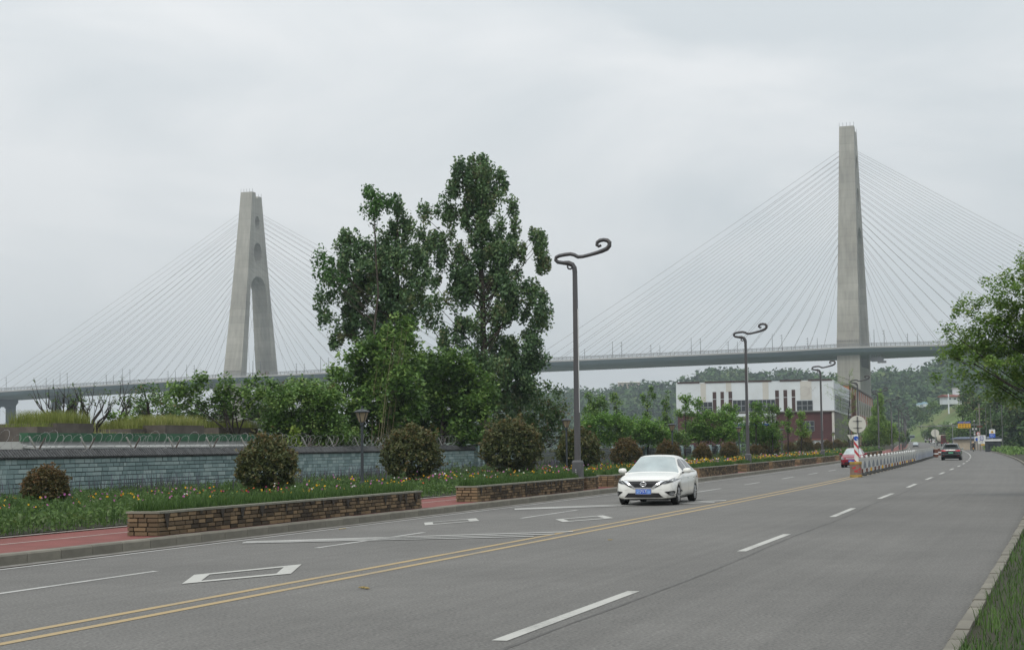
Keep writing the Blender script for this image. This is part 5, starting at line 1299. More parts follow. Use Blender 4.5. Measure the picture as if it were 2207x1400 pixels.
UP = [('upright pruned green tree right of the nearest street lamp, wide twin top', 152, 1285, [(1270, 855, 12, 8), (1280, 870, 16, 14), (1298, 860, 8, 10), (1303, 878, 9, 12), (1272, 888, 16, 12), (1292, 893, 14, 10)], 'broadleaf'),
      ('upright pruned green tree with a ball-like top beside the twin-topped one', 154, 1329, [(1325, 853, 10, 8), (1333, 866, 7, 6), (1326, 880, 7, 8), (1332, 895, 9, 10), (1320, 862, 6, 5)], 'broadleaf'),
      ('slim pruned green tree with a forked crooked top left of the building', 158, 1395, [(1403, 835, 4, 8), (1404, 850, 5, 8), (1411, 852, 5, 3), (1388, 862, 7, 7), (1396, 872, 8, 8), (1392, 890, 7, 10), (1395, 905, 9, 10), (1394, 925, 6, 12), (1386, 852, 3, 4)], 'broadleaf'),
      ('slim columnar pruned green tree at the left edge of the white building', 160, 1437, [(1437, 852, 6, 8), (1432, 868, 7, 8), (1440, 878, 7, 10), (1434, 895, 8, 10), (1440, 908, 12, 9), (1430, 907, 9, 7), (1437, 922, 6, 8)], 'broadleaf'),
      ('small pruned green tree before the left corner of the white wall', 163, 1476, [(1473, 858, 9, 9), (1484, 865, 9, 9), (1478, 878, 10, 8), (1467, 890, 14, 8), (1490, 890, 12, 8), (1487, 856, 4, 6)], 'fresh_leaf'),
      ('small pruned green tree before the first window of the white building', 165, 1505, [(1503, 862, 8, 7), (1512, 868, 7, 6), (1506, 878, 8, 8), (1497, 872, 5, 5)], 'fresh_leaf'),
      ('small pruned green tree under the first brown slots', 168, 1573, [(1570, 880, 12, 9), (1580, 890, 10, 12), (1560, 876, 8, 6), (1584, 876, 7, 6), (1574, 905, 10, 12)], 'fresh_leaf'),
      ('pruned green tree right of the second street lamp', 172, 1628, [(1626, 876, 11, 10), (1634, 888, 12, 10), (1620, 895, 12, 8), (1640, 872, 7, 7), (1630, 905, 14, 8)], 'fresh_leaf'),
      ('taller dark green pruned tree before the long window band', 174, 1665, [(1662, 876, 9, 9), (1670, 888, 11, 11), (1662, 902, 12, 10), (1672, 918, 12, 12), (1660, 930, 10, 10), (1655, 885, 6, 6)], 'broadleaf'),
      ('thin pruned green tree before the maroon wall', 176, 1698, [(1697, 882, 7, 8), (1702, 896, 8, 8), (1694, 910, 8, 9), (1700, 926, 10, 9)], 'fresh_leaf'),
      ('thin yellow-green tree before the maroon wall window', 178, 1726, [(1724, 890, 8, 7), (1732, 898, 8, 8), (1722, 910, 9, 9), (1734, 918, 9, 8), (1726, 932, 14, 9), (1740, 930, 10, 7)], 'willow')]
for lab, Y, foot, lob, lm in UP:
    tree('pruned_tree', lab, 'tree', Y, foot, lob, lm, .20, .40, 26, .34, 'bark_dark', .09, None, 'pruned young trees behind the fence', up=.5, dy=.2, ntips=30)
# feathery trees by the building corner
def feather_tree(label, Y, foot, pts, leaf_per, cl, seed, mname='willow', r0=.10, top=None, lsize=.13):
    rng = np.random.default_rng(seed); f = at(foot, 951, Y); base = Vector((f.x, Y, 0)); t = thing('feathery_tree', label, 'tree', base); b = MB(); L = []
    tp = at(top[0], top[1], Y) - base; path = [Vector((0, 0, -.1)).lerp(tp, i / 8) + Vector((rng.normal(0, .06), rng.normal(0, .06), 0)) for i in range(9)]
    b.tube(path, [r0 * (1 - i / 9) + .012 for i in range(9)], 7)
    for px, py in pts:
        e = at(px, py, Y) - base; e.y += rng.normal(0, .8); k = min(.96, max(.2, (e.z - .9 * math.hypot(e.x, e.y) * .5) / tp.z)); a = path[min(7, int(k * 8))].lerp(path[min(8, int(k * 8) + 1)], k * 8 % 1)
        m_ = a.lerp(e, .5) + Vector((0, 0, -.1)); b.tube([a, m_, e], [.03, .02, .008], 4, False)
        for q in range(7): u = .25 + .75 * q / 6; L.append(tuple((a.lerp(m_, u * 2) if u < .5 else m_.lerp(e, u * 2 - 1)) + Vector((rng.normal(0, .1), rng.normal(0, .1), rng.normal(0, .06)))))
    b.build('trunk', M['bark_dark'], t); link('crown', leaves_mesh('crown', M[mname], L, np.full(len(L), cl), leaf_per, lsize, rng, up=.5, aspect=.35, droop=.5), t)
feather_tree('sparse feathery young tree with upswept twigs at the building corner', 262, 1828, [(1787, 802), (1782, 830), (1800, 845), (1790, 858), (1836, 796), (1842, 815), (1846, 840), (1805, 822), (1778, 846), (1850, 862), (1800, 870), (1845, 880), (1838, 826), (1812, 836), (1795, 815), (1840, 850), (1806, 885), (1850, 895)], 16, .36, 4, top=(1832, 805), lsize=.17)
feather_tree('sparse drooping feathery branch tree below the building corner', 255, 1838, [(1795, 915), (1805, 905), (1820, 902), (1850, 906), (1812, 930), (1860, 915), (1845, 925), (1800, 935), (1858, 940)], 22, .44, 14, top=(1834, 895), lsize=.18)
tree('feathery_tree', 'tall bright green conical tree right of the round sign', 'tree', 330, 1893, [(1896, 850, 4, 12), (1895, 868, 8, 12), (1893, 885, 13, 14), (1890, 905, 20, 14), (1895, 925, 28, 16), (1880, 940, 22, 16), (1915, 925, 14, 16), (1900, 945, 30, 14), (1924, 940, 8, 12)],
     'willow', .30, .7, 34, .55, 'bark_dark', .16, (1896, 845), None, up=.5, dy=.3, ntips=30, depth=1.0, droop=.4, dens=2.2, aspect=.5)
tree('feathery_tree', 'small bright green tree before the far lamp cluster', 'tree', 390, 1925, [(1915, 915, 8, 10), (1922, 925, 10, 10), (1930, 935, 8, 9), (1920, 945, 14, 8)], 'willow', .34, .8, 34, .6, 'bark_dark', .12, None, None, up=.5, dy=.2, ntips=20)
for k, (px, ry) in enumerate([(1945, 9), (1938, 8), (1951, 11)]):
    tree('roadside_bush', ('dark roadside bush at the foot of the far lamp cluster', 'green roadside bush left of the far lamp cluster', 'dark rounded tree where the far road begins to climb')[k], 'bush', 330 + 130 * k, px, [(px, 942 - k * 2, 7 + k, ry), (px + 4, 947, 6, 6)], 'dark_leaf', .3 + .15 * k, .8, 24, .7, 'bark_dark', .08, None, None, dy=.2, ntips=10)
# hedge line and dark plants behind the bed on the bend
hc = []
for l in np.arange(200, 420, .8): hc.append(tuple(RP(l + R.uniform(-.3, .3), -34.8 + R.gauss(0, .4), .9 + R.gauss(0, .35))))
hg = link('hedge', leaves_mesh('hedge', M['dark_leaf'], hc, np.full(len(hc), .75), 40, .22, NR, up=.5)); tag(hg, 'long dark green hedge behind the far flower bed on the bend', 'hedge', kind='stuff')
tree('broadleaf_tree', 'large olive green tree leaning in from the right edge', 'tree', 58, 2430,
     [(2175, 590, 24, 14), (2210, 600, 40, 22), (2130, 612, 22, 9), (2160, 625, 44, 14), (2100, 640, 24, 9), (2150, 652, 50, 14), (2215, 650, 50, 28), (2055, 662, 14, 6), (2090, 672, 34, 10), (2140, 690, 56, 16), (2050, 708, 26, 9), (2100, 712, 50, 14), (2180, 705, 60, 22), (2035, 730, 20, 10), (2080, 742, 50, 12), (2145, 745, 60, 18), (2210, 740, 50, 30), (2040, 765, 24, 8),
      (2075, 780, 30, 9), (2125, 785, 44, 12), (2180, 785, 50, 18), (2055, 800, 20, 7), (2020, 812, 10, 5), (2100, 812, 40, 9), (2150, 815, 46, 14), (2200, 815, 44, 20), (2175, 840, 40, 13), (2225, 850, 40, 20), (2140, 855, 30, 9), (2185, 866, 34, 10), (2110, 838, 26, 8), (2200, 690, 40, 30), (2165, 670, 40, 16), (2120, 735, 50, 14), (2060, 758, 30, 9), (2090, 765, 40, 12), (2160, 765, 50, 16), (2260, 560, 60, 40), (2280, 640, 70, 60), (2290, 740, 80, 70), (2300, 820, 70, 40), (2340, 600, 60, 60), (2370, 700, 80, 80)],
     'maple', .115, .34, 34, .25, 'bark_dark', .16, (2400, 560), None, up=.9, dy=.9, ntips=80, depth=1.5, dens=1.0)

# red-leaved rounded shrubs in the bed: three sculpted forms, copied
def shrub_form(seed, n, leaf):
    rng = np.random.default_rng(seed); d = rng.normal(size=(n, 3)); d /= np.linalg.norm(d, axis=1)[:, None]; d[:, 2] = np.abs(d[:, 2]) * np.where(rng.random(n) < .72, 1, -.8)
    lump = np.array([1 + .24 * mnoise.noise(Vector(q) * 2.2 + Vector((seed, 0, 0))) + .12 * mnoise.noise(Vector(q) * 5 + Vector((0, seed, 0))) for q in d])
    r = (.55 + .36 * rng.random(n) ** .6) * lump * np.where(rng.random(n) < .09, rng.uniform(1.05, 1.28, n), 1); Cn = d * r[:, None]; Cn[:, 2] = np.where(Cn[:, 2] > 0, Cn[:, 2] * 1.08, Cn[:, 2] * .86) + .86; Cn[:, :2] *= (1.0 - .16 * np.clip(Cn[:, 2:3] - .9, 0, 1.2)) * (1 - .12 * np.clip(.5 - Cn[:, 2:3], 0, 1))
    ok = Cn[:, 2] > .12; Cn = Cn[ok]; r = r[ok]; n = len(Cn); per = 8
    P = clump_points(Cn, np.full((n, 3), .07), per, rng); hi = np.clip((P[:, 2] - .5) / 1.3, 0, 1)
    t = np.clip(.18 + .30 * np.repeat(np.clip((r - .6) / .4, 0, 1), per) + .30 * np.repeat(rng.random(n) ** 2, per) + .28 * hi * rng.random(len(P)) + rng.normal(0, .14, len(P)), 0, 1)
    V, F, T = leaf_cards(P, leaf * rng.uniform(.6, 1.35, len(P)), t, rng, .35, .5)
    crown = np_mesh('crown', V, F, M['red_shrub'], T)
    b = MB()
    for k in range(9):
        a = rng.random() * 6.28; e = Vector((.55 * math.cos(a), .55 * math.sin(a), .9 + .5 * rng.random())); b.tube([(0.04 * math.cos(a), .04 * math.sin(a), -.05), e * .5 + Vector((0, 0, .05)), e], [.035, .025, .01], 5, False)
    return crown, b.mesh('trunk', M['bark_dark'])
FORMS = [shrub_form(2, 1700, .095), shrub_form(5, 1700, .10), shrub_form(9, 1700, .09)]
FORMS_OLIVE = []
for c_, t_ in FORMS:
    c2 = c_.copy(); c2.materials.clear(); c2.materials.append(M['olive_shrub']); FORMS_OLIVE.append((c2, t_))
SHR = [(98, 985, 52, 'red shrub at the left edge before the stone wall, reddest of the row'), (575, 1070, 71, 'big round red-brown shrub before the wall, left of the first garden lamp'), (887, 1045, 75, 'big round red-brown shrub on a short stem, right of the first garden lamp'),
       (1105, 1032, 68, 'dark round shrub at the end of the stone wall'), (1248, 1015, 52, 'dark red-brown shrub behind the nearest street lamp'), (1350, 1010, 38, 'red-brown shrub behind the bonnet of the white sedan'), (1440, 1000, 32, 'reddish shrub above the roof of the white sedan'),
       (1514, 993, 27, 'bright reddish shrub just right of the white sedan roof'), (1573, 990, 25, 'round red-brown shrub left of the garden lamp by the second street lamp'), (1629, 988, 20, 'small dark red shrub right beside the second street lamp'), (1659, 985, 26, 'tallest of the farther red shrubs, right of the second street lamp'),
       (1703, 984, 17, 'small red-brown shrub left of the third street lamp'), (1735, 983, 23, 'wide olive-red shrub left of the third street lamp'), (1763, 980, 14, 'small dull red shrub nearly hidden by its wider neighbour, left of the third street lamp'), (1783, 979, 17, 'round dull shrub right of the third street lamp'), (1805, 977, 15, 'small reddish shrub above the red car'), (1822, 975, 12, 'farthest reddish shrub above the roof of the red car'), (1868, 973, 14, 'dull red shrub behind the white barrier'), (1888, 971, 12, 'small dull shrub behind the white barrier, farther one')]
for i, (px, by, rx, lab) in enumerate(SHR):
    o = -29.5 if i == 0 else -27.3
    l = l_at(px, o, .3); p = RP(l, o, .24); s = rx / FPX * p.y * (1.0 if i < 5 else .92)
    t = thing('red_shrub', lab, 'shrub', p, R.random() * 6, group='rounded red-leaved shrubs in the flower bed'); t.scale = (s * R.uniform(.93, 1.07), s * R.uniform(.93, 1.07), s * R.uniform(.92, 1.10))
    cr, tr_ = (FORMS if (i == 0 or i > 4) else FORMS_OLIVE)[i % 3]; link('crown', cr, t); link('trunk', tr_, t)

# grass in the planters, bed foliage, flowers
def blades(P, h, rng, w=.012, lean=.35):
    n = len(P); a = rng.random(n) * 2 * PI; hh = h * rng.uniform(.5, 1.25, n); d = np.stack([np.cos(a), np.sin(a), np.zeros(n)], 1); s = np.stack([-np.sin(a), np.cos(a), np.zeros(n)], 1)
    le = (rng.random(n) * lean)[:, None] * hh[:, None]; z = np.zeros((n, 3)); z[:, 2] = hh
    ww = w if np.isscalar(w) else w[:, None]
    V = np.stack([P - s * ww, P + s * ww, P + s * ww * .5 + d * le * .45 + z * .65, P - s * ww * .5 + d * le * .45 + z * .65, P + d * le + z * .97, P + d * le * 1.02 + z * .97 + s * ww * .12], 1)
    base = np.arange(n)[:, None] * 6; F = np.concatenate([base + np.array([[0, 1, 2, 3]]), base + np.array([[3, 2, 5, 4]])], 0)
    return V.reshape(-1, 3), F
def road_points(n, l0, l1, o0, o1, z, rng, dens=None):
    l = rng.uniform(l0, l1, n) if dens is None else l0 + (l1 - l0) * rng.random(n) ** dens
    o = rng.uniform(o0, o1, n); return np.array([RP(a, b, z) for a, b in zip(l, o)]), l, o
rng = np.random.default_rng(77)
PV, PF, PT, off = [], [], [], 0
for i, (a, b) in enumerate(PLANTERS + [(LAMP_L + .6, LAMP_L + 2.4)]):
    n = int((b - a) * (760 if a < 66 else 420 if a < 120 else 160)); P, l, o = road_points(n, a + .1, b - .1, PO - PD + .05, PO - .17, WALK + PH - .03, rng)
    sc_ = 1.0 + max(0, (a - 40) / 60)
    hgt = .27 * (1 - .35 * np.clip((o - (PO - .32)) / .2, 0, 1)); V, F = blades(P, hgt, rng, .011 * sc_, .5); PV.append(V); PF.append(F + off); off += len(V); PT.append(np.tile(np.clip(rng.normal(.45, .25, n), 0, 1), 2))
o = link('grass', np_mesh('grass', np.concatenate(PV), np.concatenate(PF), M['grass'], np.concatenate(PT))); tag(o, 'short green grass growing in the brick planters', 'grass', kind='stuff')

def bed_height(l, o): return .35 + .22 * mnoise.noise(Vector((l * .35, o * .5, 1))) + .12 * mnoise.noise(Vector((l * 1.1, o * 1.3, 5)))
n = 42000; P, l, o = road_points(n, 22, 330, -35.0, -21.35, .24, rng, 1.9)
P[:, 2] += np.array([max(.06, bed_height(a, b)) for a, b in zip(l, o)]) * rng.random(n) ** .6
sz = .13 * (1 + np.maximum(0, l - 60) / 90)
PP = np.repeat(P, 4, 0) + rng.normal(0, 1, (n * 4, 3)) * np.repeat(sz, 4)[:, None] * np.array([[.7, .7, .4]])
PP[:, 2] = np.maximum(PP[:, 2], .25)
patch = np.array([mnoise.noise(Vector((a * .22, b * .3, 9))) for a, b in zip(l, o)])
t = np.clip(np.repeat(.42 + .30 * patch, 4) + rng.normal(0, .2, n * 4), 0, 1)
V, F, T = leaf_cards(PP, np.repeat(sz, 4) * rng.uniform(.7, 1.3, n * 4), t, rng, .25, .38)
o_ = link('bed_foliage', np_mesh('bed_foliage', V, F, M['bed_leaf'], T)); tag(o_, 'leafy green plants covering the flower bed', 'foliage', kind='stuff')
n = 52000; P, l, o = road_points(n, 22, 330, -34.8, -21.4, .24, rng, 2.1); hgt = np.array([.16 + max(.06, bed_height(a, b)) for a, b in zip(l, o)]); V, F = blades(P, hgt, rng, .009 * (1 + np.maximum(0, l - 40) / 45), .45)
o_ = link('bed_grass', np_mesh('bed_grass', V, F, M['grass'], np.tile(np.clip(rng.normal(.5, .25, n), 0, 1), 2))); tag(o_, 'long grass blades between the bed flowers', 'grass', kind='stuff')
# lavender-like spikes near the wall
n = 9000; P, l, o = road_points(n, 30, 300, -34.5, -29.5, .24, rng, 1.5); keep = np.array([mnoise.noise(Vector((a * .3, b * .2, 21))) > .02 for a, b in zip(l, o)]); P, l = P[keep], l[keep]
V, F = blades(P, np.full(len(P), .85), rng, .013 * (1 + np.maximum(0, l - 40) / 60), .35); o_ = link('lavender', np_mesh('lavender', V, F, M['lavender'], np.tile(np.clip(rng.normal(.5, .28, len(P)), 0, 1), 2))); tag(o_, 'grey purple lavender spikes in the flower bed', 'lavender', kind='stuff')
# taller green clumps in the bed
for k, (px, oo, hh, rr, lab) in enumerate([(1097, -24, .75, .22, 'upright green seedling plant left of the dark round shrub'), (865, -27.0, .7, .2, 'upright pale green stem plant before the second red shrub'), (1560, -29, .8, 1.3, 'rounded grey-green bush between red shrubs beside the second street lamp'), (1545, -30, .75, 1.2, 'low rounded grey-green bush right of the white sedan'), (1000, -31, .8, 1.0, 'low dark green bush before the end of the stone wall'), (1040, -30, .85, 1.0, 'low dark green bush at the wall end pillar')]):
    l = l_at(px, oo, .3); p = RP(l, oo, .24); t_ = thing('bed_plant', lab, 'plant', p); nn = int(30 + 90 * rr); d = NR.normal(size=(nn, 3)) * np.array([[rr * .45, rr * .45, hh * .28]]); d[:, 2] = np.abs(d[:, 2]) + hh * .25
    link('foliage', leaves_mesh('foliage', M['bed_leaf'], d, np.full(nn, .13), 14, .12, NR, up=.3, aspect=.35, tbias=.15), t_)
    MB().tube([(0, 0, -.05), (.02, 0, hh * .6)], [.02, .008], 5).build('stem', M['bark_dark'], t_)
def flowers(name, m, n, l0, l1, o0, o1, dens, hz, label, seed, thr, r=.034):
    rg = np.random.default_rng(seed); P, l, o = road_points(n, l0, l1, o0, o1, .24, rg, dens); keep = np.array([mnoise.noise(Vector((a * .12, b * .25, seed * 3.3))) + .25 * rg.random() > thr for a, b in zip(l, o)]); P, l, o = P[keep], l[keep], o[keep]
    P[:, 2] += np.array([max(.1, bed_height(a, b)) for a, b in zip(l, o)]) + hz * (.4 + .8 * rg.random(len(P))); n = len(P); rr = r * rg.uniform(.7, 1.3, n) * (1 + np.maximum(0, l - 45) / 100)
    nr_ = rg.normal(size=(n, 3)) * .75; nr_[:, 2] += .8; nr_[:, 1] -= .7; nr_ /= np.linalg.norm(nr_, axis=1)[:, None]; a = rg.normal(size=(n, 3)); a -= nr_ * (a * nr_).sum(1)[:, None]; a /= np.linalg.norm(a, axis=1)[:, None]; b = np.cross(nr_, a)
    Vs = [P + nr_ * 0.0]; 
    for k in range(10):
        ang = 2 * PI * k / 10; q = (1.0 if k % 2 == 0 else .72); Vs.append(P + (a * math.cos(ang) + b * math.sin(ang)) * rr[:, None] * q + nr_ * rr[:, None] * .25)
    V = np.stack(Vs, 1).reshape(-1, 3); base = np.arange(n)[:, None] * 11; F = np.concatenate([base + np.array([[0, 1 + k, 1 + (k + 1) % 10]]) for k in range(10)], 0)
    T = np.tile(rg.random(n), 10); o_ = link(name, np_mesh(name, V, F, M[m], T)); tag(o_, label, 'flowers', kind='stuff')
flowers('yellow_flowers', 'petal_yellow', 1150, 26, 300, -27.5, -21.6, 1.25, .16, 'yellow daisy flowers scattered over the flower bed', 3, .0)
flowers('yellow_flowers', 'petal_yellow', 700, 95, 210, -26.5, -21.6, 1.0, .12, 'dense drifts of yellow flowers near the middle lamps', 13, -.05)
flowers('pink_flowers', 'petal_pink', 620, 30, 260, -28.5, -21.6, 1.3, .20, 'pink cosmos flowers scattered over the flower bed', 4, .06)
flowers('magenta_flowers', 'petal_magenta', 500, 30, 200, -27.5, -21.6, 1.5, .18, 'magenta cosmos flowers scattered over the flower bed', 5, .06)
flowers('orange_flowers', 'petal_orange', 380, 24, 200, -27.5, -21.6, 1.5, .16, 'orange red flowers among the yellow ones', 6, .05)
flowers('white_flowers', 'petal_white', 220, 40, 200, -27.5, -21.6, 1.0, .2, 'few white flowers in the flower bed', 8, .1)
n = 30000; P, l, o = road_points(n, 14, 120, -1.0, 4.0, .10, rng, 2.3); P = np.array([RP(a, road_right(a) + .16 + (b + 1), .09) for a, b in zip(l, o)])
pn = np.array([mnoise.noise(Vector((a * .7, b * .9, 4))) for a, b in zip(l, o)]); V, F = blades(P, .11 + .10 * np.clip(pn + .4, 0, 1), rng, .007 * (1 + np.maximum(0, l - 22) / 20), .9)
o_ = link('verge_grass', np_mesh('verge_grass', V, F, M['grass'], np.tile(np.clip(.5 + .35 * pn + rng.normal(0, .25, n), 0, 1), 2))); tag(o_, 'short ragged grass along the right kerb', 'grass', kind='stuff')
# dry grass on the annex roof
rg = np.random.default_rng(5); PV, PF, PT, off = [], [], [], 0
for p0, p1, o0, o1, z, h, n, tb in ((126, 203, -40.3, -42.9, 3.15, .55, 2600, .35), (84, 124, -40.3, -42.4, 3.0, .22, 400, .15), (202, 360, -40.4, -43.5, 2.45, .34, 3000, .75), (286, 356, -41.3, -43.8, 2.98, .45, 2600, .45), (352, 446, -40.3, -42.9, 3.14, .5, 3600, .6), (440, 590, -40.4, -43.5, 2.45, .34, 2400, .7), (466, 570, -41.3, -43.8, 3.1, .45, 2600, .3), (96, 130, -40.4, -42, 3.1, .5, 60, .1), (716, 762, -41.2, -43.8, 3.0, .5, 900, .2), (205, 250, -40.4, -43, 2.5, .7, 120, .9)):
    a, b = l_at(p0, o0, 2.7), l_at(p1, o0, 2.7); P, l, o = road_points(n, a, b, o1, o0, z, rg); V, F = blades(P, np.full(n, h), rg, .012, .6); PV.append(V); PF.append(F + off); off += len(V); PT.append(np.tile(np.clip(rg.normal(tb, .22, n), 0, 1), 2))
o_ = link('dry_grass', np_mesh('dry_grass', np.concatenate(PV), np.concatenate(PF), M['dry_grass'], np.concatenate(PT))); tag(o_, 'yellowing long grass on the annex roof and its planters', 'grass', kind='stuff')

# woods on the hills
def hill_wood(name, hill, n, size, per, label, seed, m='wood_far', sel=None, leaf=.34):
    rg = np.random.default_rng(seed); G = HILLS[hill]; nc, nr = G.shape[:2]; u, v = (rg.random(n) if hill != 'far_hills' else np.where(rg.random(n) < .85, .50 + .38 * rg.random(n), rg.random(n))) * (nc - 1.001), (rg.random(n) ** .8) * (nr - 1.001); i, j = u.astype(int), v.astype(int); fu, fv = (u - i)[:, None], (v - j)[:, None]
    P = (G[i, j] * (1 - fu) + G[i + 1, j] * fu) * (1 - fv) + (G[i, j + 1] * (1 - fu) + G[i + 1, j + 1] * fu) * fv
    dn = np.array([mnoise.noise(Vector((p[0] / 70, p[1] / 90, seed))) for p in P]); keep = dn + rg.normal(0, .18, n) > (-.25 if sel is None else sel); P, dn = P[keep], dn[keep]; n = len(P)
    s = size * rg.uniform(.55, 1.35, n); C3 = P.copy(); C3[:, 2] += s * .55
    ax = np.stack([s * .62, s * .62, s * rg.uniform(.55, .95, n)], 1); Q = clump_points(C3, ax, per, rg, .35)
    t = np.clip(np.repeat(rg.normal(.42, .2, n) + .25 * dn, per) + rg.normal(0, .16, n * per), 0, 1)
    V, F, T = leaf_cards(Q, np.repeat(s, per) * leaf * 1.6 * rg.uniform(.7, 1.3, n * per), t, rg, .7, .8)
    o = link(name, np_mesh(name, V, F, M[m], T)); tag(o, label, 'wood', kind='stuff')
hill_wood('hill_woods', 'far_hills', 10500, 9.5, 27, 'hazy green woods covering the hills across the river', 31, leaf=.20)
hill_wood('hillside_scrub', 'grassy_hill', 800, 3.2, 36, 'scattered bushes on the grassy hill', 33, sel=.30, leaf=.16)
hill_wood('hillside_wood', 'near_wooded_hill', 1900, 4.6, 50, 'dark dense wood on the hillside beside the right kerb', 37, sel=-.9, leaf=.12)
# single trees that stand out along the far road and on the ridge
for k, (px, py, Y, rx, ry, lm, lab) in enumerate([(2008, 930, 620, 17, 14, 'dark_leaf', 'dark round tree behind the line of trucks'), (2034, 928, 560, 14, 20, 'dark_leaf', 'dark tall tree behind the maroon truck'), (2052, 935, 520, 9, 14, 'broadleaf', 'green tree right of the maroon truck'),
      (1975, 884, 880, 10, 10, 'dark_leaf', 'dark round tree on the grassy hill left of the blue sheeting'), (2010, 873, 870, 12, 7, 'maple', 'olive tree on the grassy hill right of the blue sheeting'), (1992, 895, 860, 14, 9, 'dark_leaf', 'dark bush clump in the middle of the grassy hill'),
      (2085, 850, 470, 14, 16, 'dark_leaf', 'dark tree at the top of the right wooded hillside beside the white house'), (2076, 880, 480, 12, 16, 'broadleaf', 'bright green tree at the left edge of the right wooded hillside'), (2100, 865, 440, 16, 14, 'dark_leaf', 'dark broad tree in the middle of the right wooded hillside'), (2120, 885, 410, 18, 16, 'broadleaf', 'mid green tree low on the right wooded hillside'), (2150, 860, 390, 22, 18, 'dark_leaf', 'dark tree high on the right wooded hillside under the leaning tree'), (2090, 905, 430, 12, 14, 'broadleaf', 'green tree behind the yellow sign board'), (2145, 905, 380, 16, 16, 'dark_leaf', 'dark tree behind the blue warning sign'), (2066, 925, 470, 8, 14, 'maple', 'olive bushy tree left of the yellow sign board post'), (2185, 890, 360, 26, 22, 'dark_leaf', 'dark tree at the right edge of the wooded hillside')]):
    tree('hillside_tree', lab, 'tree', Y, px, [(px, py, rx, ry), (px - rx * .5, py + ry * .5, rx * .7, ry * .6), (px + rx * .45, py + ry * .4, rx * .7, ry * .7)], lm, .55, 1.3, 34, 1.2, 'bark_dark', .25, (px, py), 'single trees on the far slopes', dy=.6, ntips=14, depth=1.0, zf=max(-.5, at(px, py + ry * 1.6, Y).z))

# ------------------------------------------------------------------ cars
def interp(pts, x): return float(np.interp(x, [p[0] for p in pts], [p[1] for p in pts]))
SEDAN = dict(L=4.63, W=1.76, wf=[(-1, .74), (-.975, .86), (-.92, .93), (-.8, .975), (-.45, 1), (.35, 1), (.7, .985), (.84, .955), (.92, .90), (.965, .82), (.99, .70), (1, .62)],
    top=[(-1, .80), (-.985, .93), (-.95, .995), (-.85, 1.02), (-.5, 1.0), (.1, .985), (.33, .975), (.55, .93), (.75, .87), (.88, .805), (.95, .745), (.985, .69), (1, .64)],
    bot=[(-1, .50), (-.97, .36), (-.88, .27), (-.7, .21), (.75, .19), (.9, .20), (.97, .215), (1, .26)],
    axles=(-1.32, 1.38), wr=.318, ra=.365, cowl=.36, cab_r=-.80, roof=[(-.86, 1.0), (-.80, 1.03), (-.70, 1.16), (-.55, 1.335), (-.42, 1.435), (-.25, 1.49), (-.08, 1.503), (.03, 1.49), (.09, 1.45), (.20, 1.27), (.30, 1.10), (.38, .985), (.42, .96)],
    wroof=.60, ws=(.075, .375), rw=(-.76, -.44), sw=[(-.58, -.50), (-.475, -.165), (-.135, .20)], belt=.96)
SUV = dict(L=4.9, W=1.96, wf=[(-1, .72), (-.985, .86), (-.94, .95), (-.8, .99), (-.45, 1), (.35, 1), (.7, .98), (.9, .9), (.97, .78), (1, .62)],
    top=[(-1, .92), (-.98, 1.05), (-.9, 1.10), (-.5, 1.08), (.3, 1.06), (.55, 1.03), (.8, .97), (.92, .9), (.98, .8), (1, .72)],
    bot=[(-1, .62), (-.985, .45), (-.93, .34), (-.7, .24), (.8, .24), (.95, .28), (1, .38)],
    axles=(-1.46, 1.44), wr=.375, ra=.43, cowl=.36, cab_r=-.93, roof=[(-.985, 1.06), (-.93, 1.16), (-.84, 1.40), (-.74, 1.58), (-.55, 1.655), (-.2, 1.69), (.0, 1.67), (.10, 1.59), (.28, 1.25), (.40, 1.05)],
    wroof=.66, ws=(.075, .36), rw=(-.935, -.745), sw=[(-.66, -.50), (-.465, -.13), (-.10, .22)], belt=1.06)
def wheel_meshes(r, w=.21):
    tyre = MB().lathe([(r * .66, -w / 2 + .02), (r * .88, -w / 2), (r * .985, -w / 2 + .025), (r, -w * .25), (r, w * .25), (r * .985, w / 2 - .025), (r * .88, w / 2), (r * .66, w / 2 - .02)], 28, axis='Y').mesh('tyre', M['tyre'], True)
    b = MB(); b.lathe([(r * .67, -w / 2 + .012), (r * .70, w / 2 - .012), (r * .66, w / 2 + .002), (r * .62, w / 2 - .05)], 28, axis='Y')
    for k in range(5):
        for d in (-.16, .16):
            a = 2 * PI * k / 5 + d; b.bar((r * .12 * math.cos(a), -(w / 2 - .012), r * .12 * math.sin(a)), (r * .65 * math.cos(a + d * .3), -(w / 2 - .018), r * .65 * math.sin(a + d * .3)), .035, .045, Vector((0, 1, 0)))
    b.lathe([(r * .19, w / 2 - .05), (r * .17, w / 2)], 14, axis='Y')
    rim = b.mesh('rim', M['rim']); bk = MB().lathe([(r * .64, -.02), (r * .64, .02)], 20, axis='Y').mesh('brake_shadow', M['trim'])  # black disc stands in for the shade behind the spokes
    return tyre, rim, bk
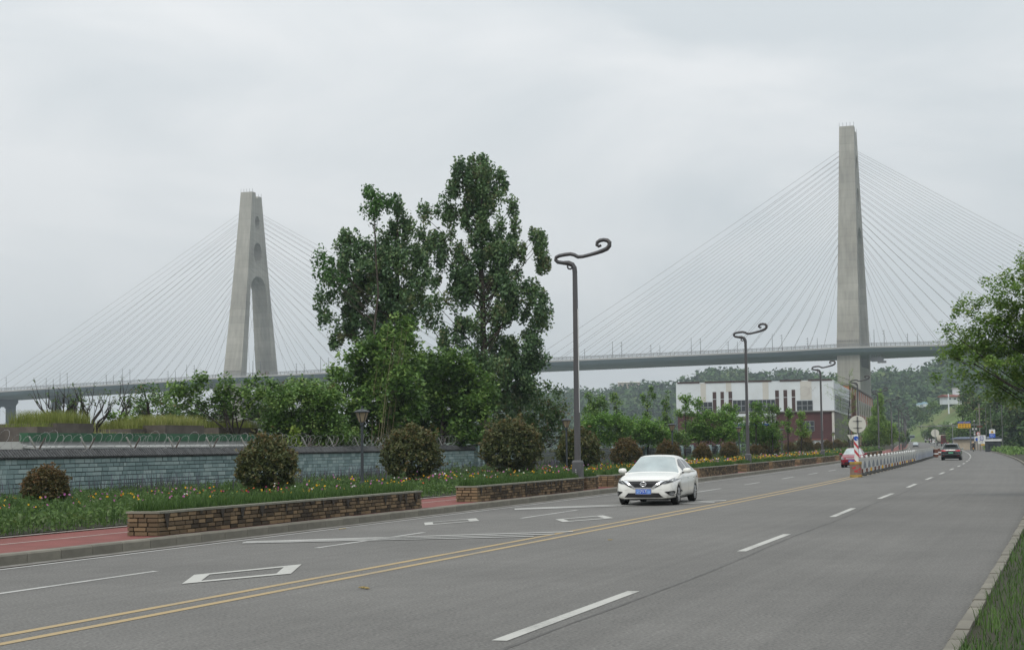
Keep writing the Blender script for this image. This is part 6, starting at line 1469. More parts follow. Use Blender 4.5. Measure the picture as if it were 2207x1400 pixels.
def build_car(name, label, spec, paint, wheels=None, front='v', rear=False, detail=True):
    L, W = spec['L'], spec['W']; hl = L / 2
    t = thing(name, label, 'car')
    xs = np.unique(np.concatenate([np.linspace(-1, 1, 53), [-.995, -.985, -.97, .97, .985, .995], *[np.linspace((a - spec['ra']) / hl, (a + spec['ra']) / hl, 15) for a in spec['axles']]]))
    rings = []
    for u in xs:
        x = u * hl; w = interp(spec['wf'], u) * W / 2; zt = interp(spec['top'], u); zb = interp(spec['bot'], u); zs = zb + .05; inner = zb
        for a in spec['axles']:
            dx = abs(x - a)
            if dx < spec['ra']: zs = max(zs, spec['wr'] + math.sqrt(spec['ra'] ** 2 - dx ** 2) * .98); inner = max(inner, zs - .02)
        sh = zt - .155
        z3 = zs + (sh - zs) * .30; z4 = zs + (sh - zs) * .65
        tuck = .965 if zs < .4 else 1.0
        rings.append([(x, 0, inner), (x, w * .72, inner), (x, w * tuck, zs), (x, w * (1.0 if zs > .4 else .992), z3), (x, w * 1.0, z4), (x, w * .978, sh), (x, w * .935, zt - .05), (x, w * .84, zt - .005), (x, w * .45, zt + .022), (x, 0, zt + .03)])
    def loft(rings, cap=True):
        b = MB(); n = len(rings[0]); m = 2 * n - 2
        for r in rings: b.v += r + [(p[0], -p[1], p[2]) for p in reversed(r[1:-1])]
        for i in range(len(rings) - 1):
            for k in range(m): a, c = i * m + k, i * m + (k + 1) % m; b.f.append((a, c, c + m, a + m))
        if cap: b.f += [tuple(range(m))[::-1], tuple((len(rings) - 1) * m + k for k in range(m))]
        return b, m
    b, m = loft(rings); body_me = b.mesh('body', paint, True); body = link('body', body_me, t)
    bm = bmesh.new(); bm.from_mesh(body_me); bvh = BVHTree.FromBMesh(bm); bm.free()
    # greenhouse
    gx = np.unique(np.concatenate([np.linspace(spec['roof'][0][0], spec['roof'][-1][0], 41), [spec['ws'][0], spec['ws'][1], spec['rw'][0], spec['rw'][1]], *[list(q) for q in spec['sw']]]))
    zmax = max(p[1] for p in spec['roof']); G = []
    for u in gx:
        x = u * hl; zr = interp(spec['roof'], u); be = min(interp(spec['top'], u) - .01, spec['belt'] + .01); wb = interp(spec['wf'], u) * W / 2 * .935
        f = max(0, min(1, (zr - be) / (zmax - be))); wr_ = wb + (W / 2 * spec['wroof'] - wb) * f ** .9; side = max(be, zr - .075)
        P = lambda s: wb + (wr_ - wb) * s ** 1.15
        G.append([(x, 0, be - .06), (x, wb, be - .06), (x, P(0.02), be + .012)] + [(x, P(s), be + .012 + (side - be) * s) for s in (.12, .5, .88, 1)] + [(x, wr_ * .955, zr - .028), (x, wr_ * .80, zr - .004), (x, wr_ * .42, zr + .012), (x, 0, zr + .017)])
    gb, gm = loft(G); n = len(G[0]); parts = {'shell': [], 'windscreen': [], 'rear_window': [], 'side': {}}
    for fi, f in enumerate(gb.f[:-2]):
        i, k = divmod(fi, gm); kk = k if k < n - 1 else gm - 1 - k; um = (gx[i] + gx[i + 1]) / 2; dest = parts['shell']
        if spec['ws'][0] < um < spec['ws'][1] and kk >= 7: dest = parts['windscreen']
        elif spec['rw'][0] < um < spec['rw'][1] and kk >= 7: dest = parts['rear_window']
        elif 3 <= kk <= 4:
            for q, (a, c) in enumerate(spec['sw']):
                if a < um < c: dest = parts['side'].setdefault((q, k < n - 1), [])
        dest.append(f)
    def sub(name, fs, mtl, sm=True):
        ids = sorted({i for f in fs for i in f}); mp = {i: j for j, i in enumerate(ids)}; q = MB(); q.v = [gb.v[i] for i in ids]; q.f = [tuple(mp[i] for i in f) for f in fs]; return q.build(name, mtl, t, sm)
    cab = sub('cabin', parts['shell'] + gb.f[-2:], paint); sub('windscreen', parts['windscreen'], M['windshield']); sub('rear_window', parts['rear_window'], M['car_glass'])
    for q, fs in parts['side'].items(): sub('side_window', fs, M['car_glass'])
    # patches laid on the body
    def patch(name, poly, mtl, ax='F', off=.006, parent=None, res=.05, mirror=False):
        lo = [min(p[i] for p in poly) for i in (0, 1)]; hi = [max(p[i] for p in poly) for i in (0, 1)]
        pts = [Vector(p) for p in poly]; ring = []
        for i, p in enumerate(pts):
            q = pts[(i + 1) % len(pts)]; k = max(1, int((q - p).length / res)); ring += [p.lerp(q, j / k) for j in range(k)]
        V = list(ring); E_ = [(i, (i + 1) % len(ring)) for i in range(len(ring))]
        for a in np.arange(lo[0] + res * .7, hi[0], res):
            for c in np.arange(lo[1] + res * .7, hi[1], res): V.append(Vector((a, c)))
        r = delaunay_2d_cdt(V, E_, [tuple(range(len(ring)))], 1, 1e-4); q = MB(); ok = True
        for s in ((1, -1) if mirror else (1,)):
            v3 = []
            for p in r[0]:
                if ax == 'F': o_, d = Vector((6, p.x * s, p.y)), Vector((-1, 0, 0))
                elif ax == 'B': o_, d = Vector((-6, p.x * s, p.y)), Vector((1, 0, 0))
                else: o_, d = Vector((p.x, 6 * s, p.y)), Vector((0, -s, 0))
                h = bvh.ray_cast(o_, d)
                if h[0] is None: h = bvh.find_nearest(o_ + d * (6 - hl * .93 if ax != 'S' else 5.1))
                v3.append(tuple(h[0] + (-d * off) + (h[1] * off * .5 if h[1].dot(d) < 0 else -h[1] * off * .5)))
            q.add(v3, [tuple(f) for f in r[2]]) if not mirror or s == 1 else None
            if mirror:
                q2 = MB(); q2.add(v3, [tuple(f) for f in r[2]]); o2 = q2.build(name, mtl, parent or t)
        if not mirror: return q.build(name, mtl, parent or t)
    # wheels
    ty, ri, bk = wheels
    for a in spec['axles']:
        for s in (1, -1):
            w_ = bpy.data.objects.new('wheel', None); C.objects.link(w_); w_.parent = t; w_.location = (a, s * (W / 2 - .125), spec['wr'])
            if s > 0: w_.rotation_euler.z = PI
            for nm, me in (('tyre', ty), ('rim', ri), ('brake_shadow_disc', bk)): link(nm, me, w_)
    MB().box((0, 0, .27), (L * .88, W * .74, .22)).build('underbody', M['trim'], t)
    # sides
    patch('sill', [(-1.0, .235), (.98, .225), (.98, .27), (-1.0, .28)], M['seam'], 'S', .004, mirror=True)
    if detail:
        for x in (-.94, -.05, 1.0): patch('door_seam', [(x, .30), (x + .012, .30), (x + .02, .80), (x + .008, .80)], M['seam'], 'S', .003, mirror=True)
        for x in (-.86, .04): patch('door_handle', [(x, .775), (x + .19, .785), (x + .19, .81), (x, .80)], M['chrome'], 'S', .03, mirror=True)
    for s in (1, -1):
        mm = MB(); z0 = spec['belt'] + .07; x0 = spec['cowl'] * hl - .22
        mm.lathe([(.02, -.12), (.075, -.10), (.095, 0), (.085, .09), (.03, .125)], 12, axis='Y'); mm.v = [(x0 + v[0] * .75 + (.03 if v[0] > 0 else 0), s * (W / 2 + .09) + v[1] * .95, z0 + v[2] * .88) for v in mm.v]
        mi_ = mm.build('mirror', paint, t, True); MB().bar((x0, s * (W / 2 * .90), z0 - .07), (x0, s * (W / 2 + .05), z0 - .04), .05, .04).build('mirror_arm', M['trim'], mi_)
        MB().box((x0 - .075, s * (W / 2 + .09), z0), (.006, .17, .11)).build('mirror_glass', M['windshield'], mi_)
    return t, patch, body
WH_S, WH_U = wheel_meshes(.318), wheel_meshes(.375, .25)
mir = lambda poly: [(-x, y) for x, y in reversed(poly)]

# white sedan
wc, patch, body = build_car('white_sedan', 'white sedan with dark grille and blue number plate, driving towards the camera', SEDAN, M['car_white'], WH_S)
patch('grille', [(-.52, .745), (.52, .745), (.25, .535), (-.25, .535)], M['trim'], 'F', .008)
for s in (1, -1):
    f = (lambda p: p) if s > 0 else mir
    patch('grille_chrome', f([(.62, .755), (.50, .755), (.235, .545), (.30, .545)]), M['chrome'], 'F', .018)
    patch('grille_trim', f([(.74, .77), (.63, .757), (.31, .54), (.36, .55), (.62, .69)]), M['trim'], 'F', .010)
    h = patch('headlight', f([(.52, .655), (.62, .72), (.80, .835), (.885, .86), (.90, .78), (.80, .705), (.62, .655)]), M['headlamp'], 'F', .012)
    patch('headlight_trim', f([(.60, .675), (.66, .71), (.72, .74), (.78, .735), (.72, .69)]), M['trim'], 'F', .018, h); patch('headlight_lens', f([(.73, .745), (.80, .80), (.84, .80), (.82, .75)]), M['rim'], 'F', .018, h)
    g = patch('fog_lamp_surround', f([(.60, .425), (.87, .45), (.87, .29), (.76, .295)]), M['trim'], 'F', .010)
    fl = patch('fog_lamp', f([(.775 + .055 * math.cos(a), .365 + .055 * math.sin(a)) for a in np.linspace(0, 6.28, 13)[:-1]]), M['headlamp'], 'F', .024, g)
    patch('bumper_patch', f([(.40, .50), (.80, .545), (.86, .53), (.55, .47)]), M['car_white'], 'F', .004)  # slightly raised patch in the body colour
patch('chrome_bar', [(-.31, .552), (.31, .552), (.30, .530), (-.30, .530)], M['chrome'], 'F', .02)
patch('air_intake', [(-.44, .385), (.44, .385), (.56, .255), (-.56, .255)], M['trim'], 'F', .010)
patch('chin_lip', [(-.82, .225), (.82, .225), (.80, .255), (-.80, .255)], M['car_white'], 'F', .035)
patch('hood_seam', [(-.60, .775), (.60, .775), (.60, .768), (-.60, .768)], M['seam'], 'F', .003)
xF = wc and 2.33
em = MB(); em.v = []; em.tube([(2.33, .078 * math.cos(a), .65 + .066 * math.sin(a)) for a in np.linspace(0, 2 * PI, 21)], .013, 6, False)
emo = em.build('badge', M['chrome'], wc); MB().box((2.335, 0, .65), (.018, .20, .034)).build('badge_bar', M['chrome'], emo)
MB().box((2.335, 0, .43), (.015, .46, .165)).build('plate_frame', M['chrome'], wc); pl = MB().box((2.345, 0, .43), (.012, .44, .145)).build('number_plate', M['plate_blue'], wc)
def text_mesh(body_, size, m, mtx, parent, name='lettering', ext=.004):
    c = bpy.data.curves.new('t', 'FONT'); c.body = body_; c.size = size; c.align_x = 'CENTER'; c.align_y = 'CENTER'; c.extrude = ext; c.resolution_u = 2
    o = bpy.data.objects.new('t', c); C.objects.link(o); dg = bpy.context.evaluated_depsgraph_get(); me = bpy.data.meshes.new_from_object(o.evaluated_get(dg)); bpy.data.objects.remove(o); bpy.data.curves.remove(c)
    me.transform(mtx); me.materials.clear(); me.materials.append(m); return link(name, me, parent)
FRONT = lambda x, y, z: Matrix.Translation((x, y, z)) @ Matrix.Rotation(PI / 2, 4, 'Z') @ Matrix.Rotation(PI / 2, 4, 'X')
text_mesh('757', .125, M['sign_white'], FRONT(2.353, .0, .43), pl)
for y in (-.145, .145): MB().box((2.352, y, .43), (.006, .13, .115)).build('plate_blur', M['plate_mosaic'], pl)
for s in (1, -1): patch('tail_lamp', [(s * .62, .93), (s * .86, .95), (s * .86, .78), (s * .66, .80)] if s > 0 else [(-.66, .80), (-.86, .78), (-.86, .95), (-.62, .93)], M['tail'], 'B', .012)
MB().box((.35, -.40, .985), (.05, .5, .012), .25).build('wiper', M['trim'], wc)
lw = 55.75; wc.location = RP(lw, -13.42 + shift(lw) - .0, .0) if False else RP(lw, -13.32, 0); wc.rotation_euler.z = heading(lw) + PI + math.radians(2.0); wc.scale = (1.16, 1.14, 1.075)

# red hatchback-like sedan
rc, patch, _ = build_car('red_sedan', 'dark red small sedan partly hidden behind the striped post', SEDAN, M['car_red'], WH_S, detail=False)
for s in (1, -1):
    f = (lambda p: p) if s > 0 else mir
    patch('headlight', f([(.50, .63), (.72, .80), (.87, .84), (.88, .70), (.74, .62)]), M['headlamp'], 'F', .012); patch('fog_lamp', f([(.55, .36), (.80, .44), (.80, .36)]), M['headlamp'], 'F', .014)
patch('grille', [(-.46, .735), (.46, .735), (.40, .665), (-.40, .665)], M['trim'], 'F', .008); patch('grille_bar', [(-.42, .700), (.42, .700), (.40, .675), (-.40, .675)], M['chrome'], 'F', .018)
patch('air_intake', [(-.50, .42), (.50, .42), (.56, .28), (-.56, .28)], M['trim'], 'F', .010)
p2 = MB().box((2.345, 0, .50), (.012, .44, .145)).build('number_plate', M['plate_blue'], rc); MB().box((2.352, -.10, .50), (.006, .2, .1)).build('plate_blur', M['plate_mosaic'], p2)
lr = l_at(1841, -14.3); rc.location = RP(lr, -14.3, 0); rc.rotation_euler.z = heading(lr) + PI

# black SUV driving away
bc_, patch, _ = build_car('black_suv', 'dark SUV with lit red tail lamps and green plate, driving away', SUV, M['car_black'], WH_U, detail=False)
tl = patch('tail_bar', [(-.80, .99), (.80, .99), (.80, .965), (-.80, .965)], M['tail'], 'B', .014)
for s in (1, -1):
    f = (lambda p: p) if s > 0 else mir
    patch('tail_lamp', f([(.42, .965), (.50, 1.01), (.90, 1.03), (.92, .92), (.60, .91)]), M['tail_lit'], 'B', .02)
    patch('reflector', f([(.60, .47), (.82, .49), (.82, .46), (.60, .44)]), M['tail'], 'B', .012)
patch('plate_recess', [(-.46, .86), (.46, .86), (.38, .68), (-.38, .68)], M['trim'], 'B', .008)
MB().box((-2.50, 0, .76), (.02, .46, .14)).build('number_plate', M['plate_green'], bc_)
patch('bumper_line', [(-.85, .62), (.85, .62), (.85, .60), (-.85, .60)], M['galv'], 'B', .01); patch('lower_bumper', [(-.80, .56), (.80, .56), (.72, .40), (-.72, .40)], M['trim'], 'B', .012)
for y in (-.58, .58): MB().tube([(-1.7, y, 1.665), (-1.3, y, 1.71), (.1, y * .96, 1.72), (.4, y * .95, 1.66)], .022, 6).build('roof_rail', M['galv'], bc_)
MB().box((-2.02, 0, 1.625), (.34, 1.2, .035)).build('spoiler', M['car_black'], bc_)
ls_ = l_at(2057, -5.9 - 2.0); bp0 = ground_at(2060, 991); lsv, osv = off_of(bp0.x, bp0.y + 1.5); bc_.location = RP(float(lsv), float(osv), 0); bc_.rotation_euler.z = heading(float(lsv)) - math.radians(1)

# silver car, far
sc_, patch, _ = build_car('silver_sedan', 'small silver grey sedan coming along the far carriageway', SEDAN, M['car_silver'], WH_S, detail=False)
for s in (1, -1):
    f = (lambda p: p) if s > 0 else mir
    patch('headlight', f([(.50, .63), (.72, .76), (.87, .80), (.88, .70), (.74, .62)]), M['headlamp'], 'F', .012)
patch('grille', [(-.42, .70), (.42, .70), (.34, .60), (-.34, .60)], M['trim'], 'F', .008); patch('air_intake', [(-.60, .42), (.60, .42), (.66, .24), (-.66, .24)], M['trim'], 'F', .010)
l5 = l_at(1974, -14.6, 0); l5 = 515.0; q5 = min(np.arange(-17.5, -11.5, .2), key=lambda o: abs(project(RP(l5, o, 0))[0] - 1974)); sc_.location = RP(l5, q5, 0); sc_.rotation_euler.z = heading(l5) + PI

# ------------------------------------------------------------------ lorries, vans and bus far down the road
def far_at(px, l, z=0):
    o = min(np.arange(-40, 30, .25), key=lambda o: abs(project(RP(l, o, z))[0] - px)); return RP(l, o, z)
def truck_wheels(t, xs, w, r=.48):
    for x in xs:
        for s in (1, -1): link('wheel', MB().lathe([(r * .6, -.14), (r, -.12), (r, .12), (r * .6, .14)], 14, (x, s * (w / 2 - .16), r), 'Y').mesh('wheel', M['tyre']), t)
def cab_front(t, x, w, z0, h, m, d=1.9):
    MB().prism([(x - d, z0), (x, z0), (x, z0 + h * .45), (x - .18, z0 + h), (x - d, z0 + h)], -w / 2, w / 2, lambda a, b, k: (a, k, b)).build('cab', m, t)
    MB().add([(x - .072 + .02, y, z0 + h * .52) for y in (-w * .44, w * .44)] + [(x - .16 + .02, y, z0 + h * .92) for y in (w * .42, -w * .42)], [(0, 1, 2, 3)]).build('windscreen', M['car_glass'], t)
    MB().box((x + .01, 0, z0 + h * .2), (.04, w * .6, h * .2)).build('grille', M['trim'], t); MB().box((x + .02, 0, z0 - .1), (.12, w * .98, .3)).build('bumper', M['truck_grey'], t)
    for s in (1, -1): MB().box((x + .02, s * w * .40, z0 + h * .12), (.05, .25, .18)).build('headlight', M['headlamp'], t)
dt_ = thing('maroon_truck', 'maroon tipper truck seen from behind, with raised tail frame', 'truck')
MB().box((0, 0, 2.1), (6.5, 2.5, 2.5)).build('tipper_body', M['maroon_truck'], dt_); MB().box((0, 0, .85), (8.6, 1.1, .3)).build('chassis', M['truck_grey'], dt_)
for k in range(5): MB().box((-3.27, -1.1 + .55 * k, 2.1), (.08, .1, 2.4)).build('tail_rib', M['maroon_truck'], dt_)
MB().box((-3.3, 0, 2.9), (.06, 1.3, .5)).build('tail_panel', M['truck_grey'], dt_); MB().box((.3, 0, 3.5), (6.0, 2.5, .25)).build('load_cover', M['tank'], dt_)
MB().bar((-3.0, -1.6, 4.1), (-3.0, 1.6, 4.1), .08).build('tail_frame', M['galv'], dt_); truck_wheels(dt_, (-2.6, -1.3, 3.4), 2.5); cab_front(dt_, 5.4, 2.4, 1.0, 2.1, M['maroon_truck'])
for s in (1, -1): MB().box((-3.33, s * .95, .95), (.05, .4, .18)).build('tail_lamp', M['tail_lit'], dt_)
lm = 545; dt_.location = far_at(2037, lm); dt_.rotation_euler.z = heading(lm) - math.radians(2)
tk = thing('tank_lorry', 'cream tank at the left of the maroon truck', 'truck')
MB().lathe([(.3, -2.6), (1.05, -2.4), (1.2, -1.8), (1.2, 1.8), (1.05, 2.4), (.3, 2.6)], 18, (0, 0, 2.35), 'X').build('tank', M['tank'], tk); MB().box((.6, 0, .9), (7.2, 1.0, .3)).build('chassis', M['truck_grey'], tk); truck_wheels(tk, (-1.9, -.6, 3.2), 2.4); cab_front(tk, 4.6, 2.3, 1.0, 1.9, M['truck_white'])
lt_ = 575; tk.location = far_at(2027, lt_); tk.rotation_euler.z = heading(lt_)
for i, (px, l, lab) in enumerate([(1994, 780, 'white concrete mixer truck, left of the two in the queue'), (2001, 730, 'pale concrete mixer truck, right of the two in the queue')]):
    mx = thing('mixer_truck', lab, 'truck', group='concrete mixer trucks in the far queue')
    dr = MB().lathe([(.35, -2.6), (.75, -2.3), (1.25, -.6), (1.25, .6), (.7, 2.2), (.45, 2.5)], 16, (0, 0, 0), 'X'); dr.v = [(v[0] * .97 - .6, v[1], 2.6 - v[0] * .18 + v[2]) for v in dr.v]; dr.build('drum', M['tank' if i else 'truck_white'], mx, True)
    MB().box((0, 0, .9), (8.2, 1.0, .35)).build('chassis', M['truck_grey'], mx); truck_wheels(mx, (-2.6, -1.3, 3.2), 2.4); cab_front(mx, 4.5, 2.4, .9, 2.1, M['truck_white' if i else 'truck_grey']); MB().bar((-3.2, 0, 3.7), (-3.9, 0, 1.6), .4).build('chute', M['truck_grey'], mx); MB().bar((-2.6, 0, .9), (-2.9, 0, 3.4), .2).build('frame', M['truck_grey'], mx)
    mx.location = far_at(px, l); mx.rotation_euler.z = heading(l) - math.radians(5) + (PI if i else 0)
fl = thing('flatbed_truck', 'dark flatbed truck with a pale load behind the white van', 'truck')
MB().box((0, 0, 1.0), (8, 2.4, .3)).build('bed', M['truck_grey'], fl); MB().box((0, 0, 2.3), (6.5, 2.3, 1.5)).build('side_board', M['maroon_truck'], fl); MB().box((0, 0, 3.2), (6, 2.2, .5)).build('load', M['tank'], fl); truck_wheels(fl, (-2.6, -1.3, 3), 2.4); cab_front(fl, 5.6, 2.3, 1.0, 2.0, M['truck_white'])
fl.location = far_at(2009, 690); fl.rotation_euler.z = heading(690)
vn = thing('white_van', 'small white delivery van in front of the flatbed truck', 'van')
MB().prism([(-2.1, .4), (2.1, .4), (2.15, .95), (1.55, 1.1), (1.0, 1.85), (-2.0, 1.9), (-2.15, 1.4)], -.82, .82, lambda a, b, k: (a, k, b)).build('body', M['truck_white'], vn)
MB().add([(-2.16 , y, 1.2) for y in (-.7, .7)] + [(-2.06, y, 1.75) for y in (.65, -.65)], [(0, 1, 2, 3)]).build('rear_window', M['car_glass'], vn); MB().add([(1.57, y, 1.12) for y in (-.72, .72)] + [(1.04, y, 1.8) for y in (.68, -.68)], [(0, 1, 2, 3)]).build('windscreen', M['car_glass'], vn); truck_wheels(vn, (-1.4, 1.4), 1.6, .31)
for s in (1, -1): MB().box((-2.15, s * .7, 1.0), (.05, .14, .3)).build('tail_lamp', M['tail'], vn)
vn.location = far_at(2010, 655); vn.rotation_euler.z = heading(655)
bs = thing('grey_bus', 'pale grey bus far away at the top of the road', 'bus')
MB().prism([(-5, .4), (5, .4), (5.1, 1.5), (4.9, 3.0), (-5, 3.0)], -1.25, 1.25, lambda a, b, k: (a, k, b)).build('body', M['car_silver'], bs); MB().box((5.03, 0, 2.1), (.06, 2.2, 1.1)).build('windscreen', M['car_glass'], bs); MB().box((5.12, 0, .8), (.05, 2.0, .3)).build('grille', M['trim'], bs); truck_wheels(bs, (-3.2, 3.2), 2.5); MB().box((0, 0, 2.2), (8.5, 2.54, .8)).build('side_window', M['car_glass'], bs)
bs.location = far_at(1966, 800); bs.rotation_euler.z = heading(800) + PI
for i, (px, l, m, lab) in enumerate([(1959, 730, 'truck_white', 'tiny white car left of the distant bus'), (1957, 860, 'truck_grey', 'tiny dark car left of the distant bus, partly behind the lamp poles')]):
    t = thing('distant_car', lab, 'car'); MB().prism([(-2.2, .3), (2.2, .3), (2.2, .8), (1.2, .95), (.5, 1.45), (-1.2, 1.45), (-2.1, .95)], -.85, .85, lambda a, b, k: (a, k, b)).build('body', M[m], t)
    MB().add([(1.22, y, .97) for y in (-.7, .7)] + [(.54, y, 1.4) for y in (.6, -.6)], [(0, 1, 2, 3)]).build('windscreen', M['car_glass'], t); truck_wheels(t, (-1.4, 1.4), 1.7, .31); t.location = far_at(px, l); t.rotation_euler.z = heading(l) + PI

# ------------------------------------------------------------------ drum, striped post, round sign, barrier
BO = YEL + .15
ld_ = l_at(1845, BO); dp = RP(ld_, BO, 0)
dm = thing('traffic_drum', 'tan concrete drum with yellow rims and worn red print at the barrier end', 'drum', dp, heading(ld_))
MB().lathe([(.30, .0), (.33, .02), (.335, .10), (.325, .11), (.325, .74), (.335, .75), (.33, .84), (.30, .86)], 22).build('body', M['drum'], dm, False)
MB().lathe([(.338, .0), (.343, .02), (.343, .12), (.33, .13)], 22).build('rim', M['drum_rim'], dm); MB().lathe([(.33, .72), (.345, .73), (.343, .85), (.31, .875), (.05, .87)], 22).build('rim', M['drum_rim'], dm)
rb = MB()
for k, (a, z, w, h) in enumerate([(-2.4, .52, .16, .10), (-2.05, .34, .18, .10), (-1.6, .42, .22, .05), (-1.2, .48, .14, .08), (-2.0, .56, .08, .1), (-1.55, .30, .26, .04)]):
    a += -heading(ld_) + PI / 2 * 0; n = 6; da = w / .33 / n
    rb.add([(.330 * math.cos(a + da * i), .330 * math.sin(a + da * i), z + s * h / 2) for i in range(n + 1) for s in (-1, 1)], [(2 * i, 2 * i + 2, 2 * i + 3, 2 * i + 1) for i in range(n)])
rb.build('print', M['sign_red'], dm)
camdir = math.atan2(-dp.y, -dp.x)
sp = thing('striped_post', 'red and white striped marker board with blue arrow disc standing in the drum', 'sign', dp + Vector((.08, .12, 0)), camdir + PI / 2 + math.radians(4))
bw = .235
MB().box((0, 0, 1.6), (bw, .05, 1.62)).build('board', M['sign_white'], sp); MB().box((0, .06, 1.2), (.06, .06, 2.4)).build('pole', M['galv'], sp)
for z0 in (.78, 1.22, 1.66):
    q = [(-bw / 2, z0 + .20), (bw / 2, z0 - .10), (bw / 2, z0 + .08), (-bw / 2, z0 + .38)]
    if z0 < .9: q = [(-bw / 2, .82), (bw / 2 * .4, .82), (-bw / 2, 1.0)]
    MB().prism(q, -.032, -.028, lambda x, y, k: (x, k, y)).build('stripe', M['sign_red'], sp)
dk = MB().lathe([(.128, .027), (.128, .034)], 24, (0, 0, 2.18), 'Y').build('arrow_disc', M['sign_blue'], sp); dk.location = (0, -.062, 0)
ar = MB(); ar.bar((-.055, -.072, 2.24), (.03, -.072, 2.15), .004, .035, Vector((0, 1, 0))); ar.prism([(.075, 2.105), (.0, 2.115), (.065, 2.18)], -.074, -.070, lambda x, y, k: (x, k, y)); ar.build('arrow', M['sign_white'], dk); 
rs_p = RP(ld_ + 1.2, BO + .05, 0); rs = thing('round_sign', 'back of a white round road sign on a grey post behind the striped marker', 'sign', rs_p, math.atan2(-rs_p.y, -rs_p.x) + PI / 2 + math.radians(3))
MB().tube([(0, 0, 0), (0, 0, 3.42)], .038, 10).build('post', M['steel'], rs); dc = MB().lathe([(.475, .05), (.49, .055), (.49, .065), (.475, .07)], 32, (-.01, 0, 2.98), 'Y'); dc.v = [(v[0], -v[1] + .0, v[2]) for v in dc.v]
disc = dc.build('disc', M['sign_back'], rs); disc.location.y = .12
for z in (2.78, 3.17): MB().box((0, -.0 - .045 + .08, z), (.50, .03, .022)).build('brace', M['steel'], disc if False else rs); MB().box((0, -.02, z), (.11, .09, .035)).build('clamp', M['black'], rs)
# barrier: linked panels on weighted feet
br_ = thing('road_barrier', 'white linked panel barrier with grey printed arches along the centre of the road', 'barrier', RP(ld_ + 1, BO, 0))
bo = Vector(br_.location)
def barrier_run(root, l0, l1, step, o, h, print_m, posts=True, zlow=.36, bo=None):
    q = l0; k = 0
    while q < l1:
        oa = o(q) if callable(o) else o; ob_ = o(q + step) if callable(o) else o
        a, b = RP(q, oa, 0) - bo, RP(q + step, ob_, 0) - bo; d = (b - a).normalized(); rz = math.atan2(d.y, d.x); mid = (a + b) / 2; L = (b - a).length
        p = MB().box(mid + Vector((0, 0, (zlow + h) / 2)), (L - .1, .035, h - zlow - .06), rz).build('panel', M['barrier'], root)
        MB().box(mid + Vector((0, 0, h)), (L, .075, .06), rz).build('top_rail', M['barrier'], root)
        w = L * .62; pr = MB(); nrm = Vector((-d.y, d.x, 0))
        for s in (1, -1):
            arch = [(-w / 2, zlow + .06), (w / 2, zlow + .06), (w * .42, zlow + (h - zlow) * .45), (w * .22, zlow + (h - zlow) * .70), (0, zlow + (h - zlow) * .82), (-w * .22, zlow + (h - zlow) * .70), (-w * .42, zlow + (h - zlow) * .45)]
            pr.add([tuple(mid + d * x + nrm * s * .0215 + Vector((0, 0, z))) for x, z in arch], [tuple(range(7))])
        pr.build('print', M[print_m], p)
        if posts:
            po = MB().tube([a + Vector((0, 0, .12)), a + Vector((0, 0, h + .06))], .04, 8).build('post', M['barrier'], root)
            MB().lathe([(.045, h + .05), (.07, h + .09), (.07, h + .15), (.03, h + .2)], 10, a).build('knob', M['sign_white'], po)
            MB().tube([a + Vector((0, 0, .1)), a + Vector((0, 0, zlow + .06))], .05, 8).build('post_socket', M['rust' if k % 3 else 'sign_yellow'], po)
        MB().lathe([(.27, .0), (.26, .05), (.16, .10), (.10, .17), (.06, .19)], 12, a).build('foot', M['foot'], root)
        q += step; k += 1
barrier_run(br_, ld_ + .9, 158, 3.1, BO, .98, 'barrier_print', bo=bo)
br2 = thing('road_barrier', 'taller white barrier with blue print at the far end of the first run', 'barrier', RP(158, BO, 0)); barrier_run(br2, 158.5, 205, 3.1, lambda q: BO + max(0, (q - 185) * .01), 1.12, 'barrier_blue', False, .16, Vector(br2.location))
br3 = thing('road_barrier', 'distant white centre barrier leading to the end of the road', 'barrier', RP(235, YEL + .6, 0)); barrier_run(br3, 235, 520, 5.0, lambda q: YEL + .6 + (q - 235) * .010, 1.0, 'barrier_print', False, .2, Vector(br3.location))
for i, (l, o, lab) in enumerate([(207, BO + .5, 'red concrete drum at the end of the tall barrier'), (232, YEL + .9, 'red drum at the start of the distant barrier'), (236, YEL + 2.6, 'second red drum right of the distant barrier start')]):
    t = thing('red_drum', lab, 'drum', RP(l, o, 0)); MB().lathe([(.33, 0), (.34, .1), (.32, .12), (.32, .8), (.34, .82), (.33, .95), (.05, .96)], 16).build('body', M['rust'], t); MB().lathe([(.345, .35), (.345, .5)], 16).build('band', M['sign_white'], t)
p = RP(208.5, BO + .5, 0); t = thing('round_sign', 'back of a grey round sign on a thin post behind the tall barrier', 'sign', p, math.atan2(-p.y, -p.x) + PI / 2); MB().tube([(0, 0, 0), (0, 0, 3.4)], .04, 8).build('post', M['galv'], t); MB().lathe([(.48, .05), (.48, .07)], 24, (0, 0, 2.9), 'Y').build('disc', M['sign_back'], t)
p = RP(l_at(1835, -21.9, .3), -21.9, WALK); t = thing('yield_sign', 'back of a white downward triangle sign between shrubs above the red car', 'sign', p, math.atan2(-p.y, -p.x) + PI / 2)
MB().tube([(0, 0, 0), (0, 0, 2.75)], .04, 8).build('post', M['steel'], t); MB().prism([(-.5, 2.75), (0, 1.85), (.5, 2.75)], .045, .06, lambda x, y, k: (x, k, y)).build('plate', M['sign_back'], t)

